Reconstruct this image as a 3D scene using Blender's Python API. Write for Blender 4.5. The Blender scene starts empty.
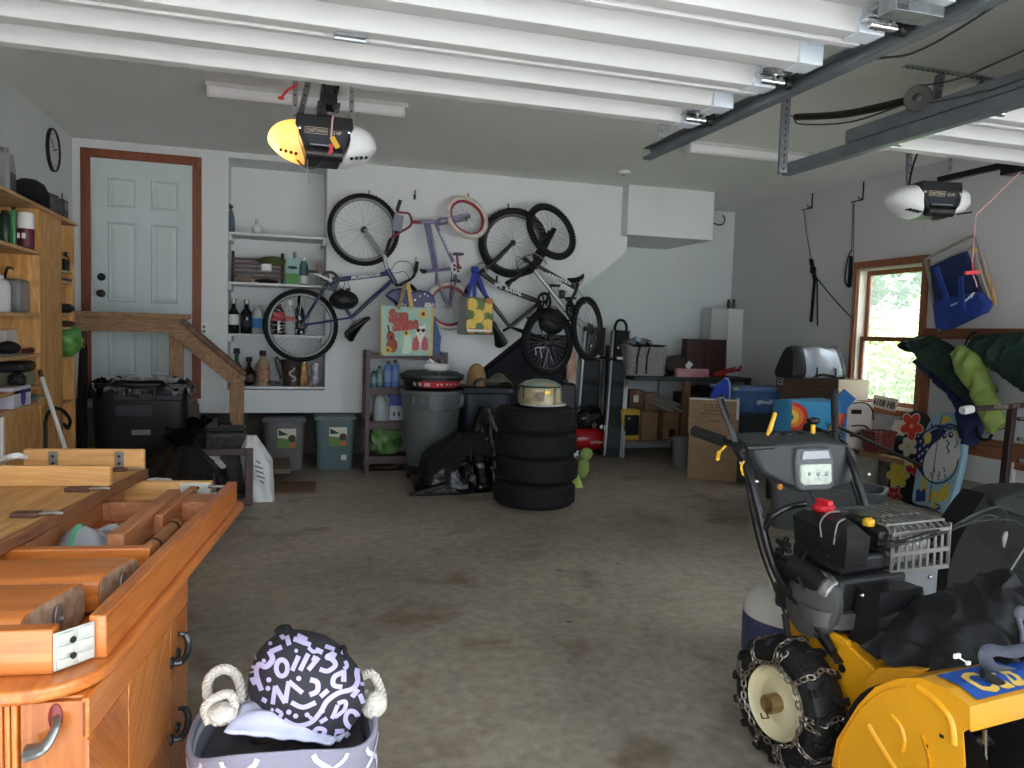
import bpy,bmesh,math,random
from mathutils import Vector,Matrix,noise
PI=math.pi
random.seed(7)
V3=Vector
SC=bpy.context.scene
COL=SC.collection
EYE=V3((0,0,1.34));FOC=772.0
_y,_p,_r=(math.radians(a)for a in(16.72,3.82,1.69))
FWD=V3((math.sin(_y)*math.cos(_p),math.cos(_y)*math.cos(_p),-math.sin(_p)))
_rt=V3((math.cos(_y),-math.sin(_y),0));_up=_rt.cross(FWD)
RT=_rt*math.cos(_r)+_up*math.sin(_r)
UP=_up*math.cos(_r)-_rt*math.sin(_r)
def P(px,py,X=None,Y=None,Z=None):
 """world point of the photograph's pixel on the plane X=, Y= or Z="""
 d=RT*(px-512)-UP*(py-384)+FWD*FOC
 if X is not None:t=(X-EYE.x)/d.x
 elif Y is not None:t=(Y-EYE.y)/d.y
 else:t=(Z-EYE.z)/d.z
 return EYE+d*t
def fb(x0,y0,x1,y1,Y):
 """frontal rectangle on plane Y -> X0, X1, Z0 (low), Z1 (high)"""
 xm,ym=(x0+x1)/2,(y0+y1)/2
 return(P(x0,ym,Y=Y).x,P(x1,ym,Y=Y).x,P(xm,y1,Y=Y).z,P(xm,y0,Y=Y).z)
cam=bpy.data.cameras.new('camera');cam.sensor_width=36;cam.lens=36*FOC/1024
cam.clip_start=0.05;cam.clip_end=200
co=bpy.data.objects.new('camera',cam);COL.objects.link(co)
mw=Matrix((RT,UP,-FWD)).transposed().to_4x4();mw.translation=EYE
co.matrix_world=mw
SC.camera=co
def lin(c):
 c=c/255.0
 return c/12.92 if c<=.04045 else((c+.055)/1.055)**2.4
def rgb(c):return(lin(c[0]),lin(c[1]),lin(c[2]),1)
_M={}
def mat(name,c,rough=.5,metal=0,var=0,vscale=8,bump=0,bscale=60,spec=.5,trans=0,alpha=1,coat=0,c2=None,stretch=(1,1,1),emit=0,ior=1.45):
 if name in _M:return _M[name]
 m=bpy.data.materials.new(name);m.use_nodes=True
 nt=m.node_tree;b=nt.nodes['Principled BSDF']
 b.inputs['Base Color'].default_value=rgb(c)
 b.inputs['Roughness'].default_value=rough
 b.inputs['Metallic'].default_value=metal
 b.inputs['Specular IOR Level'].default_value=spec
 b.inputs['Transmission Weight'].default_value=trans
 b.inputs['Alpha'].default_value=alpha
 b.inputs['Coat Weight'].default_value=coat
 b.inputs['IOR'].default_value=ior
 if emit:
  b.inputs['Emission Color'].default_value=rgb(c);b.inputs['Emission Strength'].default_value=emit
 tc=nt.nodes.new('ShaderNodeTexCoord');mp=nt.nodes.new('ShaderNodeMapping')
 mp.inputs['Scale'].default_value=stretch
 nt.links.new(tc.outputs['Object'],mp.inputs['Vector'])
 n=nt.nodes.new('ShaderNodeTexNoise');n.inputs['Scale'].default_value=vscale;n.inputs['Detail'].default_value=5
 nt.links.new(mp.outputs['Vector'],n.inputs['Vector'])
 if var or c2:
  r=nt.nodes.new('ShaderNodeValToRGB')
  if c2 is None:
   lo=tuple(max(0,k*(1-var))for k in c);hi=tuple(min(255,k*(1+var))for k in c)
  else:lo,hi=c,c2
  r.color_ramp.elements[0].position=.3;r.color_ramp.elements[1].position=.7
  r.color_ramp.elements[0].color=rgb(lo);r.color_ramp.elements[1].color=rgb(hi)
  nt.links.new(n.outputs['Fac'],r.inputs['Fac']);nt.links.new(r.outputs['Color'],b.inputs['Base Color'])
 if bump:
  n2=nt.nodes.new('ShaderNodeTexNoise');n2.inputs['Scale'].default_value=bscale;n2.inputs['Detail'].default_value=4
  nt.links.new(mp.outputs['Vector'],n2.inputs['Vector'])
  bp=nt.nodes.new('ShaderNodeBump');bp.inputs['Strength'].default_value=bump;bp.inputs['Distance'].default_value=.01
  nt.links.new(n2.outputs['Fac'],bp.inputs['Height']);nt.links.new(bp.outputs['Normal'],b.inputs['Normal'])
 _M[name]=m
 return m
def wood(name,c1,c2,rough=.4,stretch=(12,1.2,12),scale=3,dist=2.5,coat=0,bands=True):
 """grain runs along the axis with the small stretch"""
 if name in _M:return _M[name]
 m=bpy.data.materials.new(name);m.use_nodes=True
 nt=m.node_tree;b=nt.nodes['Principled BSDF']
 b.inputs['Roughness'].default_value=rough;b.inputs['Coat Weight'].default_value=coat
 tc=nt.nodes.new('ShaderNodeTexCoord');mp=nt.nodes.new('ShaderNodeMapping')
 mp.inputs['Scale'].default_value=stretch
 nt.links.new(tc.outputs['Object'],mp.inputs['Vector'])
 n=nt.nodes.new('ShaderNodeTexNoise');n.inputs['Scale'].default_value=scale
 n.inputs['Detail'].default_value=8;n.inputs['Distortion'].default_value=dist
 nt.links.new(mp.outputs['Vector'],n.inputs['Vector'])
 r=nt.nodes.new('ShaderNodeValToRGB')
 e=r.color_ramp.elements
 e[0].position=.32;e[1].position=.68;e[0].color=rgb(c1);e[1].color=rgb(c2)
 nt.links.new(n.outputs['Fac'],r.inputs['Fac']);nt.links.new(r.outputs['Color'],b.inputs['Base Color'])
 bp=nt.nodes.new('ShaderNodeBump');bp.inputs['Strength'].default_value=.08
 nt.links.new(n.outputs['Fac'],bp.inputs['Height']);nt.links.new(bp.outputs['Normal'],b.inputs['Normal'])
 _M[name]=m
 return m
WM={}
class MB:
 def __init__(s):s.bm=bmesh.new();s.mi=0
 def _new(s,faces):
  for f in faces:f.material_index=s.mi
 def box(s,c,size,rot=None):
  M=Matrix.Translation(V3(c))
  if rot is not None:M=M@(Matrix.Rotation(rot,4,'Z')if isinstance(rot,(int,float))else rot.to_4x4())
  M=M@Matrix.Diagonal((size[0],size[1],size[2],1))
  r=bmesh.ops.create_cube(s.bm,size=1,matrix=M)
  s._new({f for v in r['verts']for f in v.link_faces});return s
 def bb(s,x0,x1,y0,y1,z0,z1):
  return s.box(((x0+x1)/2,(y0+y1)/2,(z0+z1)/2),(abs(x1-x0),abs(y1-y0),abs(z1-z0)))
 def bar(s,a,b,w,h,up=(0,0,1)):
  a,b=V3(a),V3(b);d=b-a;L=d.length;d.normalize();up=V3(up)
  if abs(d.dot(up))>.98:up=V3((1,0,0))
  x=d.cross(up).normalized();z=x.cross(d)
  return s.box((a+b)/2,(w,L,h),Matrix((x,d,z)).transposed())
 def tube(s,pts,r,seg=8,closed=False,cap=True,flat=1.0):
  pts=[V3(p)for p in pts];n=len(pts)
  rr=r if isinstance(r,(list,tuple))else[r]*n
  def tan(i):
   if closed:return(pts[(i+1)%n]-pts[i-1]).normalized()
   if i==0:return(pts[1]-pts[0]).normalized()
   if i==n-1:return(pts[-1]-pts[-2]).normalized()
   return((pts[i+1]-pts[i]).normalized()+(pts[i]-pts[i-1]).normalized()).normalized()
  t=tan(0);u=t.orthogonal().normalized();rings=[]
  for i in range(n):
   t=tan(i);u=(u-t*u.dot(t))
   u=u.normalized()if u.length>1e-6 else t.orthogonal().normalized()
   w=t.cross(u)
   rings.append([s.bm.verts.new(pts[i]+(u*math.cos(2*PI*k/seg)+w*math.sin(2*PI*k/seg)*flat)*rr[i])for k in range(seg)])
  fs=[]
  for i in range(n if closed else n-1):
   A,B=rings[i],rings[(i+1)%n];off=0
   if closed and i==n-1:
    off=min(range(seg),key=lambda o:(A[0].co-B[o].co).length)
   for k in range(seg):
    try:fs.append(s.bm.faces.new((A[k],A[(k+1)%seg],B[(k+1+off)%seg],B[(k+off)%seg])))
    except ValueError:pass
  if cap and not closed:
   fs.append(s.bm.faces.new(rings[0][::-1]));fs.append(s.bm.faces.new(rings[-1]))
  s._new(fs);return s
 def lathe(s,prof,o,axis=(0,0,1),seg=24,ang=2*PI,sx=1,sy=1):
  """prof: list of (radius, height)"""
  o=V3(o);a=V3(axis).normalized()
  u=V3((1,0,0))if abs(a.x)<.9 else V3((0,1,0))
  u=(u-a*u.dot(a)).normalized();w=a.cross(u)
  full=abs(ang-2*PI)<1e-6;n=seg if full else seg+1
  rings=[]
  for(r,h)in prof:
   if r<1e-6:rings.append([s.bm.verts.new(o+a*h)])
   else:rings.append([s.bm.verts.new(o+a*h+(u*math.cos(ang*k/seg)*sx+w*math.sin(ang*k/seg)*sy)*r)for k in range(n)])
  fs=[]
  for A,B in zip(rings,rings[1:]):
   for k in range(seg):
    k2=(k+1)%n if full else k+1
    q=[A[0]if len(A)==1 else A[k],A[0]if len(A)==1 else A[k2],B[0]if len(B)==1 else B[k2],B[0]if len(B)==1 else B[k]]
    q=list(dict.fromkeys(q))
    if len(q)>2:
     try:fs.append(s.bm.faces.new(q))
     except ValueError:pass
  if full and tuple(prof[0])!=tuple(prof[-1]):
   if len(rings[0])>1:fs.append(s.bm.faces.new(rings[0][::-1]))
   if len(rings[-1])>1:fs.append(s.bm.faces.new(rings[-1]))
  s._new(fs);return s
 def cyl(s,a,b,r,seg=16,r2=None):
  a,b=V3(a),V3(b)
  return s.lathe([(r,0),(r if r2 is None else r2,(b-a).length)],a,b-a,seg)
 def prism(s,pts,o,u,v,d):
  """polygon pts in (u, v) about o, extruded by the vector d"""
  o,u,v,d=V3(o),V3(u),V3(v),V3(d)
  A=[s.bm.verts.new(o+u*p[0]+v*p[1])for p in pts]
  B=[s.bm.verts.new(o+u*p[0]+v*p[1]+d)for p in pts]
  n=len(pts);fs=[s.bm.faces.new(A),s.bm.faces.new(B[::-1])]
  for k in range(n):fs.append(s.bm.faces.new((A[k],B[k],B[(k+1)%n],A[(k+1)%n])))
  s._new(fs);return s
 def poly(s,pts):
  s._new([s.bm.faces.new([s.bm.verts.new(V3(p))for p in pts])]);return s
 def disc(s,o,u,v,r,n=16,r2=None):
  o,u,v=V3(o),V3(u),V3(v);r2=r2 or r
  return s.poly([o+u*math.cos(2*PI*k/n)*r+v*math.sin(2*PI*k/n)*r2 for k in range(n)])
 def ball(s,c,r,rot=None,seg=16,e=1.0):
  r=(r,r,r)if isinstance(r,(int,float))else r
  q=bmesh.ops.create_uvsphere(s.bm,u_segments=seg,v_segments=max(6,seg//2),radius=1)
  for vtx in q['verts']:
   p=vtx.co
   if e!=1:p=V3([math.copysign(abs(k)**e,k)for k in p])
   p=V3((p.x*r[0],p.y*r[1],p.z*r[2]))
   if rot is not None:p=rot@p
   vtx.co=p+V3(c)
  s._new({f for v in q['verts']for f in v.link_faces});return s
 def blob(s,c,r,seed=0,amp=.15,freq=3,sub=4,flat=None,ridge=True):
  """crumpled rounded mass; flat: lowest z"""
  q=bmesh.ops.create_icosphere(s.bm,subdivisions=sub,radius=1)
  c=V3(c);sv=V3((seed*3.1,seed*1.7,seed*5.3))
  for vtx in q['verts']:
   d=vtx.co.normalized()
   k=noise.noise(d*freq+sv)
   k2=noise.noise(d*freq*2.3+sv*2)
   if ridge:k=(1-2*abs(k))*.7;k2=(1-2*abs(k2))*.6
   f=1+amp*k+amp*.45*k2
   p=c+V3((d.x*r[0]*f,d.y*r[1]*f,d.z*r[2]*f))
   if flat is not None and p.z<flat:p.z=flat+random.random()*.002
   vtx.co=p
  s._new({f for v in q['verts']for f in v.link_faces});return s
 def grid(s,fn,nu,nv,wrap=False):
  vs=[[s.bm.verts.new(V3(fn(i/nu,j/nv)))for j in range(nv+1)]for i in range(nu if wrap else nu+1)]
  fs=[]
  for i in range(nu):
   i2=(i+1)%nu if wrap else i+1
   for j in range(nv):fs.append(s.bm.faces.new((vs[i][j],vs[i2][j],vs[i2][j+1],vs[i][j+1])))
  s._new(fs);return s
 def ribbon(s,pts,w,n):
  """flat strip of width w along pts, lying in the plane with normal n"""
  pts=[V3(p)for p in pts];n=V3(n).normalized();L=[]
  for i,p in enumerate(pts):
   t=(pts[min(i+1,len(pts)-1)]-pts[max(i-1,0)]).normalized();x=t.cross(n).normalized()*w/2
   L.append((s.bm.verts.new(p-x),s.bm.verts.new(p+x)))
  s._new([s.bm.faces.new((a[0],a[1],b[1],b[0]))for a,b in zip(L,L[1:])]);return s
 def text(s,body,size,o,u,v,off=.0,width=None,bold=0,shear=0):
  """lettering starting at o (baseline left) running along u, up v"""
  cu=bpy.data.curves.new('t','FONT');cu.body=body;cu.size=size;cu.resolution_u=2;cu.offset=bold;cu.shear=shear
  ob=bpy.data.objects.new('t',cu);COL.objects.link(ob)
  dg=bpy.context.evaluated_depsgraph_get();dg.update()
  me=bpy.data.meshes.new_from_object(ob.evaluated_get(dg))
  bpy.data.objects.remove(ob);bpy.data.curves.remove(cu)
  o,u,v=V3(o),V3(u),V3(v);nn=u.cross(v).normalized()
  xs=[q.co.x for q in me.vertices]or[0,1]
  k=width/(max(xs)-min(xs))if width else 1;x0=min(xs)
  vs=[s.bm.verts.new(o+u*(q.co.x-x0)*k+v*q.co.y+nn*off)for q in me.vertices]
  fs=[]
  for pl in me.polygons:
   try:fs.append(s.bm.faces.new([vs[i]for i in pl.vertices]))
   except ValueError:pass
  bpy.data.meshes.remove(me)
  s._new(fs);return s
 def dashes(s,o,u,v,width,h,seed=1,off=.0005):
  """a line of small illegible print"""
  o,u,v=V3(o),V3(u).normalized(),V3(v).normalized();rnd=random.Random(seed);n=u.cross(v);x=0
  while x<width*.97:
   w=min(rnd.uniform(.25,1.0)*h,width-x);hh=h*rnd.choice((1,1,.8,.9));p=o+u*x+n*off
   s.poly((p,p+u*w,p+u*w+v*hh,p+v*hh));x+=w+h*rnd.uniform(.15,.4)
  return s
 def build(s,name,mats,parent=None,bev=0,smooth=None,sub=0,seg=2,solid=0):
  if not isinstance(mats,(list,tuple)):mats=[mats]
  me=bpy.data.meshes.new(name);vs=s.bm.verts
  if parent is not None:M=WM[parent.name]
  else:
   lo=V3([min(v.co[i]for v in vs)for i in range(3)]);hi=V3([max(v.co[i]for v in vs)for i in range(3)])
   M=Matrix.Translation(((lo.x+hi.x)/2,(lo.y+hi.y)/2,lo.z))
  bmesh.ops.transform(s.bm,matrix=M.inverted(),verts=vs)
  bmesh.ops.recalc_face_normals(s.bm,faces=s.bm.faces)
  s.bm.to_mesh(me);s.bm.free()
  for m in mats:me.materials.append(m)
  ob=bpy.data.objects.new(name,me);COL.objects.link(ob)
  if parent is not None:ob.parent=parent
  else:ob.matrix_world=M
  WM[ob.name]=M
  if bev:
   b=ob.modifiers.new('Bevel','BEVEL');b.width=bev;b.segments=seg;b.limit_method='ANGLE';b.angle_limit=math.radians(35)
  if sub:
   q=ob.modifiers.new('Subdivision','SUBSURF');q.levels=sub;q.render_levels=sub
  if solid:
   q=ob.modifiers.new('Solidify','SOLIDIFY');q.thickness=solid;q.offset=0
  sm=smooth if smooth is not None else True
  if sm:
   for p in me.polygons:p.use_smooth=True
   if sm is True:me.set_sharp_from_angle(angle=math.radians(38))
  return ob
def tag(o,label=None,cat=None,group=None,kind=None):
 if label:o['label']=label
 if cat:o['category']=cat
 if group:o['group']=group
 if kind:o['kind']=kind
 return o
def thing(name,label,cat,loc=(0,0,0),group=None,M=None):
 o=bpy.data.objects.new(name,None);COL.objects.link(o);o.empty_display_size=.05
 M=M if M is not None else Matrix.Translation(V3(loc))
 o.matrix_world=M;WM[o.name]=M
 return tag(o,label,cat,group)
def struct(o):o['kind']='structure';return o
def dup(o,M,label,group=None):
 """copy of a thing with its parts and sub-parts, at matrix M"""
 def cp(q,par):
  c=q.copy();COL.objects.link(c)
  if par is not None:c.parent=par
  for ch in list(q.children):cp(ch,c)
  return c
 r=cp(o,None);r.matrix_world=M;WM[r.name]=M;r['label']=label
 if group:r['group']=group
 return r
def arc(c,u,v,r,a0,a1,n,r2=None):
 c,u,v=V3(c),V3(u),V3(v)
 return[c+u*math.cos(a0+(a1-a0)*k/n)*r+v*math.sin(a0+(a1-a0)*k/n)*(r2 or r)for k in range(n+1)]
def spline(pts,n=6):
 pts=[V3(p)for p in pts];q=[pts[0]]+pts+[pts[-1]];out=[]
 for i in range(1,len(q)-2):
  for k in range(n):
   t=k/n;a,b,c,d=q[i-1],q[i],q[i+1],q[i+2]
   out.append(.5*((2*b)+(c-a)*t+(2*a-5*b+4*c-d)*t*t+(3*b-a-3*c+d)*t**3))
 return out+[pts[-1]]
UX,UY,UZ=V3((1,0,0)),V3((0,1,0)),V3((0,0,1))
WHITE=mat('white_paint',(214,218,219),.55,var=.012,vscale=2,bump=.03,bscale=90)
CEIL=mat('ceiling_paint',(226,227,225),.7,var=.015,vscale=1.2,bump=.04,bscale=80)
BLACKP=mat('black_plastic',(16,17,19),.45,var=.1,vscale=20)
BLACKR=mat('black_rubber',(14,14,15),.75,var=.15,vscale=25,bump=.2,bscale=120)
BLACKM=mat('black_metal',(22,22,23),.35,metal=.3)
BLACKF=mat('black_fabric',(12,12,15),.9,var=.2,vscale=30,bump=.4,bscale=180)
BAGM=mat('black_bag_film',(9,10,14),.22,bump=.8,bscale=18,var=.2,vscale=9)
STEEL=mat('galvanized_steel',(140,146,150),.42,metal=.75,var=.1,vscale=30)
CHROME=mat('chrome',(205,207,210),.2,metal=1)
GREYP=mat('grey_plastic',(92,97,99),.5,var=.05,vscale=6)
DGREYP=mat('dark_grey_plastic',(52,56,58),.5,var=.06,vscale=6)
CARD=mat('cardboard',(150,122,96),.85,var=.05,vscale=4,stretch=(1,1,6))
CARDD=mat('brown_cardboard',(108,86,70),.85,var=.06,vscale=4)
PLY=wood('plywood',(176,122,62),(216,168,104),.55,(4.5,4.5,.9),2.2,3.5)
PLYE=wood('plywood_edge',(170,130,84),(205,170,125),.6,(2,2,30),4,.5)
LUMBER=wood('lumber',(120,88,60),(166,130,94),.65,(2,14,14),3,1.5)
REDWOOD=wood('stained_trim',(112,54,30),(142,76,46),.5,(14,14,1.2),3,1.5)
GLASSC=mat('clear_glass',(235,242,240),.05,trans=1,ior=1.3)
PAPER=mat('white_paper',(232,233,235),.7)
WHITEP=mat('white_plastic',(225,226,226),.4)
XL,XR,YW,YW2,ZC,YF=-1.72,5.31,7.5,8.4,2.885,.55
ZB=.527
def concrete():
 m=bpy.data.materials.new('concrete_floor');m.use_nodes=True;nt=m.node_tree;b=nt.nodes['Principled BSDF']
 tc=nt.nodes.new('ShaderNodeTexCoord')
 def N(sc,det,dist=0):
  n=nt.nodes.new('ShaderNodeTexNoise');n.inputs['Scale'].default_value=sc;n.inputs['Detail'].default_value=det;n.inputs['Distortion'].default_value=dist
  nt.links.new(tc.outputs['Object'],n.inputs['Vector']);return n
 n1,n2,n3,n4=N(.55,7,.3),N(3.2,10,.35),N(60,3),N(22,8,.2)
 r1=nt.nodes.new('ShaderNodeValToRGB');e=r1.color_ramp.elements
 e[0].position=.3;e[1].position=.72;e[0].color=rgb((140,132,120));e[1].color=rgb((204,192,174))
 nt.links.new(n1.outputs['Fac'],r1.inputs['Fac'])
 r2=nt.nodes.new('ShaderNodeValToRGB');e=r2.color_ramp.elements
 e[0].position=.28;e[1].position=.44;e[0].color=rgb((176,158,138));e[1].color=(1,1,1,1)
 e.new(.60).color=(1,1,1,1);e.new(.78).color=rgb((242,240,236))
 nt.links.new(n2.outputs['Fac'],r2.inputs['Fac'])
 mx=nt.nodes.new('ShaderNodeMix');mx.data_type='RGBA';mx.blend_type='MULTIPLY';mx.inputs[0].default_value=.8
 nt.links.new(r1.outputs['Color'],mx.inputs[6]);nt.links.new(r2.outputs['Color'],mx.inputs[7])
 vo=nt.nodes.new('ShaderNodeTexVoronoi');vo.inputs['Scale'].default_value=2.2;nt.links.new(tc.outputs['Object'],vo.inputs['Vector'])
 r3=nt.nodes.new('ShaderNodeValToRGB');e=r3.color_ramp.elements
 e[0].position=.03;e[1].position=.055;e[0].color=rgb((120,108,92));e[1].color=(1,1,1,1)
 nt.links.new(vo.outputs['Distance'],r3.inputs['Fac'])
 m2=nt.nodes.new('ShaderNodeMix');m2.data_type='RGBA';m2.blend_type='MULTIPLY';m2.inputs[0].default_value=.7
 nt.links.new(mx.outputs[2],m2.inputs[6]);nt.links.new(r3.outputs['Color'],m2.inputs[7])
 r4=nt.nodes.new('ShaderNodeValToRGB');e=r4.color_ramp.elements
 e[0].position=.3;e[1].position=.75;e[0].color=rgb((205,203,200));e[1].color=(1,1,1,1);nt.links.new(n4.outputs['Fac'],r4.inputs['Fac'])
 m3=nt.nodes.new('ShaderNodeMix');m3.data_type='RGBA';m3.blend_type='MULTIPLY';m3.inputs[0].default_value=.9
 nt.links.new(m2.outputs[2],m3.inputs[6]);nt.links.new(r4.outputs['Color'],m3.inputs[7])
 nt.links.new(m3.outputs[2],b.inputs['Base Color'])
 rr=nt.nodes.new('ShaderNodeMapRange');rr.inputs[3].default_value=.38;rr.inputs[4].default_value=.62
 nt.links.new(n2.outputs['Fac'],rr.inputs[0]);nt.links.new(rr.outputs[0],b.inputs['Roughness'])
 bp=nt.nodes.new('ShaderNodeBump');bp.inputs['Strength'].default_value=.12;bp.inputs['Distance'].default_value=.01
 nt.links.new(n3.outputs['Fac'],bp.inputs['Height']);nt.links.new(bp.outputs['Normal'],b.inputs['Normal'])
 b.inputs['Specular IOR Level'].default_value=.4
 return m
FLOORM=concrete()
struct(MB().bb(XL-.2,XR+.2,YF-.1,YW2+.2,-.15,0).build('floor',FLOORM,smooth=False))
struct(MB().bb(XL-.2,XR+.2,YF-.15,YW2+.2,ZC,ZC+.2).build('ceiling',CEIL,smooth=False))
struct(MB().bb(XL-.15,XL,YF-.15,YW2+.2,0,ZC).build('wall_left',WHITE,smooth=False))
BLOCKM=mat('concrete_block',(138,132,122),.9,var=.12,vscale=7,bump=.4,bscale=50)
aL,aR=P(228,250,Y=YW).x,P(326.5,250,Y=YW).x
aB,aT=P(290,390,Y=YW).z,P(280,162,Y=YW).z
rX=P(627,245,Y=YW).x;dT=P(627,252,Y=YW).z
dB=P(427,412,Y=YW).x
T=.1;AD=.42
w=MB()
w.bb(XL,aL,YW,YW+T,ZB,ZC);w.bb(aL,aR,YW,YW+T,aT,ZC);w.bb(aL,aR,YW,YW+T,ZB,aB)
w.prism([(aR,ZB),(dB,ZB),(rX,dT),(rX,ZC),(aR,ZC)],(0,YW,0),UX,UZ,(0,T,0))
w.bb(aL-.03,aL,YW+T,YW+AD,aB,aT);w.bb(aR,aR+.03,YW+T,YW+AD,aB,aT)
w.bb(aL-.03,aR+.03,YW+AD,YW+AD+.03,aB-.03,aT+.03)
w.bb(aL-.03,aR+.03,YW+T,YW+AD,aT,aT+.03);w.bb(aL-.03,aR+.03,YW+T,YW+AD,aB-.03,aB)
w.bb(XL,dB,YW+T,YW2,ZB,ZB+.08)
w.prism([(dB-.09,ZB),(dB,ZB),(rX,dT),(rX-.09,dT)],(0,YW+T,0),UX,UZ,(0,YW2-YW-T,0))
w.bb(rX-.09,rX,YW+T,YW2,dT,ZC)
struct(w.build('wall_rear',WHITE,smooth=False))
struct(MB().bb(XL,XR,YW2,YW2+.15,.0,ZC).build('wall_back',mat('white_paint_recess_shade',(204,212,213),.55,var=.012,vscale=2,bump=.03,bscale=90),smooth=False))  # wall white toned down, the recess's shade is put into the colour
struct(MB().bb(XL,dB-.3,YW2-.06,YW2,0,ZB-.02).build('trim_1',BLOCKM,smooth=False))
sx0,sx1,sz0,_=fb(628,186,714,237.5,7.35)
struct(MB().bb(sx0,sx1,7.35,YW2,sz0,ZC).build('trim_2',WHITE,bev=.004,smooth=False))
w0=P(857,300,X=XR).y;w1=P(922,300,X=XR).y;wz1=P(890,266,X=XR).z;wz0=P(885,408,X=XR).z
wy0,wy1=w1,w0
w=MB()
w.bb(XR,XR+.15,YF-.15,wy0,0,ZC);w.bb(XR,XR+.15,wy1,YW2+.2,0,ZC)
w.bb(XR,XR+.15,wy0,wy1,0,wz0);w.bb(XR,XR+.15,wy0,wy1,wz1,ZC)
struct(w.build('wall_right',mat('white_paint_side_shade',(198,199,200),.6,var=.012,vscale=2,bump=.03,bscale=90),smooth=False))  # same white paint, greyed in colour for the weaker light on this side
w=MB();y=YF
while y<YW2-.01:
 y2=min(y+.40,YW2)
 w.bb(XR-.07,XR,y+.004,y2-.004,0,.265);y=y2
w.bb(XR-.06,XR,YF,YW2,0,.255)
struct(w.build('baseboard_right',BLOCKM,bev=.004,smooth=False))
w=MB();f0,f1=YF-.15,YF
w.bb(XL,-1.28,f0,f1,0,ZC);w.bb(1.72,2.58,f0,f1,0,ZC);w.bb(5.12,XR,f0,f1,0,ZC)
w.bb(-1.28,1.72,f0,f1,2.2,ZC);w.bb(2.58,5.12,f0,f1,2.2,ZC)
struct(w.build('wall_front',WHITE,smooth=False))
win=thing('window_1',None,None,(XR,(wy0+wy1)/2,wz0));win['kind']='structure'
WOODW=wood('window_timber',(120,66,38),(156,94,58),.5,(10,10,2),3,1.2)
c=MB();k=.065
for(a,b,z0,z1)in((wy0-k,wy0,wz0-k,wz1+k),(wy1,wy1+k*.7,wz0-k,wz1+k),(wy0,wy1,wz1,wz1+k)):
 c.bb(XR-.022,XR+.0,a,b,z0,z1)
c.bb(XR-.05,XR+.02,wy0-k,wy1+k,wz0-.05,wz0)
c.build('window_frame',WOODW,win,bev=.003)
j=MB();t=.02
j.bb(XR,XR+.15,wy0,wy0+t,wz0,wz1);j.bb(XR,XR+.15,wy1-t,wy1,wz0,wz1);j.bb(XR,XR+.15,wy0,wy1,wz1-t,wz1);j.bb(XR,XR+.15,wy0,wy1,wz0,wz0+t)
j.build('window_jamb',mat('jamb_white',(215,205,192),.5),win)
zm=P(885,339,X=XR).z
def hazy():
 """window glass mixed with a little pale translucency"""
 if 'window_glass' in _M:return _M['window_glass']
 k=mat('window_glass',(245,250,250),.02,trans=1,ior=1.02);q=k.node_tree
 d=q.nodes.new('ShaderNodeBsdfTranslucent');d.inputs['Color'].default_value=(.9,.95,.93,1)
 tr=q.nodes.new('ShaderNodeBsdfTransparent');x1_=q.nodes.new('ShaderNodeMixShader');x1_.inputs[0].default_value=.14
 q.links.new(tr.outputs[0],x1_.inputs[1]);q.links.new(d.outputs[0],x1_.inputs[2]);q.links.new(x1_.outputs[0],q.nodes['Material Output'].inputs['Surface'])
 return k
def sash(z0,z1,x):
 s=MB();q=.042
 a,b=wy0+t,wy1-t
 s.bb(x,x+.03,a,a+q,z0,z1);s.bb(x,x+.03,b-q,b,z0,z1);s.bb(x,x+.03,a+q,b-q,z0,z0+q);s.bb(x,x+.03,a+q,b-q,z1-q,z1)
 o=s.build('sash',WOODW,win,bev=.003)
 g=MB().bb(x+.012,x+.016,a+q,b-q,z0+q,z1-q).build('pane',hazy(),o,smooth=False)
sash(wz0+t,zm+.02,XR+.045);sash(zm-.02,wz1-t,XR+.085)
dx0,dx1=P(94,270,Y=YW).x,P(193,270,Y=YW).x;dz0,dz1=P(193,395,Y=YW).z,P(143,162,Y=YW).z
door=thing('door_1',None,None,((dx0+dx1)/2,YW,dz0));door['kind']='structure'
DOORM=mat('door_paint',(198,211,213),.45,var=.02,vscale=3)
d=MB();d.bb(dx0,dx1,YW-.012,YW,dz0,dz1)
W_,H_=dx1-dx0,dz1-dz0
for(v0,v1)in((.085,.335),(.40,.74),(.80,.925)):
 for(u0,u1)in((.14,.43),(.57,.86)):
  X0,X1,Z0,Z1=dx0+W_*u0,dx0+W_*u1,dz0+H_*v0,dz0+H_*v1;q=.028
  yf=YW-.012
  def ring(o,ya,i,yb):
   A=[(X0+o,ya,Z0+o),(X1-o,ya,Z0+o),(X1-o,ya,Z1-o),(X0+o,ya,Z1-o)]
   B=[(X0+i,yb,Z0+i),(X1-i,yb,Z0+i),(X1-i,yb,Z1-i),(X0+i,yb,Z1-i)]
   for n in range(4):d.poly((A[n],A[(n+1)%4],B[(n+1)%4],B[n]))
  ring(0,yf-.001,.012,yf-.014);ring(.012,yf-.014,.026,yf-.003);ring(.026,yf-.003,.06,yf-.012)
  d.poly(((X0+.06,yf-.012,Z0+.06),(X1-.06,yf-.012,Z0+.06),(X1-.06,yf-.012,Z1-.06),(X0+.06,yf-.012,Z1-.06)))
d.build('door_panel',DOORM,door,smooth=False)
for nm,py in(('deadbolt',277),('knob',293.5)):
 p=P(101.5,py,Y=YW-.012)
 kb=MB().lathe([(.033,0),(.033,.008),(.012,.012),(.012,.035),(.028,.042),(.03,.06),(.018,.07),(0,.071)]if nm=='knob' else[(.033,0),(.033,.012),(.026,.02),(0,.021)],p,(0,-1,0),20)
 kb.build('door_'+nm,BLACKM,door)
tr=MB()
tx0,tx1,tz1,tz0=P(81.5,270,Y=YW).x,P(201.5,270,Y=YW).x,P(140,152.5,Y=YW).z,P(202,398.5,Y=YW).z
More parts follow.
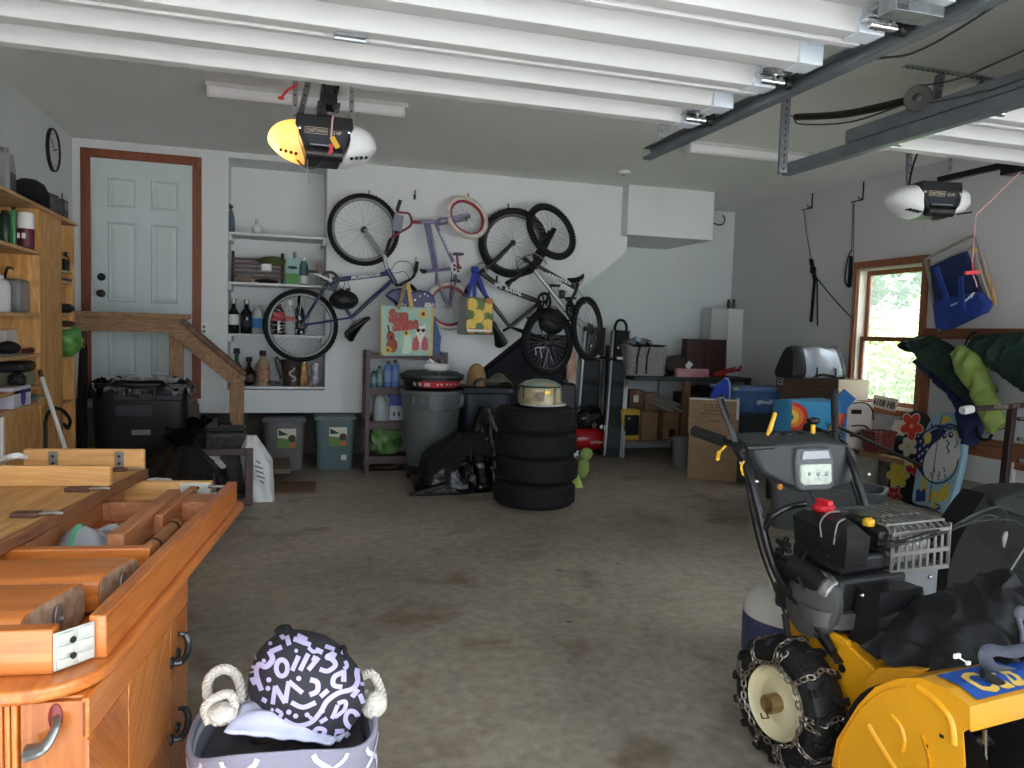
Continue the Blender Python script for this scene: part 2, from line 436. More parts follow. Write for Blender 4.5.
tw=.075
tr.bb(tx0,tx0+tw,YW-.025,YW,tz0,tz1);tr.bb(tx1-tw,tx1,YW-.025,YW,tz0,tz1);tr.bb(tx0+tw,tx1-tw,YW-.025,YW,tz1-tw,tz1)
tr.build('door_trim',REDWOOD,door,bev=.004)
MB().bb(tx0+tw,tx1-tw,YW-.05,YW,dz0-.03,dz0-.004).build('door_sill',mat('sill_dark',(40,38,36),.5),door,bev=.004)
LANDM=mat('landing_boards',(120,104,86),.7,var=.1,vscale=5)
lz=dz0-.035
l=MB();ly=6.75
l.bb(XL,-.72,ly,YW-.005,lz-.04,lz)
for k in range(3):
 x=-.72+.26*k;z=lz-.175*(k+1)
 l.bb(x,x+.29,ly,YW-.005,z-.04,z);l.bb(x-.005,x+.015,ly+.02,YW-.005,z,z+.135)
l.bb(XL,-.74,ly+.02,ly+.06,.0,lz-.04);l.bb(-.76,-.72,ly+.02,ly+.06,0,lz-.04)
struct(l.build('floor_landing',LANDM,bev=.004,smooth=False))
sh=thing('alcove_shelving','white painted shelves built into the wall recess beside the house door','shelves',((aL+aR)/2,YW+.2,aB))
SHM=mat('shelf_white',(218,221,222),.5,var=.02,vscale=3)
SZ=[P(277,y,Y=YW+.01).z for y in(234.6,283.5,334.7,386.6)]
for i,z in enumerate(SZ):
 s=MB().bb(aL+.003,aR-.003,YW+.01,YW+AD-.02,z-.022,z)
 if i<3:
  s.bb(aL+.003,aL+.03,YW+.03,YW+AD-.02,z-.075,z-.022);s.bb(aR-.03,aR-.003,YW+.03,YW+AD-.02,z-.075,z-.022)
 s.build('shelf',SHM,sh,bev=.002,smooth=False)
GRASSM=mat('lawn',(70,100,45),.9,var=.3,vscale=3)
struct(MB().bb(XR+.15,40,-30,40,-.3,-.16).build('ground_lawn',GRASSM,smooth=False))
DRIVEM=mat('driveway',(184,184,184),.85,var=.06,vscale=2,bump=.2,bscale=60)
struct(MB().bb(-14,16,-20,YF-.1,-.3,-.01).build('ground_driveway',DRIVEM,smooth=False))
world=bpy.data.worlds.new('sky');SC.world=world;world.use_nodes=True
nt=world.node_tree;bg=nt.nodes['Background']
tc=nt.nodes.new('ShaderNodeTexCoord');dt=nt.nodes.new('ShaderNodeVectorMath');dt.operation='DOT_PRODUCT'
dt.inputs[1].default_value=(.92,-.38,.12)
nt.links.new(tc.outputs['Generated'],dt.inputs[0])
rp=nt.nodes.new('ShaderNodeValToRGB');e=rp.color_ramp.elements
e[0].position=0.0;e[0].color=(.28,.32,.33,1);e[1].position=.9;e[1].color=(.86,.93,1,1)
mr=nt.nodes.new('ShaderNodeMapRange');mr.inputs[1].default_value=-.8;mr.inputs[2].default_value=.8
nt.links.new(dt.outputs['Value'],mr.inputs[0]);nt.links.new(mr.outputs[0],rp.inputs['Fac']);nt.links.new(rp.outputs['Color'],bg.inputs['Color'])
bg.inputs['Strength'].default_value=1.9
sun=bpy.data.lights.new('sun','SUN');sun.energy=17;sun.angle=.03;sun.color=(1,.975,.95)
so=bpy.data.objects.new('sun',sun);COL.objects.link(so)
so.rotation_euler=V3((.55,-.35,-1)).to_track_quat('-Z','Y').to_euler()
LEAFM=None
def leafmat(name,c1,c2):
 m=mat(name,c1,.6,c2=c2,vscale=3)
 b=m.node_tree.nodes['Principled BSDF'];b.inputs['Subsurface Weight'].default_value=0
 return m
def foliage(name,c,r,n,size,m,label,cat,trunk=None,group=None):
 t=thing(name,label,cat,(c[0],c[1],-.16),group)
 f=MB();rnd=random.Random(hash(name)%1000+int(c[1]*10))
 for i in range(n):
  d=V3((rnd.gauss(0,1),rnd.gauss(0,1),rnd.gauss(0,1))).normalized()*(rnd.random()**.4)
  p=V3(c)+V3((d.x*r[0],d.y*r[1],d.z*r[2]))
  a=V3((rnd.gauss(0,1),rnd.gauss(0,1),rnd.gauss(0,1))).normalized();b=a.orthogonal().normalized()
  s=size*rnd.uniform(.6,1.3)
  f.poly((p-a*s,p+b*s*.4,p+a*s,p-b*s*.4))
 f.build('foliage',m,t,smooth=False)
 b=MB();rt=trunk or .05
 b.tube([(c[0],c[1],-.16),(c[0]+.05,c[1],c[2]*.5),(c[0],c[1]+.05,c[2])],[rt,rt*.8,rt*.4],8)
 if not trunk:
  for k in range(5):
   a=k*1.26
   b.tube([(c[0],c[1],-.1),(c[0]+math.cos(a)*r[0]*.3,c[1]+math.sin(a)*r[1]*.3,c[2]*.7),(c[0]+math.cos(a)*r[0]*.7,c[1]+math.sin(a)*r[1]*.7,c[2]+r[2]*.4)],[.03,.022,.01],6)
 b.build('trunk' if trunk else 'stems',mat('bark',(84,70,56),.9,var=.2,vscale=12,bump=.5,bscale=30),t)
 return t
LG=leafmat('leaves_light',(146,166,92),(196,206,140));DG=leafmat('leaves_dark',(86,112,92),(122,146,120))
foliage('leafy_bush',(11.6,10.6,1.2),(.9,1.7,1.6),6500,.085,LG,'bright yellow-green bush close outside the lower window pane','bush')
foliage('leafy_bush',(9.3,10.4,.8),(1.0,1.0,1.15),4200,.085,LG,'rounded light-green bush outside at the left of the window','bush')
foliage('leafy_bush',(9.3,7.9,.9),(.9,1.2,1.2),4600,.085,LG,'tall pale-green bush outside at the right of the window','bush')
for i,(x,y,z,lb)in enumerate(((15,13.7,3.2,'dark tree standing behind the bushes, seen in the middle of the upper pane'),(15.5,17.6,3.6,'dark tree beyond the bushes at the left of the upper pane'),(16,9.8,3.4,'dark tree beyond the bushes at the right of the upper pane'))):
 foliage('tree',(x,y,z),(2.2,1.9,3.2),5600,.2,DG,lb,'tree',trunk=.16,group=None)
DOORW=mat('door_white_steel',(184,186,186),.45,var=.01,vscale=2)
CAPM=mat('end_cap_steel',(196,206,214),.4,metal=.1)
def overhead(x0,x1,label):
 t=thing('garage_door',label,'garage door',((x0+x1)/2,2.1,2.28))
 b=3.15;zb,zt=2.275,2.345;n=0
 for k in range(4):
  y1=b-.54*k;y0=y1-.532
  if k==3:y0=y1-.45
  s=MB();s.bb(x0,x1,y0,y1,zt,zt+.006)
  for(ya,yb)in((y1-.075,y1),(y1-.335,y1-.245),(y0,y0+.05)):
   s.prism([(ya,zt),(ya+.012,zb),(yb-.006,zb),(yb,zt)],(x0+.004,0,0),UY,UZ,(x1-x0-.008,0,0))
  sec=s.build('door_section',DOORW,t,bev=.004,smooth=False)
  for xe in(x0,x1):
   d=1 if xe==x0 else-1
   c=MB()
   for(ya,yb)in((y1-.077,y1+.002),(y1-.337,y1-.243)):
    c.bb(xe-.003*d,xe+.09*d,ya,yb,zb-.004,zt)
   c.bb(xe-.002*d,xe+.06*d,y0,y1,zt-.012,zt-.002)
   c.build('end_stile',CAPM,sec,bev=.003,smooth=False)
  for xe in(x0,x1):
   d=1 if xe==x0 else-1
   r=MB();yr=y1-.115 if k else y1-.11
   r.bb(xe+.01*d,xe+.10*d,yr-.028,yr+.028,zb+.02,zb+.028);r.bb(xe+.04*d,xe+.05*d,yr-.025,yr+.025,zb-.0,zb+.05)
   r.cyl((xe+.09*d,yr,zb+.005),(xe-.01*d,yr,zb+.005),.013,10)
   ro=r.build('roller_hinge',CHROME,t)
   MB().cyl((xe-.012*d,yr,zb+.005),(xe-.038*d,yr,zb+.005),.022,14).build('roller',BLACKP,ro)
  if k==1:
   xm=P(348,45,Z=zb).x if x0<0 else(x0+x1)/2
   h=MB();h.bb(xm-.045,xm+.045,y1+.01-.05,y1+.05-.05,zb-.012,zb-.002);h.cyl((xm-.05,y1-.02,zb-.014),(xm+.05,y1-.02,zb-.014),.009,8)
   h.build('centre_hinge',STEEL,t)
 if x0<0:
  m=MB();c=P(917,8,Z=zb-.02);m.bb(c.x-.10,c.x+.06,c.y-.035,c.y+.035,zb-.05,zb-.046);m.bb(c.x-.10,c.x+.06,c.y+.03,c.y+.035,zb-.05,zb+.02);m.bb(c.x-.10,c.x-.096,c.y-.035,c.y+.035,zb-.05,zb+.02);m.bb(c.x-.06,c.x+.06,c.y-.035,c.y-.03,zb-.05,zb-.02)
  m.build('corner_bracket',STEEL,t,bev=.002,smooth=False)
 return t
def track(name,x,y0,y1,z,label,flip=1):
 m=MB();h,w_,th=.056,.042,.003
 m.bb(x-th,x+th,y0,y1,z-h/2,z+h/2)
 for s in(-1,1):m.bb(min(x,x-w_*flip),max(x,x-w_*flip),y0,y1,z+s*h/2-th,z+s*h/2+th)
 m.bb(x-w_*flip-th,x-w_*flip+th,y0,y1,z-h/2,z-h/2+.012)
 o=m.build(name,mat('track_steel',(112,120,126),.42,metal=.55,var=.08,vscale=9),smooth=False)
 return tag(o,label,'door track','overhead door tracks')
overhead(-1.22,1.745,'white ribbed steel garage door rolled up overhead above the desk and the orange-lit opener')
overhead(2.70,5.04,'white ribbed steel garage door rolled up at the right, behind the near ceiling tracks')
track('door_track',1.835,.75,3.72,2.285,'steel door track beside the right edge of the nearer rolled-up door',1)
track('door_track',2.635,.75,3.72,2.275,'lower steel door track hanging from the perforated strap, left of the second door',-1)
track('door_track',2.63,.75,3.22,2.34,'short upper steel track above the lower one at the second door',-1)
track('door_track',-1.31,.75,3.72,2.285,'steel door track along the left edge of the nearer rolled-up door',-1)
track('door_track',5.12,.75,3.72,2.285,'steel door track along the right wall beside the second rolled-up door',1)
def strap(name,a,b,label,w_=.04,group='perforated hanger straps',holes=True,up=(0,1,0)):
 m=MB();a,b=V3(a),V3(b)
 d=(b-a).normalized();x=d.cross(V3(up)).normalized()
 m.bar(a,b,.003,w_,up=x);m.mi=1
 L=(b-a).length;n=int(L/.035);nn=x.cross(d)
 for i in range(n):
  p=a+d*(.02+i*.035)
  for s in(-1,1):
   m.disc(p+x*.0025*s,d,nn,.0075,8)
 m.mi=0;m.bar(a+nn*w_/2+x*w_*.0,b+nn*w_/2,w_*.9,.003,up=x)
 return tag(m.build(name,[STEEL,mat('hole_dark',(30,32,34),.8)],smooth=False),label,'bracket',group)
strap('hanger_strap',(2.575,3.63,2.24),(2.575,3.63,ZC),'vertical perforated steel strap holding the end of the lower track of the second door',.05)
strap('hanger_strap',(1.86,3.66,2.30),(1.86,3.66,ZC),'perforated strap holding the far end of the track beside the nearer door',.035)
p0,p1=P(905,66,Z=ZC-.005),P(1024,88,Z=ZC-.005)
strap('hanger_angle',(p0.x,p0.y,ZC-.006),(p1.x+.5,p0.y,ZC-.006),'long perforated steel angle screwed flat along the ceiling above the second door',.045,up=(0,0,1))
for a_,b_,lb in(((942,73),(936,108),'perforated strap dropping from the flat ceiling angle beside the pulley'),((984,82),(970,101),'second perforated strap dropping from the flat ceiling angle, right of the pulley')):
 strap('hanger_strap',P(*b_,Y=3.60),P(*a_,Z=ZC-.01),lb,.05)
sp=thing('door_spring','black extension spring with a round pulley stretched above the second door track','spring',(2.59,3.2,2.4))
q0,q1=P(796,117,X=2.59),P(906,101,X=2.59)
mid=(q0+q1)/2;mid.z-=.02
ctr=spline([q0,mid,q1],60);m=MB();hel=[]
for i,p in enumerate(ctr):hel.append(p)
m.tube(ctr,.018,10);m.build('coil',mat('spring_black',(30,27,24),.45,metal=.4,bump=.6,bscale=100),sp)
pc=P(918,98,X=2.59)
MB().lathe([(.0,-.012),(.012,-.014),(.02,-.008),(.052,-.01),(.056,-.006),(.046,0),(.056,.006),(.052,.01),(.02,.008),(.012,.014),(0,.014)],pc,(-.8,-.5,-.1),24).build('pulley',mat('pulley_grey',(70,70,68),.5,metal=.5),sp)
MB().bar(q1,pc,.02,.006).build('yoke',STEEL,sp)
MB().tube([q0,q0+V3((0,.05,.02)),(2.575,3.62,q0.z+.01)],.005,6).build('hook',STEEL,sp)
def cable(name,pts,r,m,label,cat='cable',group=None):
 return tag(MB().tube(spline(pts,8),r,6).build(name,m),label,cat,group)
CABM=mat('cable_dark',(48,48,48),.5)
cable('lift_cable',[pc+V3((0,0,.05)),P(960,78,X=2.58),P(1030,48,X=2.57),(2.57,.8,2.5)],.004,CABM,'thin upper lift cable running from the pulley toward the door opening')
cable('lift_cable',[pc+V3((.02,-.03,-.03)),P(980,92,X=2.6),P(1030,76,X=2.58),(2.58,.8,2.37)],.004,CABM,'thin lower lift cable running from the pulley just above the track')
cable('lift_cable',[(1.86,3.4,2.36),P(850,66,X=2.0),P(940,40,X=2.0),(2.0,1.2,2.48)],.004,CABM,'thin cable drooping between the nearer door track and the ceiling')
cable('safety_wire',[q0,P(800,124,X=2.6),P(850,122,X=2.6),P(905,104,X=2.6)],.004,CABM,'slack black wire sagging below the black extension spring','wire')
LITM=bpy.data.materials.new('lit_lens');LITM.use_nodes=True
_n=LITM.node_tree;_b=_n.nodes['Principled BSDF'];_o=_n.nodes['Material Output']
_b.inputs['Base Color'].default_value=rgb((236,214,180));_b.inputs['Roughness'].default_value=.35
_t=_n.nodes.new('ShaderNodeBsdfTranslucent');_t.inputs['Color'].default_value=rgb((240,205,150))
_x=_n.nodes.new('ShaderNodeMixShader');_x.inputs[0].default_value=.55
_n.links.new(_b.outputs[0],_x.inputs[1]);_n.links.new(_t.outputs[0],_x.inputs[2]);_n.links.new(_x.outputs[0],_o.inputs['Surface'])
LENSM=mat('lens_white',(224,226,228),.35)
PANELM=mat('opener_panel',(44,48,58),.35)
def opener(c,label,lit,rz=0):
 """c: centre of the body; front faces -Y"""
 M=Matrix.Translation(V3(c))@Matrix.Rotation(rz,4,'Z')
 t=thing('garage_opener',label,'garage door opener',M=M)
 R=M
 def w(p):return R@V3(p)
 X,Yv,Z=(R.to_3x3()@UX),(R.to_3x3()@UY),UZ
 m=MB()
 prof=[(-.135,.10),(.135,.10),(.14,.05),(.105,-.045),(.085,-.10),(-.085,-.10),(-.105,-.045),(-.14,.05)]
 m.prism(prof,w((0,-.14,0)),X,Z,Yv*.30)
 m.build('housing',mat('opener_black',(26,27,30),.4),t,bev=.006)
 m=MB();m.prism([(-.118,.038),(.118,.038),(.072,-.052),(-.072,-.052)],w((0,-.1405,.0)),X,Z,Yv*-.006)
 fp=m.build('front_panel',[PANELM],t,bev=.002)
 m=MB();m.text('CRAFTSMAN',.026,w((-.088,-.1475,.012)),X,Z,.0005,width=.095);m.text('1/2 HP',.026,w((.03,-.1475,.008)),X,Z,.0005,width=.05)
 a=[(-.094,.036),(.012,.036),(.012,.006),(-.094,.006)]
 for i in range(4):
  p,q=a[i],a[(i+1)%4]
  m.bar(w((p[0],-.1475,p[1])),w((q[0],-.1475,q[1])),.0015,.0015)
 m.build('lettering',mat('letter_tan',(205,190,160),.5),fp,smooth=False)
 MB().bar(w((-.07,-.149,-.047)),w((.07,-.149,-.047)),.003,.006).build('trim_line',mat('silver_line',(150,152,158),.3,metal=.6),fp)
 MB().cyl(w((-.088,-.12,-.082)),w((.088,-.12,-.082)),.036,20).build('light_bar',mat('opener_black',(26,27,30),.4),t)
 for s in(-1,1):
  m=MB()
  def f(u,v):
   a=u*2*PI;k=math.sin(v*PI/2);rr=max(0,1-k**2.4)**.5
   zc=-.012*(1-v);y=math.copysign(abs(math.cos(a))**.8,math.cos(a))*.155*(.3+.7*rr)*rr**.5
   z=math.copysign(abs(math.sin(a))**.8,math.sin(a))*(.105-.02*v)*rr
   x0=.125-.04*max(0,(-z-.02)/.1)
   return w((s*(x0+.145*k),y+.01,z+zc))
  m.grid(f,36,14,wrap=True)
  lens=m.build('lamp_cover',LITM if(lit and s<0)else LENSM,t)
  sl=MB()
  for k in range(4):sl.ball(w((s*(.135+.024*k),-.118,-.094+.004*k)),(.008,.03,.006),None,10)
  sl.build('vent_slot',BLACKP,lens)
  MB().lathe([(.009,0),(.009,.004),(0,.006)],w((s*.118,-.146,.03)),-Yv,12).build('screw',CHROME,t)
 ht=ZC-c[2]
 for s,dx in((-1,-.15),(1,.15)):
  m=MB();m.bar(w((s*.14,.0,.09)),w((s*.14,0,ht)),.025,.003,up=Yv)
  m.mi=1
  for k in range(int((ht-.1)/.05)):m.disc(w((s*.14,-.002-.0005,.12+.05*k)),X,Z,.005,8)
  m.build('strap',[STEEL,mat('hole_dark',(30,32,34),.8)],t)
 m=MB();m.bar(w((-.12,.04,.10)),w((-.02,.25,ht)),.03,.003,up=Yv);m.mi=1
 d=(w((-.02,.25,ht))-w((-.12,.04,.10)))
 for k in range(8):m.disc(w((-.12,.04,.10))+d*(.08+k*.11)-Yv*.003,d.normalized(),X,.006,8)
 m.build('brace',[STEEL,mat('hole_dark',(30,32,34),.8)],t)
 return t,w,X,Yv
c1=V3((.197,4.14,P(325,136,Y=4.0).z))
t,w,X,Yv=opener(c1,'garage door opener with its left lamp cover glowing orange, hung by the strip light',True)
rail=MB();rail.bar((c1.x+.0,4.1,c1.z+.115),(c1.x+.0,.62,2.40),.035,.035)
rail.bar((c1.x-.03,4.1,c1.z+.10),(c1.x-.03,3.5,c1.z+.11),.012,.03);rail.bar((c1.x+.03,4.1,c1.z+.10),(c1.x+.03,3.5,c1.z+.11),.012,.03)
rail.build('drive_rail',BLACKM,t)
tr=MB();tr.bb(c1.x-.035,c1.x+.035,3.62,3.8,c1.z+.05,c1.z+.14);tr.bar((c1.x,3.7,c1.z+.06),(c1.x,3.5,c1.z-.02),.03,.012);tr.ball((c1.x+.02,3.72,c1.z+.06),.02)
for k in range(5):tr.cyl((c1.x-.05,3.64+.03*k,c1.z+.06),(c1.x+.05,3.64+.03*k,c1.z+.06),.008,8)
tr.build('trolley',BLACKM,t)
pl=P(333,113,Y=3.68)
MB().tube(spline([(c1.x+.01,3.7,c1.z+.05),(pl.x,3.68,pl.z),P(332,125,Y=3.68),P(331,138,Y=3.68)],6),.004,6).build('release_cord',mat('cord_pink',(196,150,150),.7),t)
m=MB();a=P(332,137,Y=3.68);b=P(338,148,Y=3.68);m.bar(a,b,.008,.022);m.build('release_tag',mat('tag_yellow',(214,170,50),.6),t)
m=MB();a=P(331,144,Y=3.68);m.tube([a,P(331,151,Y=3.68),P(328,154,Y=3.68)],[.008,.01,.005],8);m.build('release_handle',mat('handle_red',(200,60,62),.5),t)
MB().tube(spline([P(296,158,Y=4.1),P(302,165,Y=4.1),P(310,168,Y=4.1),P(318,166,Y=4.1),P(323,160,Y=4.1)],6),.0045,6).build('power_loop',BLACKP,t)
MB().tube(spline([P(307,157,Y=4.05),P(308,172,Y=4.05),P(309,182,Y=4.05),P(311,184,Y=4.05)],5),.002,5).build('antenna',mat('wire_grey',(150,150,152),.5),t)
rb=MB();a,b=P(281,98,Y=4.0),P(295,86,Y=4.0);rb.tube(spline([a,(a+b)/2+V3((0,.01,.012)),b],5),[.007]*11,6);rb.ball(a,(.016,.008,.009));rb.tube([b,P(297,84,Y=4.1)],.006,6)
tag(rb.build('red_ribbon',mat('ribbon_red',(206,48,50),.6)),'small red tag tied to the strap left of the lit opener','tag')
bl=bpy.data.lights.new('opener_bulb','POINT');bl.energy=.95;bl.color=(1,.63,.25);bl.shadow_soft_size=.03
bo=bpy.data.objects.new('opener_bulb',bl);COL.objects.link(bo);bo.location=w((-.205,-.01,-.02))
c2=V3((4.03,4.12,P(932,197,Y=4.0).z))
t,w,X,Yv=opener(c2,'unlit white-covered garage door opener near the right wall',False,rz=-.18)
e=V3((4.05,.62,2.42));a=w((.0,-.1,.115))
MB().bar(a,e,.035,.035).build('drive_rail',BLACKM,t)
tr=MB();d=(e-a);q=a+d*.17
tr.box(q-UZ*.03,(.08,.22,.07));tr.bar(q,q+V3((.02,-.1,-.12)),.03,.012);tr.bar(q+V3((0,-.05,-.02)),q+V3((.35,-.12,-.09)),.03,.025)
tr.build('trolley',BLACKM,t)
MB().tube([q+V3((0.0,0,-.05)),P(976,215,Y=q.y),P(974,238,Y=q.y),P(972,262,Y=q.y)],.0035,6).build('release_cord',mat('cord_pink',(196,150,150),.7),t)
h=MB();h.bar(P(965,273,Y=q.y),P(979,272,Y=q.y),.014,.02);h.tube([P(972,262,Y=q.y),P(973,272,Y=q.y)],.004,6)
h.build('release_handle',mat('handle_red',(200,60,62),.5),t)
MB().bar(P(974,253,Y=q.y),P(975,249,Y=q.y),.025,.006).build('release_tag',mat('tag_yellow',(214,170,50),.6),t)
MB().tube([P(973,275,Y=q.y),P(976,282,Y=q.y),P(977,287,Y=q.y)],.003,6).build('cord_tail',mat('cord_pink',(196,150,150),.7),t)
MB().tube(spline([P(933,210,Y=4.0),P(931,218,Y=4.0),P(925,224,Y=4.0),P(923,229,Y=4.0)],5),.002,5).build('antenna',mat('wire_grey',(150,150,152),.5),t)
cable('power_cord',[P(909,185,Y=4.1),P(912,170,Y=4.1),P(918,152,Y=4.1),(4.02,4.1,2.8)],.007,BLACKP,'black power cord rising from the unlit opener','cord')
def strip(x0,x1,y,label):
 t=thing('strip_light',label,'ceiling light',((x0+x1)/2,y,ZC-.07),'fluorescent strip lights')
 MB().bb(x0-.02,x1+.03,y-.05,y+.05,ZC-.03,ZC-.0005).build('base_tray',mat('light_tray',(190,190,188),.5),t,bev=.003)
 m=MB();m.prism([(-.055,0),(-.05,-.045),(-.03,-.062),(.03,-.062),(.05,-.045),(.055,0)],(x0,y,ZC-.03),UY,UZ,(x1-x0,0,0));m.build('diffuser',mat('diffuser',(222,222,224),.35),t,bev=.004)
 for x in(x0,x1):MB().prism([(-.058,.002),(-.054,-.047),(-.032,-.065),(.032,-.065),(.054,-.047),(.058,.002)],(x-.008,y,ZC-.03),UY,UZ,(.016,0,0)).build('end_cap',mat('endcap',(200,200,200),.5),t)
strip(-.46,.79,5.45,'long white strip light on the ceiling behind the orange-lit opener')
strip(3.06,4.12,5.56,'white strip light on the ceiling behind the door tracks at the right')
p=P(624,171,Z=ZC)
sd=thing('smoke_detector','round white smoke detector on the ceiling left of the boxed duct','smoke detector',(p.x,p.y,ZC-.04))
MB().lathe([(.066,0),(.066,-.012),(.058,-.03),(.03,-.036),(0,-.037)],(p.x,p.y,ZC),(0,0,1),24).build('body',WHITEP,sd)
MB().lathe([(.012,-.036),(.012,-.045),(0,-.046)],(p.x,p.y,ZC),(0,0,1),12).build('test_button',GREYP,sd)
def S(px,py,dy=0):return P(px,py,Y=YW+.12+dy)
def hpx(n,Y):return n*Y/FOC*.967
def bottle(px,ytop,ybot,wpx,m,label,shelf,cap=None,label_m=None,style='wine',dy=0,cat='bottle',lb=(.25,.55),name='bottle'):
 Y=YW+.13+dy;b=P(px,ybot,Y=Y);z0=SZ[shelf];h=P(px,ytop,Y=Y).z-P(px,ybot,Y=Y).z;r=hpx(wpx,Y)/2
 t=thing(name,label,cat,(b.x,Y,z0))
 prof={'wine':[(.9,0),(1,.03),(1,.55),(.9,.63),(.4,.75),(.36,.96),(.42,.965),(.42,1),(0,1)],'soda':[(.85,0),(1,.05),(.95,.2),(1,.3),(1,.62),(.75,.8),(.36,.92),(.36,1),(0,1)],'jug':[(.95,0),(1,.04),(1,.5),(.95,.58),(.55,.72),(.3,.8),(.3,1),(0,1)],'round':[(.5,0),(.85,.1),(1,.3),(.85,.5),(.3,.66),(.26,.92),(.32,.93),(.32,1),(0,1)]}[style]
 bt=MB().lathe([(q[0]*r,q[1]*h)for q in prof],(b.x,Y,z0+.001),(0,0,1),20).build('glass_body',m,t)
 if cap:MB().lathe([(r*.43,h*.86),(r*.45,h*.87),(r*.45,h*1.012),(0,h*1.014)],(b.x,Y,z0+.001),(0,0,1),16).build('cap',cap,t)
 if label_m:MB().lathe([(r*1.015,h*lb[0]),(r*1.02,h*lb[0]+.002),(r*1.02,h*lb[1]-.002),(r*1.015,h*lb[1])],(b.x,Y,z0+.001),(0,0,1),20).build('paper_label',label_m,t)
 return t
DKG=mat('dark_green_glass',(16,30,20),.08,coat=.5);BLKG=mat('black_glass',(14,14,17),.08,coat=.5);BRG=mat('brown_glass',(44,22,14),.1,coat=.5)
GRG=mat('green_glass',(34,92,58),.08,coat=.5);CLR=mat('clear_plastic',(214,222,224),.12,alpha=.45);FOILM=mat('foil_silver',(170,172,172),.35,metal=.6)
LBLW=mat('label_white',(214,214,208),.7);LBLB=mat('label_blue',(52,118,178),.6);LBLR=mat('label_red',(176,40,58),.6);LBLD=mat('label_dark',(40,44,58),.6)
COLA=mat('cola_dark',(26,14,12),.1,coat=.5)
bottle(233.5,298,332.5,10,DKG,'dark wine bottle with a cream label, leftmost on the middle alcove shelf',2,FOILM,LBLW)
bottle(246.5,298.5,332.5,11,BLKG,'black wine bottle with a silver foil neck, second on the middle alcove shelf',2,FOILM,LBLD,lb=(.2,.4))
bottle(257,304,332.5,11,CLR,'clear water bottle with a blue and white label on the wine shelf',2,WHITEP,LBLB,'soda',lb=(.2,.55))
bottle(266.5,308,332.5,8,CLR,'narrow clear plastic bottle touching the back bicycle wheel',2,WHITEP,None,'soda')
bottle(278,304,334,14,COLA,'large dark cola bottle with a red label behind the wheel spokes',2,mat('cap_red',(150,30,40),.5),LBLR,'soda',lb=(.45,.75))
bottle(290,301,334,12,CLR,'clear soda bottle with a red label right of the cola bottle',2,WHITEP,LBLR,'soda',lb=(.42,.56))
bottle(299,295,334,11,BLKG,'tall black wine bottle behind the wheel hub',2)
bottle(236.5,345.5,382,13,GRG,'round green glass bottle with a white label, partly behind the sloping handrail',3,BLACKP,LBLW,'round',lb=(.2,.42))
bottle(249,356,384,13,BRG,'brown squat bottle with a round dark emblem on the bottom shelf',3,BLACKP,mat('label_seal',(60,40,30),.5),'round',lb=(.15,.4))
bottle(262.5,349.5,384,14,mat('amber_clear',(190,168,130),.1,alpha=.7),'big amber bottle with an orange and blue label on the bottom alcove shelf',3,BLACKP,mat('label_orange_blue',(206,150,96),.6,c2=(60,74,110),vscale=30),'jug',lb=(.1,.55))
bottle(256.5,215,230.6,10,CLR,'small clear glass decanter alone on the top shelf',0,None,None,'round')
p=S(231,230);t=thing('spray_bottle','tall dark blue-grey spray bottle at the left end of the top shelf','bottle',(p.x,YW+.13,SZ[0]))
m=MB();h=P(231,204,Y=YW+.13).z-SZ[0]
m.lathe([(.035,0),(.036,.02),(.034,h*.5),(.015,h*.75),(.012,h*.8)],(p.x,YW+.13,SZ[0]),UZ,16);m.build('flask',mat('slate_plastic',(86,104,116),.4),t)
MB().bar((p.x+.01,YW+.13,SZ[0]+h*.86),(p.x-.04,YW+.13,SZ[0]+h*.98),.02,.04).build('trigger_head',mat('navy_plastic',(36,50,66),.5),t)
x0,x1,z0,z1=fb(231,252,284,279,YW+.14)
z0=SZ[1]
t=thing('slatted_crate','dark red-brown slatted wooden rack lying on the second alcove shelf','rack',((x0+x1)/2,YW+.14,z0))
DRED=wood('dark_red_wood',(58,28,26),(84,44,40),.5,(1,10,10),3,1)
for k in range(5):
 z=z0+.045+k*.042
 MB().bb(x0+.01,x1-.01,YW+.12+k*.012,YW+.14+k*.012,z,z+.022).build('slat',DRED,t,bev=.002)
for x in(x0,x1-.03):MB().bar((x+.015,YW+.13,z0),(x+.015,YW+.2,z1+.0),.026,.03).build('side_rail',mat('rack_dark',(34,26,26),.5),t)
cl=MB().blob((S(272,262).x,YW+.15,z0+.215),(.1,.05,.035),3,.3,3);tag(cl.build('green_cloth',mat('olive_cloth',(72,84,42),.9,bump=.4,bscale=60)),'small olive green cloth on top of the slatted rack','cloth')
q0,q1,r0,r1=fb(261,264,272,271,YW+.1)
tag(MB().bb(q0,q1,YW+.08,YW+.115,r0,r1).build('white_tub',WHITEP,bev=.006),'small white plastic tub in front of the slatted rack','tub')
p=S(244,277);tag(MB().blob((p.x,YW+.07,SZ[1]+.03),(.075,.04,.03),5,.2,4).build('rag_bundle',mat('rag_beige',(160,140,122),.9,c2=(110,92,80),vscale=40)),'speckled beige rag bundle at the left front of the second alcove shelf','rag')
p=S(267,279);tag(MB().blob((p.x,YW+.06,SZ[1]+.018),(.1,.04,.018),6,.15,3).build('dark_pouch',BLACKF),'flat dark pouch lying in front of the slatted rack','pouch')
x0,x1,z0,z1=fb(285,258,300,281.5,YW+.1);z0=SZ[1]
t=thing('spray_bag','green and pale blue bag of garden product on the second alcove shelf','bag',((x0+x1)/2,YW+.12,z0))
m=MB();yb=YW+.1
def f(u,v):
 a=u*2*PI;e=math.copysign(abs(math.cos(a))**.5,math.cos(a)),math.copysign(abs(math.sin(a))**.5,math.sin(a))
 return((x0+x1)/2+e[0]*(x1-x0)/2*(1-.06*v),yb+.03+e[1]*.03*(1-.8*v**2),z0+(z1-z0)*v)
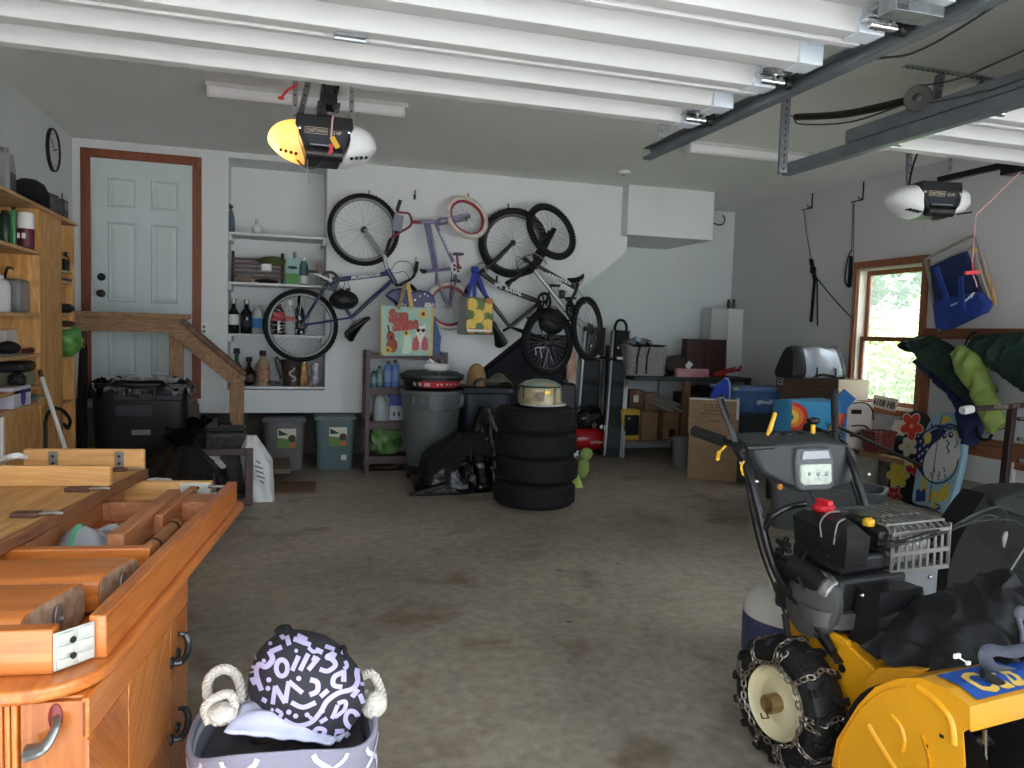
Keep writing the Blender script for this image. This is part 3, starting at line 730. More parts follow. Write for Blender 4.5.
m.grid(f,24,8,wrap=True);bag=m.build('pouch',mat('bag_pale',(160,196,190),.5),t)
m=MB();m.bb(x0+.008,x1-.008,yb-.006,yb+.0,z0+.01,z0+(z1-z0)*.42);m.build('green_band',mat('band_green',(72,140,60),.5),bag)
m=MB();m.disc(((x0+x1)/2,yb-.001,z0+.16),UX,UZ,.045,20,.015);m.build('dark_print',mat('print_dark',(40,60,66),.6),bag,smooth=False)
t=bottle(303.5,256,283,9,mat('teal_plastic',(70,104,110),.4),'teal spray bottle right of the green and pale blue bag',1,WHITEP,LBLW,'soda',lb=(.05,.35))
bottle(294.5,246,279,9,mat('grey_clear',(168,170,172),.2,alpha=.8),'tall grey bottle behind the green and pale blue bag',1,None,None,'wine',dy=.1)
p=S(319,280);m=MB();m.prism([(-.035,0),(.035,0),(.04,.12),(.02,.24),(-.03,.235),(-.02,.1)],(p.x,YW+.12,SZ[1]),UX,UZ,(0,.03,0))
tag(m.build('caulk_sleeve',mat('sleeve_print',(176,172,168),.6,c2=(120,70,64),vscale=12),bev=.006),'bent grey and red packet leaning at the right end of the second alcove shelf','packet')
p=S(292,384);z=SZ[3]
t=thing('ice_bucket','dark metal bucket with a pale printed scroll and side handle on the bottom alcove shelf','bucket',(p.x,YW+.15,z))
h=P(292,360,Y=YW+.15).z-z;r=hpx(23,YW)/2
MB().lathe([(r*.74,0),(r*.78,.004),(r*.98,h-.006),(r,h),(r*.94,h),(r*.72,.01),(0,.01)],(p.x,YW+.15,z+.001),UZ,28).build('bucket_body',mat('bucket_metal',(74,66,62),.45,metal=.6,var=.15,vscale=10),t)
m=MB();pts=[V3((p.x+.035*math.sin(k*.55)*(1-.03*k),YW+.15-r*.93,z+h*(.2+.035*k)))for k in range(16)];m.ribbon(pts,.016,-UY);m.build('scroll_print',mat('print_pale',(170,160,150),.6),t,smooth=False)
MB().tube(spline([(p.x-r*.92,YW+.12,z+h*.9),(p.x-r*1.35,YW+.1,z+h*1.12),(p.x-r*1.3,YW+.1,z+h*.75),(p.x-r*.9,YW+.12,z+h*.3)],6),.008,8).build('handle',BLACKM,t)
for(px,yt,w_,c,lb)in((303.5,363,9,((206,160,90),(96,56,40)),'tan and brown patterned can right of the dark bucket'),(309,365,6,((70,52,60),(140,120,120)),'dark slim can between the tan can and the white can'),(315.5,364,8,((206,210,216),(60,66,84)),'white and navy can at the right end of the bottom alcove shelf')):
 p=S(px,384);h=P(px,yt,Y=YW+.13).z-SZ[3];r=hpx(w_,YW)/2
 t=thing('drink_can',lb,'can',(p.x,YW+.13,SZ[3]))
 MB().lathe([(r*.85,0),(r,.008),(r,h-.012),(r*.86,h)],(p.x,YW+.13,SZ[3]+.001),UZ,18).build('can_body',mat('can_'+str(int(px)),c[0],.35,c2=c[1],vscale=16),t)
 MB().lathe([(r*.87,h-.002),(r*.87,h+.003),(r*.75,h+.001),(0,h+.001)],(p.x,YW+.13,SZ[3]+.001),UZ,18).build('lid',CHROME,t)
p=S(273,384);tag(MB().blob((p.x,YW+.1,SZ[3]+.022),(.05,.04,.022),9,.35,4).build('foil_scrap',mat('foil_dark',(96,98,104),.3,metal=.5,bump=.6,bscale=50)),'crumpled dark foil on the bottom shelf left of the bucket','foil')
bottle(273.5,357,384,13,mat('clear_jug',(196,202,206),.15,alpha=.35),'clear empty jug behind the dark bucket handle',3,None,None,'soda',dy=.1)
p=P(204,329,Y=YW);t=thing('outlet','white electrical outlet on the wall right of the house door','outlet',(p.x,YW,p.z))
MB().bb(p.x-.035,p.x+.035,YW-.008,YW-.0005,p.z-.058,p.z+.058).build('cover_plate',WHITEP,t,bev=.002)
m=MB()
for s in(-1,1):m.cyl((p.x,YW-.009,p.z+s*.02),(p.x,YW-.0065,p.z+s*.02),.014,14)
m.build('socket',mat('socket_grey',(120,116,110),.5),t)
def hook(px,py,label,Y=YW,hh=.085):
 a=P(px,py,Y=Y-.004)
 m=MB();m.tube(spline([(a.x,Y-.001,a.z),(a.x,Y-.012,a.z),(a.x,Y-.02,a.z-hh*.5),(a.x,Y-.03,a.z-hh*.9),(a.x-.015,Y-.06,a.z-hh),(a.x-.02,Y-.085,a.z-hh*.8),(a.x-.02,Y-.085,a.z-hh*.6)],5),.0055,8)
 return tag(m.build('wall_hook',BLACKM),label,'hook','black wall hooks')
hook(415,191,'empty black J-shaped hook on the wall above the red handlebar')
hook(369,191,'black hook holding the front wheel of the blue bicycle')
hook(468,194,"black hook holding the white-tyred wheel of the child's bicycle")
hook(508,204,'black hook holding the wide front wheel of the black bicycle')
p=P(718,220,Y=YW2-.0)
tag(MB().tube(spline([P(713,223,Y=YW2-.001),P(721,225,Y=YW2-.02),P(725,220,Y=YW2-.03),P(723,215,Y=YW2-.02)],6),.007,8).build('wall_hook',BLACKM),'black curved hook right of the boxed duct','hook','black wall hooks')
RUB=mat('tyre_black',(12,12,13),.8,var=.15,vscale=40,bump=.2,bscale=150)
RIMS=mat('rim_alloy',(116,120,122),.5,metal=.5);RIMB=mat('rim_black',(26,26,28),.4)
SPK=mat('spoke_steel',(150,152,155),.35,metal=.8)
def wheel(par,c,n,r,tr,rim=RIMS,tyre=RUB,hub=BLACKM,nsp=32,knob=False,spk=SPK,rx=None):
 """bicycle wheel: c hub centre, n axle direction, r outer radius"""
 c,n=V3(c),V3(n).normalized();u=n.cross(UZ).normalized();v=u.cross(n)
 m=MB();N=40
 m.tube([c+(u*math.cos(2*PI*k/N)+v*math.sin(2*PI*k/N))*(r-tr)for k in range(N)],tr,10,closed=True)
 if knob:
  for k in range(56):
   d=u*math.cos(2*PI*k/56)+v*math.sin(2*PI*k/56);t=n.cross(d)
   for s in(-.45,.45):m.box(c+d*(r-.003)+n*tr*s,(.006,tr*.6,.014),Matrix((d,n,t)).transposed())
 w=m.build('wheel',tyre,par)
 m=MB();rr=r-2*tr;prof=[(rr+.006,-tr*.55),(rr-.012,-tr*.5),(rr-.018,0),(rr-.012,tr*.5),(rr+.006,tr*.55)]
 pts=[[c+(u*math.cos(2*PI*k/N)+v*math.sin(2*PI*k/N))*q[0]+n*q[1]for k in range(N)]for q in prof]
 m.grid(lambda a,b:pts[int(round(b*4))][int(round(a*N))%N],N,4,wrap=True)
 m.build('rim',rim,w)
 m=MB()
 for k in range(nsp):
  a=2*PI*k/nsp;s=1 if k%2 else-1;b=a+(.5 if(k//2)%2 else-.5)
  m.tube([c+(u*math.cos(b)+v*math.sin(b))*.022+n*.025*s,c+(u*math.cos(a)+v*math.sin(a))*(rr-.012)],.0016,4,cap=False)
 m.build('spokes',spk,w)
 m=MB();m.cyl(c-n*.045,c+n*.045,.014,12);m.lathe([(.028,-.03),(.028,-.026),(.016,-.02),(.016,.02),(.028,.026),(.028,.03)],c,n,14)
 m.build('hub',hub,w)
 return w
def chainset(par,c,n,r,ang,L=.17,m_ring=BLACKM,m_arm=CHROME,pedal=BLACKP,disc=False):
 c,n=V3(c),V3(n).normalized();u=n.cross(UZ).normalized();v=u.cross(n)
 m=MB();m.lathe([(r*.72 if not disc else 0,-.004),(r,-.003),(r,.003),(r*.72 if not disc else 0,.004)]+([]if disc else[(r*.72,-.004)]),c,n,36)
 for k in range(36):
  a=2*PI*k/36;d=u*math.cos(a)+v*math.sin(a);m.box(c+d*(r+.002),(.006,.005,.004),Matrix((d,n.cross(d),n)).transposed())
 for k in range(5):
  a=2*PI*k/5;d=u*math.cos(a)+v*math.sin(a);m.bar(c,c+d*r*.76,.016,.005,up=n)
 o=m.build('chainring',m_ring,par)
 for s in(0,1):
  a=ang+PI*s;d=u*math.cos(a)+v*math.sin(a);off=n*(.035 if s==0 else-.06)
  m=MB();m.bar(c+off,c+off+d*L,.022,.014,up=n);m.cyl(c+off-n*.01,c+off+n*.012,.018,12);cr=m.build('crank',m_arm,par,bev=.003)
  e=c+off+d*L+n*(.045 if s==0 else-.045)
  m=MB();m.box(e,(.09,.075,.022),Matrix((u,n,v)).transposed());m.build('pedal',pedal,cr,bev=.004)
 return o
def saddle(par,a,b,up,m=BLACKP,w=.14):
 """a tail, b nose"""
 a,b,up=V3(a),V3(b),V3(up).normalized();d=b-a;L=d.length;d.normalize();s=d.cross(up).normalized();up=s.cross(d)
 q=MB()
 def f(u_,v_):
  t=v_;hw=w*.5*((1-t)**1.3*.95+.17);
  if t<.12:hw*=math.sin((.05+t)/.17*PI/2)
  if t>.93:hw*=max(.15,(1-(t-.93)/.07*.8))
  ang=u_*2*PI;
  return a+d*(L*t)+s*hw*math.cos(ang)+up*(.03*math.sin(ang)*(1 if math.sin(ang)>0 else .5)+.02*(2*t-1)**2)
 q.grid(f,20,16,wrap=True)
 o=q.build('saddle',m,par)
 r=MB()
 for k in(-1,1):r.tube([a+d*L*.15+s*.03*k-up*.01,a+d*L*.35+s*.022*k-up*.045,a+d*L*.6+s*.022*k-up*.045,a+d*L*.9+s*.01*k-up*.01],.004,6)
 r.build('rails',CHROME,o)
 return o
def handlebar(par,pts,r,m,grip=None,n=2,gm=BLACKP):
 q=MB();c=spline(pts,6);q.tube(c,r,8);o=q.build('handlebar',m,par)
 L=len(c);k=grip or max(2,L//6)
 for seg in(c[:k+1],c[-k-1:]):
  q=MB();q.tube(seg,r*1.55,10);q.build('grip',gm,o)
 return o
YB=YW-.14
NB=V3((.06,-1,.02))
def B(px,py,dy=0):return P(px,py,Y=YB+dy)
BLU=mat('bike_blue',(30,34,92),.3,coat=.4);SILV=mat('bike_silver',(176,178,182),.3,metal=.5)
t=thing('bicycle','blue bicycle hung upside down beside the alcove, its rear wheel before the bottle shelves','bicycle',B(330,300),'bicycles on the rear wall')
R1=hpx(36.3,YB)
rh,fh=B(301,325.5),B(363.8,229.8)
wheel(t,rh,NB,R1,.024,knob=True);wheel(t,fh,NB,R1,.024,knob=True)
hd0,hd1,bb,sc=B(387,269),B(395,283),B(329,281),B(351.5,317.5)
m=MB()
m.tube([hd0+(hd1-hd0)*.3,bb],.021,10);m.tube([hd0+(hd1-hd0)*.75,sc],.018,10);m.tube([bb,sc],.017,10)
m.tube([hd0,hd1],.025,12)
for s in(-1,1):
 o=NB.normalized()*.045*s
 m.tube([bb+o*.5,rh+o*1.2],.011,8);m.tube([sc+o*.4,B(342,319)+o,rh+o*1.2],.009,8)
fr=m.build('frame',BLU,t)
d=bb-(hd0+(hd1-hd0)*.3);d.normalize()
m=MB();m.text('MONGOOSE',.045,(hd0+(hd1-hd0)*.3)+d*.36+NB.normalized()*.0225-UZ*.012,-d,UZ,.0,width=.27,bold=.002);m.build('lettering',mat('letter_white',(220,222,224),.5),fr,smooth=False)
m=MB();cr=B(384,258)
for s in(-1,1):
 o=NB.normalized()*.052*s;m.tube([fh+o,B(374,245)+o,cr+o*.9],[.013,.016,.018],8)
m.bar(cr+NB.normalized()*.06,cr-NB.normalized()*.06,.03,.03);m.tube([cr,hd0],.02,10)
m.build('fork',SILV,t)
chainset(t,bb+NB.normalized()*.05,NB,.088,.4,m_arm=SILV)
m=MB();m.lathe([(.045,-.012),(.05,-.008),(.03,.012),(0,.014)],rh-NB.normalized()*-.035,NB,20);m.build('cassette',mat('cassette',(70,66,60),.5,metal=.7),t)
MB().tube([sc,B(355,323)],.013,8).build('seatpost',SILV,t)
saddle(t,B(346,338,-.03),B(368,316,-.03),V3((.45,-.75,-.45)),w=.16)
MB().tube([hd1,B(398,286)],.016,8).build('stem',BLACKM,t)
handlebar(t,[P(415,290,Y=YB-.30),P(408,284,Y=YB-.16),P(399,285,Y=YB),P(413,277,Y=YB+.05),P(417,262,Y=YB+.1)],.013,BLACKM)
m=MB()
for pts in([B(391,270),P(398,262,Y=YB-.1),P(410,263,Y=YB-.1),P(415,276,Y=YB-.05)],[B(391,272),P(396,273,Y=YB-.1),P(405,272,Y=YB-.15),P(411,282,Y=YB-.2)]):m.tube(spline(pts,6),.003,6)
m.build('brake_cables',BLACKP,t)
m=MB();m.tube(spline([P(415,276,Y=YB+.02),P(414,267,Y=YB),P(416,257,Y=YB-.02)],5),.007,8);m.build('brake_lever',CHROME,t)
MB().tube([rh+NB.normalized()*.05,rh+V3((.02,0,-.06)),rh+V3((.05,0,-.05)),B(309,315)+NB.normalized()*.05,bb+NB.normalized()*.05+UZ*.085],.004,6).build('chain',mat('chain_dark',(60,54,48),.5,metal=.7),t)
p=P(344,300,Y=YB-.14)
t=thing('bike_helmet','black bicycle helmet hanging by its straps from the blue bicycle','helmet',p)
m=MB();m.blob(p,(.125,.085,.085),11,.08,2.2);
m.build('shell',mat('helmet_black',(24,25,28),.5),t)
m=MB()
for k in range(4):m.bar(p+V3((-.09,-.062+.005*k,.035-.025*k)),p+V3((.08,-.075+.005*k,.0-.022*k)),.012,.012)
m.build('vents',mat('vent_black',(8,8,9),.8),t)
m=MB()
for a,b in(((338,290),(334,281)),((343,289),(344,279)),((350,292),(347,280))):m.tube([P(*a,Y=YB-.14),P((a[0]+b[0])/2+1,(a[1]+b[1])/2,Y=YB-.11),P(*b,Y=YB-.06)],.005,6,flat=.4)
m.build('straps',BLACKF,t)
PUR=mat('bike_purple',(128,122,158),.3,coat=.3,metal=.2);KRED=mat('bike_red',(134,40,62),.35);WTYRE=mat('tyre_white',(206,198,188),.75,bump=.3,bscale=90,var=.06,vscale=20)
RRED=mat('rim_red',(150,40,62),.4)
t=thing('child_bicycle',"purple child's bicycle with white tyres and red handlebars hung from the wall",'bicycle',B(440,270),'bicycles on the rear wall')
n1=V3((.28,-1,.42));fh=B(467,217.5,-.02);R=hpx(24.5,YB)
wheel(t,fh,n1,R,.023,RRED,WTYRE,SPK,20,knob=True)
rh=B(449,306,-.02);wheel(t,rh,NB,hpx(25.5,YB),.023,RRED,WTYRE,SPK,20,knob=True)
h0,h1=B(438.5,221.8,-.05),B(420.5,222,-.05)
m=MB();nn=n1.normalized();crn=B(436.5,222,-.05)
for s in(-1,1):
 o=nn*.045*s;m.tube(spline([crn,crn+o*1.1+V3((.02,0,.008*s)),crn+o*1.2+V3((.06,.0,.012)),fh+o*1.1],5),.014,8)
m.build('fork',PUR,t)
bb,st,sj=B(456,268,-.05),B(427,271,-.05),B(437.5,271,-.05)
m=MB();m.tube([h0,h1],.02,12);m.tube([h0+(h1-h0)*.55,sj],.017,8);m.tube([h0+(h1-h0)*.75,sj+V3((-.03,0,0))],.014,8);m.tube([h0+(h1-h0)*.2,bb],.017,8);m.tube([bb,st],.017,8)
for s in(-1,1):
 o=NB.normalized()*.045*s;m.tube([bb,B(455,280,-.04)+o,rh+o],.010,8);m.tube([sj+V3((-.01,0,0)),B(437,283,-.04)+o,rh+o],.010,8)
fr=m.build('frame',PUR,t)
d=(bb-(h0+(h1-h0)*.2)).normalized();m=MB();m.dashes((h0+(h1-h0)*.2)+d*.10+NB.normalized()*.019-d.cross(NB).normalized()*.012,d,d.cross(NB).normalized(),.22,.022,3)
m.build('lettering',mat('letter_white',(220,222,224),.5),fr,smooth=False)
MB().tube([h1,B(411,222,-.06)],.016,8).build('stem',KRED,t)
handlebar(t,[B(400.5,200,-.2),B(397.5,210.5,-.18),B(401,212.5,-.16),B(409,214,-.1),B(411.5,222,-.06),B(409,227,-.08),B(399,233,-.12),B(391,239,-.14),B(386.5,252,-.16)],.011,KRED,grip=6)
m=MB();m.bar(P(399,215,Y=YB-.2),P(397,231,Y=YB-.2),.09,.012,up=UY);m.build('number_plate',mat('plate_grey',(122,124,140),.4),t,bev=.003)
chainset(t,bb+NB.normalized()*.04,NB,.062,1.45,L=.12,m_ring=WHITEP,m_arm=KRED,pedal=mat('pedal_grey',(66,68,72),.5))
MB().cyl(bb+NB.normalized()*.03,bb+NB.normalized()*.034,.05,24).build('guard_disc',mat('guard_dark',(50,46,54),.5),t)
MB().tube([bb+NB.normalized()*.04+V3((-.05,0,-.03)),rh+NB.normalized()*.04],.004,6).build('chain',mat('chain_dark',(60,54,48),.5,metal=.7),t)
m=MB();m.ball(B(424,271.5,-.05),(.03,.05,.022));m.tube([B(424,271,-.05),B(420,270,-.06)],.012,8);m.build('seat_clamp',BLACKP,t)
BKF=mat('bike_black',(20,20,22),.3,coat=.3)
t=thing('bicycle','black bicycle with white lettering on its tube, its front wheel high on the middle hook','bicycle',B(530,300),'bicycles on the rear wall')
fh=B(513,243,-.02);n2=V3((-.30,-1,0));R=hpx(37,YB)
wheel(t,fh,n2,R,.033,RIMB,RUB,knob=True)
rh=B(548,342,-.10);n3=V3((.42,-1,0));wheel(t,rh,n3,hpx(37.5,YB-.1),.033,RIMB,RUB)
crn,h0,h1=B(487,268,-.05),B(484,270,-.06),B(474,278,-.08)
m=MB();nn=n2.normalized()
for s in(-1,1):
 o=nn*.055*s;m.tube([fh+o,B(500,256,-.03)+o,crn+o*.9],[.015,.02,.02],8)
m.bar(crn+nn*.07,crn-nn*.07,.03,.03);m.build('fork',BKF,t)
bb,sc=B(540,302,-.12),B(510,327,-.12)
m=MB();m.tube([h0,h1],.024,12);m.tube([h0+(h1-h0)*.3,B(500,287,-.08),bb],.024,10);m.tube([h1,B(485,295,-.1),sc],.02,10);m.tube([sc,bb],.018,10)
for s in(-1,1):
 o=n3.normalized()*.05*s;m.tube([sc,B(522,331,-.12)+o,rh+o],.010,8);m.tube([bb,B(541,316,-.12)+o,rh+o],.011,8)
m.tube([B(496,285,-.08),B(497,276,-.05)],.01,8);m.tube([B(506,290,-.08),B(512,281,-.06)],.012,8)
fr=m.build('frame',BKF,t)
a,b=B(493,284.5,-.08),B(523,295.5,-.10);d=(b-a).normalized();nrm=V3((.06,-1,.1)).normalized();v=nrm.cross(d)*-1
m=MB();v=d.cross(nrm).normalized();v=-v if v.z<0 else v
m.text('SPE  RAVAL',.05,a+nrm*.026-v*.016,d,v,0,width=.30,bold=.003);m.build('lettering',mat('letter_white',(220,222,224),.5),fr,smooth=False)
chainset(t,bb+n3.normalized()*.06,n3,.095,1.9,m_arm=BLACKM)
MB().tube([sc,B(503,331,-.13)],.014,8).build('seatpost',BLACKM,t)
saddle(t,B(503,346,-.14),B(492,319,-.16),V3((-.7,-.75,-.3)),w=.16)
MB().tube([h1,B(472,281,-.16)],.016,8).build('stem',BLACKM,t)
handlebar(t,[B(466,292,-.42),B(470,284,-.25),B(473,279,-.12),B(474,275,.0),B(473,268,.08)],.014,BLACKM)
m=MB();m.tube(spline([B(474,274,-.1),B(478,264,-.1),B(488,263,-.08),B(500,255,-.06)],6),.003,6);m.tube(spline([B(474,276,-.1),B(482,262,-.12),B(494,262,-.1)],6),.003,6);m.build('brake_cables',BLACKP,t)
m=MB();m.lathe([(.05,-.014),(.055,-.008),(.03,.014),(0,.016)],rh+n3.normalized()*.035,n3,20);m.build('cassette',mat('cassette',(70,66,60),.5,metal=.7),t)
m=MB()
for k in range(2):m.tube([rh+V3((-.08-.06*k,-.06,-.16+.03*k)),rh+V3((-.10-.05*k,-.06,-.06)),rh+V3((-.05,-.06,-.05))],.006,6)
m.bar(B(530,358,-.16),B(535,365,-.16),.02,.008);m.build('reflectors',mat('reflector',(200,200,200),.3),t)
t=thing('bicycle','black and silver bicycle hung at the right, wheels turned edgeways to the wall','bicycle',B(565,300),'bicycles on the rear wall')
fh=B(551.5,231.5,-.10);n4=V3((.38,-1,.42));wheel(t,fh,n4,hpx(33,YB-.1),.026,RIMB,RUB,knob=True)
rh=B(587.5,328.5,-.30);n5=V3((.85,-1,.1));wheel(t,rh,n5,hpx(35,YB-.25),.026,RIMB,RUB,knob=True)
crn,h0,h1=B(539,254,-.16),B(536.5,259,-.18),B(534.5,270,-.2)
m=MB();nn=n4.normalized()
for s in(-1,1):
 o=nn*.055*s;m.tube([fh+o,B(547,240,-.12)+o,B(543,247,-.14)+o,crn+o*.9],[.02,.021,.026,.026],8)
m.bar(crn+nn*.08,crn-nn*.08,.035,.04);m.tube([crn,h1],.02,10);m.build('fork',BKF,t)
bb,sc=B(566,310,-.26),B(577,289,-.26)
m=MB();m.tube([h0,h1],.025,12);m.tube([h0+(h1-h0)*.5,sc],.02,10);m.tube([sc,bb],.016,10);fr=m.build('frame',BKF,t)
a,b=B(545,273.5,-.22),B(571,285,-.25);d=(b-a).normalized();v=d.cross(nrm).normalized();v=-v if v.z<0 else v
m=MB();m.dashes(a+nrm*.022-v*.012,d,v,(b-a).length*.95,.026,5);m.build('lettering',mat('letter_white',(220,222,224),.5),fr,smooth=False)
m=MB();m.tube([h1,bb],.022,10)
for s in(-1,1):
 o=n5.normalized()*.05*s;m.tube([bb,rh+o],.010,8);m.tube([sc,B(581,300,-.27)+o,rh+o],.008,8)
m.build('lower_tubes',SILV,t)
chainset(t,bb+n5.normalized()*.05,n5,.09,.6,m_arm=BLACKM)
saddle(t,B(571,283,-.30),B(584,278,-.44),V3((.3,-.1,1)),w=.15);MB().tube([sc,B(578,283,-.3)],.014,8).build('seatpost',BLACKM,t)
handlebar(t,[B(507,283,-.55),B(520,276,-.36),B(533,271,-.24),B(529,262,-.1),B(524,259,-.0)],.014,BLACKM)
m=MB();m.tube(spline([B(523,257,-.3),B(534,254,-.32),B(543,259,-.34),B(547,264,-.34)],6),.008,8);m.build('brake_lever',CHROME,t)
m=MB()
for k in range(3):m.tube(spline([B(533,270,-.22),B(524-3*k,262-3*k,-.28),B(517,270-2*k,-.3),B(524,276,-.32)],6),.003,6)
m.tube(spline([B(563,283,-.24),B(558,289,-.28),B(562,295,-.28),B(567,291,-.26)],6),.003,6);m.build('brake_cables',BLACKP,t)
m=MB();m.lathe([(.055,-.016),(.06,-.008),(.032,.016),(0,.018)],rh+n5.normalized()*.04,n5,20);m.build('cassette',mat('cassette',(70,66,60),.5,metal=.7),t)
MB().box(B(562,289,-.26)+V3((0,0,-.05)),(.05,.05,.08)).build('bottle_cage',BLACKP,t,bev=.01)
p=B(553,322,-.22)
t=thing('pannier_bag','black pannier bag wedged between the two black bicycles on the right','bag',p)
MB().blob(p+V3((0,.02,.0)),(.12,.07,.11),21,.18,2.5).build('sack',mat('bag_black_nylon',(20,20,24),.6,bump=.4,bscale=40),t)
m=MB();m.tube(spline([p+V3((-.07,-.05,.1)),p+V3((-.03,-.08,.15)),p+V3((.05,-.06,.1))],5),.01,6,flat=.4);m.tube([p+V3((-.08,-.07,.02)),p+V3((.07,-.08,-.02))],.008,6);m.build('straps',BLACKF,t)
YR=6.72
rl=thing('stair_railing','raw lumber handrail with sloping lower rail in front of the house door','railing',(P(176,380,Y=YR).x,YR,0))
z=P(130,313.5,Y=YR).z;xa,xb=P(70,320,Y=YR).x,P(190,320,Y=YR).x
MB().bb(xa,xb,YR-.055,YR+.075,z-.03,z+.008).build('top_cap',LUMBER,rl,bev=.004)
MB().bb(xa,xb-.02,YR-.02,YR+.018,z-.145,z-.03).build('top_rail',LUMBER,rl,bev=.003)
px_=P(176,380,Y=YR).x
PV=wood('lumber_upright',(120,88,60),(166,130,94),.65,(14,14,2),3,1.5)
MB().bb(px_-.055,px_+.05,YR+.018,YR+.075,lz,z-.03).build('upper_post',PV,rl,bev=.004)
a,b=P(176,322,Y=YR),P(242,376,Y=YR)
LS=wood('lumber_slope',(120,88,60),(166,130,94),.65,(4,14,4),3,1.5)
MB().bar(a+V3((0,-.0,-.06)),b+V3((0,0,-.06)),.038,.12).build('sloping_rail',LS,rl,bev=.003)
MB().bar(a+V3((.04,.01,.02)),b+V3((.03,.01,.016)),.13,.035).build('sloping_cap',wood('lumber_dark',(84,58,44),(122,88,66),.6,(4,14,4),3,1.5),rl,bev=.004)
p2=P(236.5,400,Y=YR).x
MB().bb(p2-.055,p2+.055,YR+.02,YR+.09,0,P(236,374,Y=YR).z-.02).build('lower_post',PV,rl,bev=.004)
x0,x1,z0_,z1_=fb(88,384,187,450,6.2)
t=thing('storage_tote','big black lidless storage tote lined with a bag in front of the house door','tote',((x0+x1)/2,6.4,0))
TBM=mat('tote_black',(16,17,21),.4,var=.1,vscale=5)
cx,cy,hw,hd=(x0+x1)/2,6.42,(x1-x0)/2,.2
def rbox(k,n=36,e=.35):
 a=2*PI*k/n;return math.copysign(abs(math.cos(a))**e,math.cos(a)),math.copysign(abs(math.sin(a))**e,math.sin(a))
def tub(m,cx,cy,hw,hd,z0,z1,taper=.9,wall=.012,n=40,e=.35,rim=.02):
 prof=[(taper,z0),(taper+.01,z0+.005),(1-(.0),z1-rim*2),(1.03,z1-rim*2+.002),(1.03,z1),(.97,z1),(taper-.05,z0+.02)]
 m.grid(lambda u,v:(cx+rbox(u*n,n,e)[0]*hw*prof[int(round(v*6))][0],cy+rbox(u*n,n,e)[1]*hd*prof[int(round(v*6))][0],prof[int(round(v*6))][1]),n,6,wrap=True)
 m.poly([(cx+rbox(k,n,e)[0]*hw*(taper-.05),cy+rbox(k,n,e)[1]*hd*(taper-.05),z0+.02)for k in range(n)])
 return m
tub(MB(),cx,cy,hw,hd,0.0,z1_,.88).build('tub',TBM,t)
m=MB();yf=cy-hd
m.bb(cx-hw*.5,cx+hw*.28,yf-.012,yf+.03,z1_-.125,z1_-.075);m.bb(cx+hw*.34,cx+hw*.9,yf-.012,yf+.03,z1_-.125,z1_-.075)
m.bb(cx-hw*.5,cx+hw*.28,yf-.006,yf+.04,z1_-.25,z1_-.15);m.build('front_panel',mat('tote_ridge',(30,33,40),.4),t,bev=.008)
m=MB();lip=[]
N=60
def lf(u,v):
 a=rbox(u*N,N,.4);k=u*2*PI
 w_=1.06+.03*math.sin(k*9)+.02*math.sin(k*23+1)
 zz=z1_+.012+.018*math.sin(k*7)+.01*math.sin(k*17)-.09*v*(1+.4*math.sin(k*11))
 s=.9+(w_-.9)*min(1,v*2.5)
 return(cx+a[0]*hw*s,cy+a[1]*hd*s*(1.02),zz)
m.grid(lf,N,6,wrap=True)
m.build('bag_liner',BAGM,t)
m=MB()
for k in range(9):m.blob((cx-hw*.2+.05*k-.1,cy-hd*.3+.05*(k%3),z1_+.005+.01*(k%2)),(.03,.02,.025),k,.5,3,2)
m.build('torn_paper',mat('scrap_grey',(140,142,140),.7),t)
MB().box((cx+hw*.05,yf-.01,z1_-.36),(.13,.008,.04)).build('emblem',mat('emblem_grey',(120,124,130),.4),t,bev=.01)
def trashbag(name,c,r,label,seed,tie=None,flat=0.0,slump=(0,0),pow_=1.5):
 """thin film sack: wide pleated base drawn up to a gathered crown"""
 t=thing(name,label,'garbage bag',(c[0],c[1],0))
 h=c[2]+r[2];sd=seed*7.3
 def f(u,v):
  a=u*2*PI;ca,sa=math.cos(a),math.sin(a)
  pr=(1.05-.1*math.exp(-((v-.0)/.06)**2))*(1-.80*v**pow_)
  fold=(1-2*abs(noise.noise(V3((ca*2.6+sd,sa*2.6,v*1.1)))))*.16+(1-2*abs(noise.noise(V3((ca*6+sd,sa*6,v*2.5+3)))))*.07
  lump=noise.noise(V3((ca*1.2+sd,sa*1.2,v*2.2)))*.18
  k=pr*(1+fold*(.55+.6*v)+lump)
  return(c[0]+slump[0]*v+ca*r[0]*k,c[1]+slump[1]*v+sa*r[1]*k,.003+h*v*(1+.05*noise.noise(V3((ca*2,sa*2,sd)))))
 m=MB();m.grid(f,96,40,wrap=True);m.poly([f(k/96,1)for k in range(96)]);m.poly([f(k/96,0)for k in range(96)])
 m.build('bag_body',BAGM,t)
 if tie:
  q=V3(f(0,1));q=sum((V3(f(k/8,1))for k in range(8)),V3())/8
  m=MB();m.grid(lambda u,v:(q.x+math.cos(u*2*PI)*(.04+.07*v**1.5)*(1+.35*math.sin(u*2*PI*5+v*2)),q.y+math.sin(u*2*PI)*(.03+.06*v**1.5),q.z-.03+.13*v+.03*v*math.sin(u*2*PI*3)),40,8,wrap=True)
  m.build('tied_neck',BAGM,t)
 return t
p=P(168,450,Y=5.75);trashbag('garbage_bag',(p.x,5.75,.24),(.38,.3,.24),'slumped black garbage bag in front of the black tote, behind the upturned table',3,True,slump=(.08,.05))
p=P(192,440,Y=6.3);trashbag('garbage_bag',(p.x,6.36,.25),(.13,.13,.25),'small upright black garbage bag right of the black tote',8,True)
x0,x1,z0_,z1_=fb(206,426,246,456,6.55)
t=thing('tool_case','dark shiny plastic case on the floor beside the lower handrail post','case',((x0+x1)/2,6.5,0))
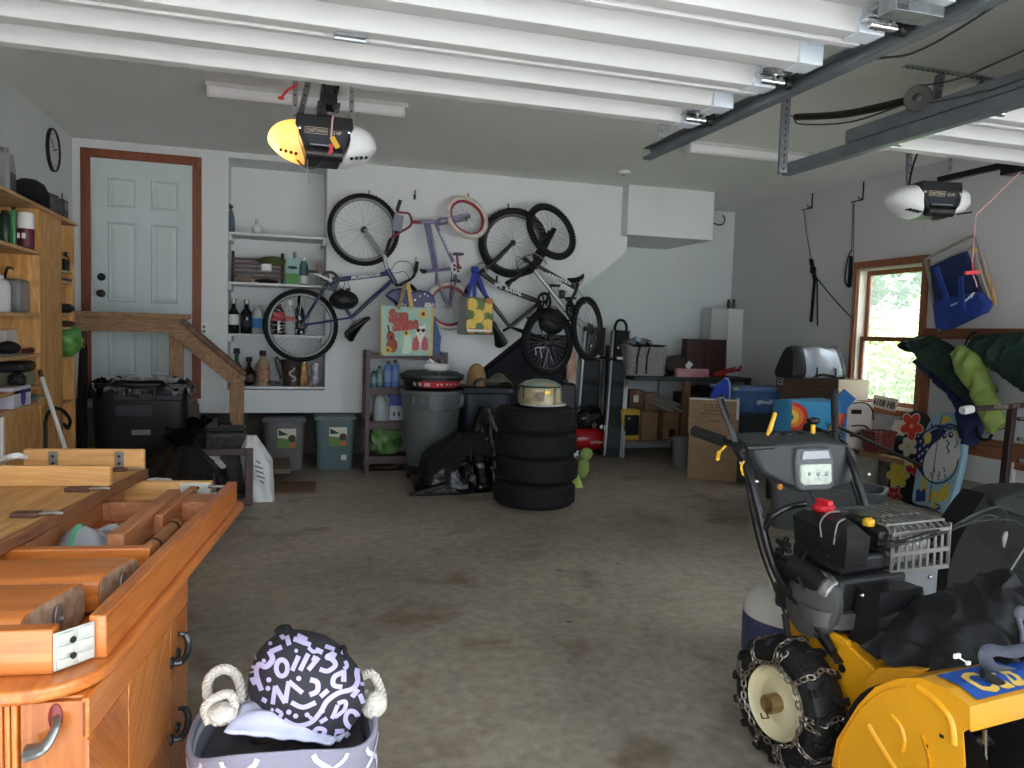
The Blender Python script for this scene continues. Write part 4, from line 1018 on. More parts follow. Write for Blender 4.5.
MB().bb(x0,x1,6.42,6.62,.0,z1_-.03).build('case_body',mat('case_dark',(34,36,36),.3,c2=(70,72,70),vscale=14,bump=.8,bscale=22),t,bev=.02)
MB().bb(x0+.0,x1,6.41,6.63,z1_-.03,z1_).build('case_lid',mat('case_green',(34,44,40),.4),t,bev=.012)
MB().tube(spline([(x0+.1,6.5,z1_),(x0+.12,6.5,z1_+.035),(x1-.12,6.5,z1_+.035),(x1-.1,6.5,z1_)],5),.009,8).build('case_handle',BLACKP,t)
x0,x1,z0_,z1_=fb(217,416,245,430,6.86)
tag(MB().bb(x0,x1,7.0,7.12,lz-.35+.0,z1_).build('black_box',BLACKP,bev=.01),'small plain black box on the step behind the lower handrail post','box')
q=[P(193,452,Y=6.1),P(253,447,Y=6.0),P(251.5,508,Z=0),P(206,512,Z=0)]
fy=5.98
x0,x1=P(193,450,Y=fy).x,P(253,450,Y=fy).x;zt=P(222,450,Y=fy).z
t=thing('picture_frame','empty dark brown picture frame standing on the floor before the black bucket','picture frame',((x0+x1)/2,fy,0))
FRM=wood('frame_brown',(58,40,40),(84,60,58),.5,(10,10,3),3,1)
w_=.055;m=MB();lean=.07
def fr_(a,b):m.bar(a,b,w_,.025,up=(0,-1,.1))
A,B_,C_,D_=V3((x0+w_/2,fy,w_/2)),V3((x1-w_/2,fy,w_/2)),V3((x1-w_/2,fy+lean,zt-w_/2)),V3((x0+w_/2,fy+lean,zt-w_/2))
for a,b in((A,D_),(B_,C_)):m.bar(a-(b-a).normalized()*w_/2,b+(b-a).normalized()*w_/2,w_,.024,up=(0,-1,.1))
for a,b in((A,B_),(D_,C_)):m.bar(a,b,w_*.98,.022,up=(0,-1,.1))
m.build('moulding',FRM,t,bev=.006)
x0,x1,z0_,z1_=fb(190,470,226,506,6.25)
t=thing('bucket','black bucket stuffed with crumpled white paper behind the picture frame','bucket',((x0+x1)/2,6.26,0))
r=(x1-x0)/2;MB().lathe([(r*.75,0),(r*.78,.004),(r,z1_),(r*1.06,z1_),(r*1.06,z1_+.015),(r*.95,z1_+.015),(r*.72,.01),(0,.01)],((x0+x1)/2,6.26,.001),UZ,26).build('bucket_body',BLACKP,t)
MB().blob(((x0+x1)/2-.02,6.24,z1_+.01),(r*.85,r*.8,.09),4,.45,2.5,4).build('paper_wad',mat('paper_crumple',(206,208,208),.7,bump=.5,bscale=12),t)
p=P(155,488,Y=4.4)
t=thing('printed_bag','white plastic bag with a black ring print lying behind the upturned table','bag',(p.x,4.9,0))
p=P(158,489,Y=4.9);MB().blob((p.x,4.9,p.z-.05),(.11,.08,.1),17,.3,2.2,4).build('bag_body',mat('bag_white',(214,216,216),.45,bump=.5,bscale=14),t)
m=MB();m.tube(arc((p.x+.02,4.815,p.z-.02),UX,UZ,.03,0,2*PI,20,.022),.007,6);m.tube([(p.x-.1,4.84,p.z-.03),(p.x-.02,4.815,p.z-.005),(p.x+.08,4.83,p.z+.02)],[.004,.012,.004],6);m.build('ring_print',BLACKP,t)
MB().lathe([(.12,0),(.13,.01),(.11,p.z-.12),(.09,p.z-.1),(0,p.z-.1)],(p.x,4.9,.001),UZ,18).build('pail',BLACKP,t)
x0,x1,z0_,z1_=fb(243,437,274,505,6.05)
t=thing('soil_sack','half-empty white plastic sack with lines of dark print slumped behind the picture frame','sack',((x0+x1)/2,6.1,0))
cx=(x0+x1)/2;hgt=z1_
def sk(u,v):
 a=u*2*PI;wv=(.9+.12*math.sin(v*PI))*(1-max(0,v-.62)*1.7);k=noise.noise(V3((math.cos(a)*1.5,math.sin(a)*1.5,v*3)))*.03
 return(cx+.035*(1-v)-.055*v+math.cos(a)*((x1-x0)/2*wv+k),6.13+math.sin(a)*(.085*wv+k)+.0*v,.003+hgt*v)
m=MB();m.grid(sk,36,20,wrap=True);m.poly([sk(k/36,0)for k in range(36)]);m.poly([sk(k/36,1)for k in range(36)])
sb=m.build('sack_body',mat('sack_white',(226,228,230),.45,bump=.4,bscale=16),t)
m=MB()
for k in range(5):
 v=.34+.075*k;L=[.5,.9,.8,.9,.5][k]
 pts=[V3(sk(.75-.05*L+.085*L*i/6+.03,v-.008*i))+V3((0,-.004,0))for i in range(7)];m.ribbon(pts,.008,-UY)
m.build('print_lines',mat('print_black',(40,42,44),.7),sb,smooth=False)
m=MB();m.prism([(0,0),(.33,-.02),(.36,.42),(.02,.44)],(P(272,494,Z=0).x,P(272,494,Z=0).y,.001),UX,UY,(0,0,.012))
tag(m.build('cardboard_sheet',mat('sheet_brown',(110,84,64),.85,var=.1,vscale=5),smooth=False),'thin brown sheet of board lying flat on the floor before the clear lidded bin','board')
def clearbin(pl,pr,pt,pb,m1,label,full,lid):
 Y=7.33;x0,x1,_,z1=fb(pl,pt,pr,pb,Y);cx=(x0+x1)/2;hw=(x1-x0)/2
 t=thing('lidded_bin',label,'storage bin',(cx,Y+.2,0))
 tub(MB(),cx,Y+.2,hw*.96,.2,0.002,z1-.035,.9,rim=.012).build('bin_body',m1,t)
 MB().prism([(-hw,0),(hw,0),(hw,.03),(hw*.92,.04),(-hw*.92,.04),(-hw,.03)],(cx,Y-.012,z1-.04),UX,UZ,(0,.424,0)).build('lid',lid,t,bev=.008)
 m=MB();m.mi=0;lw=hw*.42;lx=cx+hw*.12;ly=Y+.003-.006;zc=z1*.62
 m.poly([(lx-lw,ly,zc-lw*1.1),(lx+lw,ly,zc-lw*1.1),(lx+lw,ly,zc+lw*1.1),(lx-lw,ly,zc+lw*1.1)])
 m.mi=1;m.poly([(lx-lw,ly-.001,zc-lw*1.1),(lx+lw,ly-.001,zc-lw*1.1),(lx+lw,ly-.001,zc-lw*.2),(lx-lw,ly-.001,zc+lw*.1)])
 m.mi=2;m.disc((lx+lw*.55,ly-.002,zc+lw*.0),UX,UZ,lw*.42,18);m.mi=3;m.disc((lx+lw*.55,ly-.003,zc+lw*.02),UX,UZ,lw*.28,18)
 m.mi=2;m.poly([(lx-lw*.9,ly-.002,zc+lw*1.0),(lx+lw*.2,ly-.002,zc+lw*.4),(lx-lw*.9,ly-.002,zc+lw*.3)])
 m.mi=0;m.dashes((lx-lw*.5,ly-.003,zc+lw*.72),UX,UZ,lw*1.2,lw*.16,2)
 m.mi=4;m.poly([(lx+lw*.3,ly-.002,zc-lw*1.05),(lx+lw*.9,ly-.002,zc-lw*1.05),(lx+lw*.9,ly-.002,zc-lw*.5),(lx+lw*.3,ly-.002,zc-lw*.5)])
 lab=m.build('product_label',[mat('label_cream',(206,206,190),.6),mat('label_green',(92,130,64),.6),mat('label_darkgreen',(38,58,48),.6),mat('label_maroon',(92,40,44),.6),mat('label_orange',(190,96,60),.6)],t,smooth=False)
 for s in(-1,1):MB().box((cx+s*hw*.55,Y-.014,z1-.045),(.07,.014,.035)).build('latch',lid,t,bev=.004)
 return t,cx,Y,hw,z1
clearbin(262,306,418,470,mat('bin_grey',(104,102,104),.35,alpha=.97,var=.08,vscale=3),'grey lidded bin with a product label tucked under the wall below the bottle shelves',.4,mat('bin_lid_grey',(78,80,84),.45))
t,cx,Y,hw,z1=clearbin(314,356.5,416,471,mat('bin_clear_green',(112,134,138),.25,alpha=.7),'clear lidded bin with green contents, nearer the brown shelf unit',.9,mat('bin_lid_greygreen',(92,104,104),.45))
MB().blob((cx,Y+.2,z1*.84),(hw*.8,.16,.05),2,.25,3).build('green_bag',mat('bag_lime',(112,168,74),.5),t)
MB().blob((cx,Y+.2,z1*.42),(hw*.76,.15,z1*.33),6,.15,3).build('contents',mat('contents_grey',(74,92,92),.7,c2=(110,130,128),vscale=18),t)
m=MB();m.box((cx+hw*.4,Y+.0,z1*.24),(.05,.004,.05));m.build('warning_sticker',LBLW,t)
p=P(51.5,150,X=XL);t=thing('wall_clock','round black-rimmed wall clock on the left wall','clock',p)
MB().lathe([(.165,0),(.165,.022),(.158,.026),(.15,.02),(.15,.01),(0,.01)],(XL+.001,p.y,p.z),UX,40).build('rim',BLACKP,t)
MB().lathe([(.15,.011),(.15,.013),(0,.013)],(XL+.001,p.y,p.z),UX,40).build('dial',mat('dial',(196,198,198),.4),t)
m=MB();c=V3((XL+.02,p.y,p.z));m.bar(c,c+V3((0,.08,.02)),.012,.003,up=UX);m.bar(c,c+V3((0,-.07,.07)),.008,.003,up=UX);m.build('hands',BLACKP,t)
m=MB()
for k in range(12):
 a=k*PI/6;d=V3((0,math.sin(a),math.cos(a)));m.bar(c+d*.115+V3((-.002,0,0)),c+d*.135+V3((-.002,0,0)),.009 if k%3==0 else .004,.002,up=UX)
m.build('hour_marks',BLACKP,t,smooth=False)
XS=-1.38
def LY(px,py=312):return P(px,py,X=XS).y
y0,ya,yb_,yc=LY(-38),LY(40),LY(62),LY(74)
t=thing('plywood_shelving','tall plywood shelving unit standing against the left wall','shelving',((XL+XS)/2,(y0+yc)/2,0))
zt=P(74,223,X=XS).z
MB().bb(XL+.002,XS+.02,y0,yc+.03,zt-.02,zt).build('top_board',PLYE,t,bev=.002,smooth=False)
MB().bb(XL+.002,XS,ya,ya+.02,0,zt-.02).build('divider',PLY,t,bev=.001,smooth=False)
MB().bb(XS-.02,XS,ya+.02,yb_,0,zt-.02).build('front_panel',PLY,t,bev=.001,smooth=False)
MB().bb(XL+.002,XS-.02,yb_,yb_+.02,0,zt-.02).build('divider',PLY,t,bev=.001,smooth=False)
MB().bb(XL+.002,XS,yc,yc+.02,0,zt-.02).build('end_panel',PLY,t,bev=.001,smooth=False)
MB().bb(XL+.002,XS,y0,y0+.02,0,zt-.02).build('near_panel',PLY,t,bev=.001,smooth=False)
MB().bb(XL+.001,XL+.008,y0,yc,0,zt-.02).build('back_panel',PLY,t,smooth=False)
SL=[]
for(px,py)in((20,246),(20,312.5),(20,355.5),(20,390),(25,406)):
 z=P(px,py,X=XS).z;SL.append(z)
 MB().bb(XL+.009,XS,y0+.02,ya,z-.02,z).build('shelf',PLYE,t,bev=.001,smooth=False)
for(px,py)in((68,257),(68,271),(68,281),(68,313),(68,327),(68,357),(68,402)):
 z=P(px,py,X=XS).z;MB().bb(XL+.009,XS-.01,yb_+.02,yc,z-.015,z).build('narrow_shelf',PLYE,t,bev=.001,smooth=False)
MB().bb(XS-.03,XS-.01,y0+.02,ya-.0,0,SL[4]-.022).build('lower_panel',PLY,t,bev=.001,smooth=False)
ym=LY(3,430);MB().bb(XS-.01,XS+.005,ym-.012,ym+.012,0,SL[4]-.022).build('white_edge_strip',WHITEP,t,smooth=False)
def LB(px,py,dx=.06):return P(px,py,X=XS-dx)
def lcyl(name,label,cat,px,yt,yb,wpx,z,m,capm=None,parts=None,dx=.08,prof=None):
 b=LB(px,yb,dx);h=LB(px,yt,dx).z-LB(px,yb,dx).z;r=wpx*(b-EYE).dot(FWD)/FOC/2
 t=thing(name,label,cat,(b.x,b.y,z))
 prof=prof or[(.96,0),(1,.01),(1,.86),(.8,.9),(.5,.93)]
 MB().lathe([(q[0]*r,q[1]*h)for q in prof],(b.x,b.y,z+.001),UZ,22).build('can_body',m,t)
 MB().lathe([(r*.5,h*.9),(r*.5,h),(0,h*1.005)],(b.x,b.y,z+.001),UZ,16).build('cap',capm or BLACKP,t)
 return t,b,r,h
b=LB(5,193,.1);t=thing('oil_bottle','grey motor oil bottle with a black label at the near end of the top board','bottle',(b.x,b.y,zt))
h=LB(5,148,.1).z-zt;m=MB()
m.prism([(-.06,0),(.06,0),(.065,h*.55),(.045,h*.75),(.02,h*.9),(-.02,h*.9),(-.055,h*.7),(-.065,h*.5)],(b.x-.035,b.y,zt+.001),UY,UZ,(.075,0,0));m.build('bottle_body',mat('oil_grey',(128,130,136),.4),t,bev=.014,seg=3)
MB().cyl((b.x,b.y,zt+h*.88),(b.x,b.y,zt+h),.02,14).build('cap',mat('cap_grey',(96,98,104),.5),t)
MB().bb(b.x+.038,b.x+.042,b.y-.045,b.y+.045,zt+h*.1,zt+h*.5).build('front_label',BLACKP,t)
p=LB(29,206,.12);t=thing('baseball_cap','black baseball cap on the top board of the plywood shelving','cap',(p.x,p.y,zt))
MB().lathe([(.11,.0),(.112,.05),(.108,.11),(.085,.16),(.045,.185),(0,.19)],(p.x,p.y,zt+.001),UZ,24,sx=1,sy=1.1).build('crown',BLACKF,t)
MB().prism([(.06,-.085),(.14,-.07),(.18,0),(.14,.07),(.06,.085)],(p.x,p.y,zt+.006),(.0,-1,0),UX,(0,0,.008)).build('visor',BLACKF,t,bev=.003)
p=LB(46,208,.12);t=thing('knit_hat','mottled grey round knitted hat beside the black baseball cap','hat',(p.x,p.y,zt))
MB().lathe([(.095,.0),(.105,.05),(.10,.11),(.07,.15),(.03,.165),(0,.167)],(p.x,p.y,zt+.001),UZ,24).build('crown',mat('grey_knit',(92,92,92),.9,c2=(60,60,62),vscale=30,bump=.4,bscale=90),t)
m=MB()
for k in range(6):m.tube(arc((p.x,p.y,zt+.01),V3((math.cos(k*PI/6),math.sin(k*PI/6),0)),UZ,.106,0,PI,14,.16),.003,5)
m.build('seams',mat('seam_grey',(60,60,62),.9),t)
p=LB(63,216,.03);t=thing('gadget_box','small dark handheld device standing at the far end of the top board','device',(p.x,p.y,zt))
h=LB(63,200,.03).z-zt;MB().bb(p.x-.02,p.x+.02,p.y-.06,p.y+.06,zt+.001,zt+h).build('body',mat('device_dark',(54,56,58),.5),t,bev=.006)
MB().bb(p.x+.02,p.x+.023,p.y-.04,p.y+.04,zt+h*.5,zt+h*.85).build('screen',mat('screen_grey',(104,108,108),.3),t)
MB().cyl((p.x+.0,p.y-.02,zt+h),(p.x,p.y-.02,zt+h+.04),.004,6).build('clip',BLACKM,t)
lcyl('spray_can','pale green spray can with a darker top on the upper left shelf','can',14,203,244,8,SL[0],mat('can_lightgreen',(96,168,122),.35,metal=.3),BLACKP)
lcyl('spray_can','dark green can left of the pale green spray can','can',5,205,240,10,SL[0],mat('can_darkgreen',(28,58,44),.35),BLACKP)
t,b,r,h=lcyl('paint_tub','white-topped maroon tub on the upper left shelf beside the divider','tub',26,212,247,15,SL[0],mat('tub_maroon',(86,26,40),.45),mat('tub_lid',(206,208,210),.4),prof=[(.95,0),(1,.01),(1,.55),(1,.56)],dx=.01)
m=MB();m.lathe([(r*1.02,h*.55),(r*1.04,h*.85),(r*.9,h*1.0),(r*.5,h*1.04),(0,h*1.05)],(b.x,b.y,SL[0]),UZ,24);m.build('domed_lid',mat('tub_lid',(206,208,210),.4),t)
m=MB();m.dashes((b.x-.03,b.y-r*1.0-.004,SL[0]+h*.26),UX,UZ,r*1.1,.03,4);m.build('lettering',LBLW,t,smooth=False)
p=LB(13,312,.14);h=LB(13,268,.14).z-SL[1]
t=thing('clear_canister','clear boxy canister with a blue cap and grey contents, on the eye-level left shelf','canister',(p.x,p.y,SL[1]))
MB().bb(p.x-.09,p.x+.09,p.y-.17,p.y+.14,SL[1]+.001,SL[1]+h*.74).build('canister_body',mat('clear_grey',(126,134,136),.3,alpha=.75),t,bev=.02)
MB().blob((p.x,p.y,SL[1]+h*.36),(.075,.12,h*.32),4,.2,3).build('contents',mat('contents_pale',(120,122,122),.7,c2=(170,172,170),vscale=14),t)
MB().tube(spline([(p.x,p.y-.14,SL[1]+h*.74),(p.x,p.y-.08,SL[1]+h*.98),(p.x,p.y+.06,SL[1]+h*.95),(p.x,p.y+.12,SL[1]+h*.74)],6),.008,8).build('handle',BLACKM,t)
MB().cyl((p.x+.03,p.y+.07,SL[1]+h*.74),(p.x+.03,p.y+.07,SL[1]+h*.84),.024,14).build('blue_cap',mat('cap_blue',(44,62,130),.4),t)
MB().bb(p.x+.04,p.x+.09,p.y+.15,p.y+.18,SL[1]+.001,SL[1]+h*.55).build('hinge_side',BLACKP,t,bev=.006)
p=LB(0,305,.1);MBo=MB().lathe([(.05,0),(.052,.14),(.04,.17),(.02,.18),(.02,.2),(0,.2)],(p.x,p.y,SL[1]+.001),UZ,18);tag(MBo.build('white_jug',mat('jug_pale',(196,198,200),.4)),'white plastic jug cut by the left picture edge, beside the clear canister','jug')
p=LB(6,340,.16);tag(MB().bb(p.x-.04,p.x+.04,p.y-.13,p.y+.1,SL[2]+.001,SL[2]+.135).build('cream_box',mat('box_cream',(190,190,184),.7),bev=.004),'pale box standing behind the dark pouch on the left shelf','box')
p=LB(8,350,.05);t=thing('dark_pouch','black zipped pouch lying on a pale pad on the left shelf','pouch',(p.x,p.y,SL[2]));MB().blob((p.x,p.y,SL[2]+.04),(.045,.13,.036),5,.1,2,flat=SL[2]+.012).build('pouch_body',BLACKF,t)
MB().bb(p.x-.05,p.x+.05,p.y-.15,p.y+.12,SL[2]+.001,SL[2]+.012).build('pad',mat('pad_grey',(120,118,112),.8),t,bev=.004)
p=LB(29,350,.05);t=thing('pliers','dark red-handled tool lying at the shelf front beside the black pouch','tool',(p.x,p.y,SL[2]))
m=MB();m.tube([(p.x,p.y-.1,SL[2]+.018),(p.x+.01,p.y,SL[2]+.02),(p.x-.01,p.y+.18,SL[2]+.016)],[.014,.016,.01],8);m.build('handle',mat('tool_maroon',(82,32,38),.5),t)
m=MB();m.tube([(p.x-.01,p.y+.18,SL[2]+.018),(p.x-.015,p.y+.26,SL[2]+.018)],[.012,.005],8);m.ball((p.x-.01,p.y+.19,SL[2]+.018),.017);m.build('jaws',BLACKM,t)
p=LB(22,380,.1);t=thing('drill_case','beige rectangular case with a black bag on top, on the second-lowest left shelf','case',(p.x,p.y,SL[3]))
MB().bb(p.x-.07,p.x+.07,p.y-.2,p.y+.13,SL[3]+.001,SL[3]+.085).build('case_body',mat('case_beige',(134,130,112),.6,var=.08,vscale=12),t,bev=.01)
p2=LB(0,388,.06);MB().blob((p.x+.05,p.y-.26,SL[3]+.045),(.04,.05,.042),5,.2,3).build('black_knob',BLACKP,t)
tag(MB().bb(p.x-.08,p.x+.075,p.y-.24,p.y+.21,SL[3]+.087,SL[3]+.145).build('tool_roll',mat('roll_black',(24,26,30),.5,bump=.3,bscale=30),bev=.02),'black flat case lying on the beige case','case')
p=LB(13,402,.05);t=thing('carton','white carton with a purple disc on the lowest left shelf','carton',(p.x,p.y,SL[4]))
MB().bb(p.x-.05,p.x+.05,p.y-.16,p.y+.14,SL[4]+.001,SL[4]+.115).build('carton_box',mat('carton_white',(196,196,208),.6),t,bev=.003)
m=MB();m.disc((p.x+.051,p.y+.0,SL[4]+.05),UY,UZ,.045,20);m.box((p.x+.0515,p.y+.05,SL[4]+.085),(.001,.16,.02));m.build('purple_print',mat('print_purple',(72,56,130),.6),t,smooth=False)
p=LB(34,402,.05);tag(MB().blob((p.x,p.y,SL[4]+.025),(.05,.13,.022),7,.2,3).build('foil_packet',mat('packet_foil',(150,164,164),.35,metal=.4,c2=(90,120,100),vscale=20)),'crinkled silver-green packet right of the purple-dotted carton','packet')
def nb(px,py):return P(px,py,X=XS-.03)
p=nb(70,344);t=thing('green_sack','green plastic sack with a pale symbol on the narrow end shelves','bag',(p.x,p.y,P(68,357,X=XS).z))
z0=P(68,357,X=XS).z;MB().blob((p.x-.02,p.y,z0+.11),(.09,.13,.11),5,.12,2.4,flat=z0+.001).build('sack_body',mat('sack_green',(50,110,60),.4,c2=(110,170,80),vscale=7),t)
m=MB();m.text('X3',.09,(p.x+.075,p.y-.08,z0+.06),UY,UZ,.01,width=.11);m.build('symbol',mat('symbol_lime',(190,214,120),.6),t,smooth=False)
for(px,py,lb,c,hh)in((66,262,'thin dark bottle on the upper narrow end shelf',(26,26,30),.13),(68,309,'dark rounded object on the narrow end shelf above the handrail',(22,30,30),.06),(69,324,'small brown lump on the narrow end shelf level with the handrail',(84,60,42),.04),(66,278,'flat dark tray on the narrow end shelf',(60,62,70),.02)):
 p=nb(px,py);zz={262:271,309:313,324:327,278:281}[py];z0=P(68,zz,X=XS).z
 nm={262:'slim_bottle',309:'dark_gadget',324:'wood_scrap',278:'small_tray'}[py]
 if py==262:m=MB().lathe([(.022,0),(.022,hh*.7),(.01,hh*.85),(.01,hh),(0,hh)],(p.x,p.y,z0+.001),UZ,14)
 elif py==278:m=MB().bb(p.x-.05,p.x+.02,p.y-.1,p.y+.1,z0+.001,z0+hh)
 else:m=MB().blob((p.x-.02,p.y+.0,z0+hh*.55),(.05,.1,hh*.52),py,.2,3,3,flat=z0+.001)
 tag(m.build(nm,mat('odd_'+nm,c,.5)),lb,'item')
a,b=P(42,378,X=XS+.03),P(61,436,X=XS+.2)
t=thing('push_pole','white pole with a dark tip leaning against the plywood shelving','pole',(b.x,b.y,0));d=(b-a).normalized();e=a+d*((a.z-.0)/-d.z)
MB().cyl(a,a+d*.62*((a.z)/-d.z),.012,12).build('white_shaft',WHITEP,t);MB().cyl(a+d*.62*((a.z)/-d.z),e,.014,12).build('dark_shaft',mat('shaft_brown',(70,60,50),.5),t)
MB().cyl(a-d*.06,a,.013,12).build('grip',mat('grip_brown',(90,58,40),.5),t)
pts=[P(46,445,X=XS+.05),P(46,420,X=XS+.05),P(52,409,X=XS+.05),P(62,410,X=XS+.05),P(70,420,X=XS+.05),P(68,428,X=XS+.05),P(64,424,X=XS+.05)]
pts=[V3((pts[0].x,pts[0].y,.012))]+pts
tag(MB().tube(spline(pts,6),.011,8).build('cable_loop',BLACKP),'thick black cable looping in front of the plywood shelving','cable')
x0,x1,z0,z1=fb(77.5,332,85,425,6.4)
t=thing('folded_umbrella','tall narrow black folded umbrella between the shelving and the house door','umbrella',((x0+x1)/2,6.42,0))
c=(x0+x1)/2;MB().tube([(c+.01,6.42,.02),(c,6.42,.12),(c,6.42,.7),(c+.012,6.42,z1-.12),(c+.015,6.42,z1-.06)],[.015,.035,.035,.028,.012],10).build('canopy',BLACKF,t)
MB().cyl((c+.015,6.42,z1-.07),(c+.02,6.42,z1),.016,10).build('handle',BLACKP,t);MB().cyl((c+.008,6.42,0),(c+.01,6.42,.04),.008,8).build('tip',CHROME,t)
def pxm(n,p):return n*(V3(p)-EYE).dot(FWD)/FOC
YT=7.0
def TP(px,py,dy=0):return P(px,py,Y=YT+dy)
x0,x1,z0,z1=fb(381,307,434,356,YT)
t=thing('tote_bag','turquoise tote bag with dog, guitar and flower pictures hung from the blue bicycle','bag',((x0+x1)/2,YT,z0))
MINT=mat('tote_mint',(140,186,174),.6,c2=(176,200,184),vscale=14,bump=.15,bscale=12)
g=.15;bo=.02
m=MB()
A=[(x0+.02,z0),(x1-.03,z0+.01),(x1,z1),(x0+.0,z1+.005)]
F=[V3((x,YT+(.0 if k<2 else .02),z))for k,(x,z)in enumerate(A)];Bk=[V3((p.x+.03,p.y+g,p.z+.0))for p in F]
m.poly(F);m.poly(Bk[::-1])
for a,b in((0,1),(1,2),(3,0)):m.poly((F[a],Bk[a],Bk[b],F[b]))
tb=m.build('bag_body',MINT,t,smooth=False,solid=.004)
W_,H_=x1-x0,z1-z0
def tp(u,v,o=.004):return V3((x0+.01+(W_-.03)*u,YT+.02*v-o,z0+.005+H_*v))
def tpoly(m,pts,o=.004):m.poly([tp(u,v,o)for u,v in pts])
def tell(m,u,v,ru,rv,o=.004,n=18,rot=0):tpoly(m,[(u+ru*math.cos(2*PI*k/n)*math.cos(rot)-rv*math.sin(2*PI*k/n)*math.sin(rot),v+ru*math.cos(2*PI*k/n)*math.sin(rot)+rv*math.sin(2*PI*k/n)*math.cos(rot))for k in range(n)],o)
m=MB()
m.mi=0;m.text('Sun',H_*.34,tp(.12,.68,.006),UX*.98+UZ*.06,UZ,0,width=H_*.42,bold=.012);m.text('Shine',H_*.32,tp(.20,.50,.006),UX*.98+UZ*.14,UZ,0,width=H_*.56,bold=.012)
m.mi=1
tell(m,.20,.20,.115,.15);tell(m,.17,.38,.085,.11);m.mi=4;tell(m,.18,.36,.03,.04,.006);tpoly(m,[(.13,.42),(.16,.44),(.13,.62),(.10,.60)],.006)
m.mi=2
tell(m,.77,.50,.10,.11);tpoly(m,[(.68,.56),(.66,.68),(.74,.60)]);tpoly(m,[(.86,.56),(.88,.68),(.80,.60)]);tpoly(m,[(.70,.40),(.84,.40),(.88,.12),(.80,.10),(.77,.25),(.74,.10),(.66,.12)])
m.mi=3;tpoly(m,[(.62,.34),(.70,.41),(.75,.25),(.74,.12),(.66,.10),(.60,.12)],.005);tpoly(m,[(.92,.34),(.84,.41),(.79,.25),(.80,.12),(.88,.10),(.93,.14)],.005)
m.mi=4;tell(m,.725,.52,.04,.04,.006);tell(m,.825,.52,.04,.04,.006);tell(m,.775,.445,.015,.012,.006);tpoly(m,[(.72,.535),(.83,.535),(.83,.545),(.72,.545)],.006)
for(u,v,r)in((.82,.86,.10),(.48,.46,.07),(.12,.10,.085)):
 m.mi=5
 for k in range(8):
  a=k*PI/4;tell(m,u+math.cos(a)*r*.62,v+math.sin(a)*r*.62*1.05,r*.42,r*.24,.006,10,a)
 m.mi=6;tell(m,u,v,r*.36,r*.38,.008,12)
m.mi=5;tpoly(m,[(.97,.0),(1.02,.0),(1.03,1.0),(.98,1.0)],.003);tpoly(m,[(-.03,.0),(.0,.0),(0,1.0),(-.035,1.0)],.003)
m.mi=7;tpoly(m,[(.40,.04),(.60,.04),(.58,.42),(.46,.44)],.002)
m.build('print',[mat('print_coral',(176,84,76),.6),mat('print_rust',(150,70,44),.6),mat('print_cream',(226,220,206),.6),mat('print_rose',(186,92,96),.6),mat('print_brown',(50,34,32),.6),mat('print_gold',(216,176,92),.6),mat('print_umber',(84,48,30),.6),mat('print_palemint',(196,218,200),.6)],tb,smooth=False)
HNDL=mat('strap_straw',(206,172,106),.7);HND2=mat('strap_olive',(128,122,92),.7)
for m_,pts in((HNDL,[TP(412,309),TP(410,297),TP(408,283)]),(HND2,[TP(398,309,.0),TP(402,296),TP(405,284)])):
 m=MB()
 for a,b in zip(pts,pts[1:]):m.bar(a,b,.035,.004,up=UY)
 m.build('carry_strap',m_,t,smooth=False)
t=thing('foil_balloon','navy printed foil cushion with white lettering stuffed upright into the tote bag','cushion',TP(412,305,.06))
m=MB();q=[TP(384.5,295.5,.07),TP(392,289.5,.07),TP(402,287.5,.07),TP(411,292,.07),TP(419,290,.07),TP(428,291.5,.07),TP(434.5,297,.07),TP(435.5,309,.07),TP(397,309,.07),TP(394,302,.07)]
m.prism([(p.x-q[0].x,p.z-q[0].z)for p in q],(q[0].x,YT+.04,q[0].z),UX,UZ,(0,.07,0))
NAVY=mat('foil_navy',(24,28,84),.3,coat=.5,bump=.3,bscale=14)
cb=m.build('cushion_body',NAVY,t,bev=.018,seg=3)
m=MB();a=TP(424,307,.03);m.text('AERO',pxm(6.5,a),a,UX*.99-UZ*.08,UZ,0,width=pxm(11,a),bold=.003)
for k,(px,py)in enumerate(((399,300),(402,304),(420,296),(425,294),(428,296),(415,300),(405,305))):m.disc(TP(px,py,.035),UX,UZ,.007+.004*(k%2),8)
m.build('lettering',LBLW,cb,smooth=False)
p0,p1=TP(431,322,.16),TP(441.5,358,.16)
tag(MB().prism([(0,0),(p1.x-p0.x-.01,0),(p1.x-p0.x,.2),(.03,.42),(0,.40)],(p0.x,YT+.19,p1.z),UX,UZ,(0,.12,0)).build('denim_bag',mat('denim_blue',(74,104,146),.85,var=.08,vscale=20),bev=.015),'plain blue cloth bag half hidden behind the right of the turquoise tote','bag')
YL=6.95
x0,x1,z0,z1=fb(466,297,493,335,YL)
t=thing('tote_bag','shopping bag printed with lemons and limes hung by blue straps from the black bicycle','bag',((x0+x1)/2,YL,z0))
m=MB();F=[V3((x0,YL,z0)),V3((x1+.01,YL+.02,z0+.005)),V3((x1-.005,YL+.02,z1-.01)),V3((x0+.01,YL,z1))]
Lg=[V3((P(457.5,330,Y=YL+.12).x,YL+.12,z0+.01)),V3((P(459.5,300,Y=YL+.12).x,YL+.12,z1))]
m.mi=0;m.poly(F);m.mi=1;m.poly((F[0],F[3],Lg[1],Lg[0]));m.mi=0;m.poly((F[1],F[2],Lg[1]+V3((x1-x0+.02,.04,0)),Lg[0]+V3((x1-x0+.02,.04,0))));m.poly((Lg[0],Lg[1],Lg[1]+V3((x1-x0+.02,.04,0)),Lg[0]+V3((x1-x0+.02,.04,0))));m.poly((F[0],F[1],Lg[0]+V3((x1-x0+.02,.04,0)),Lg[0]))
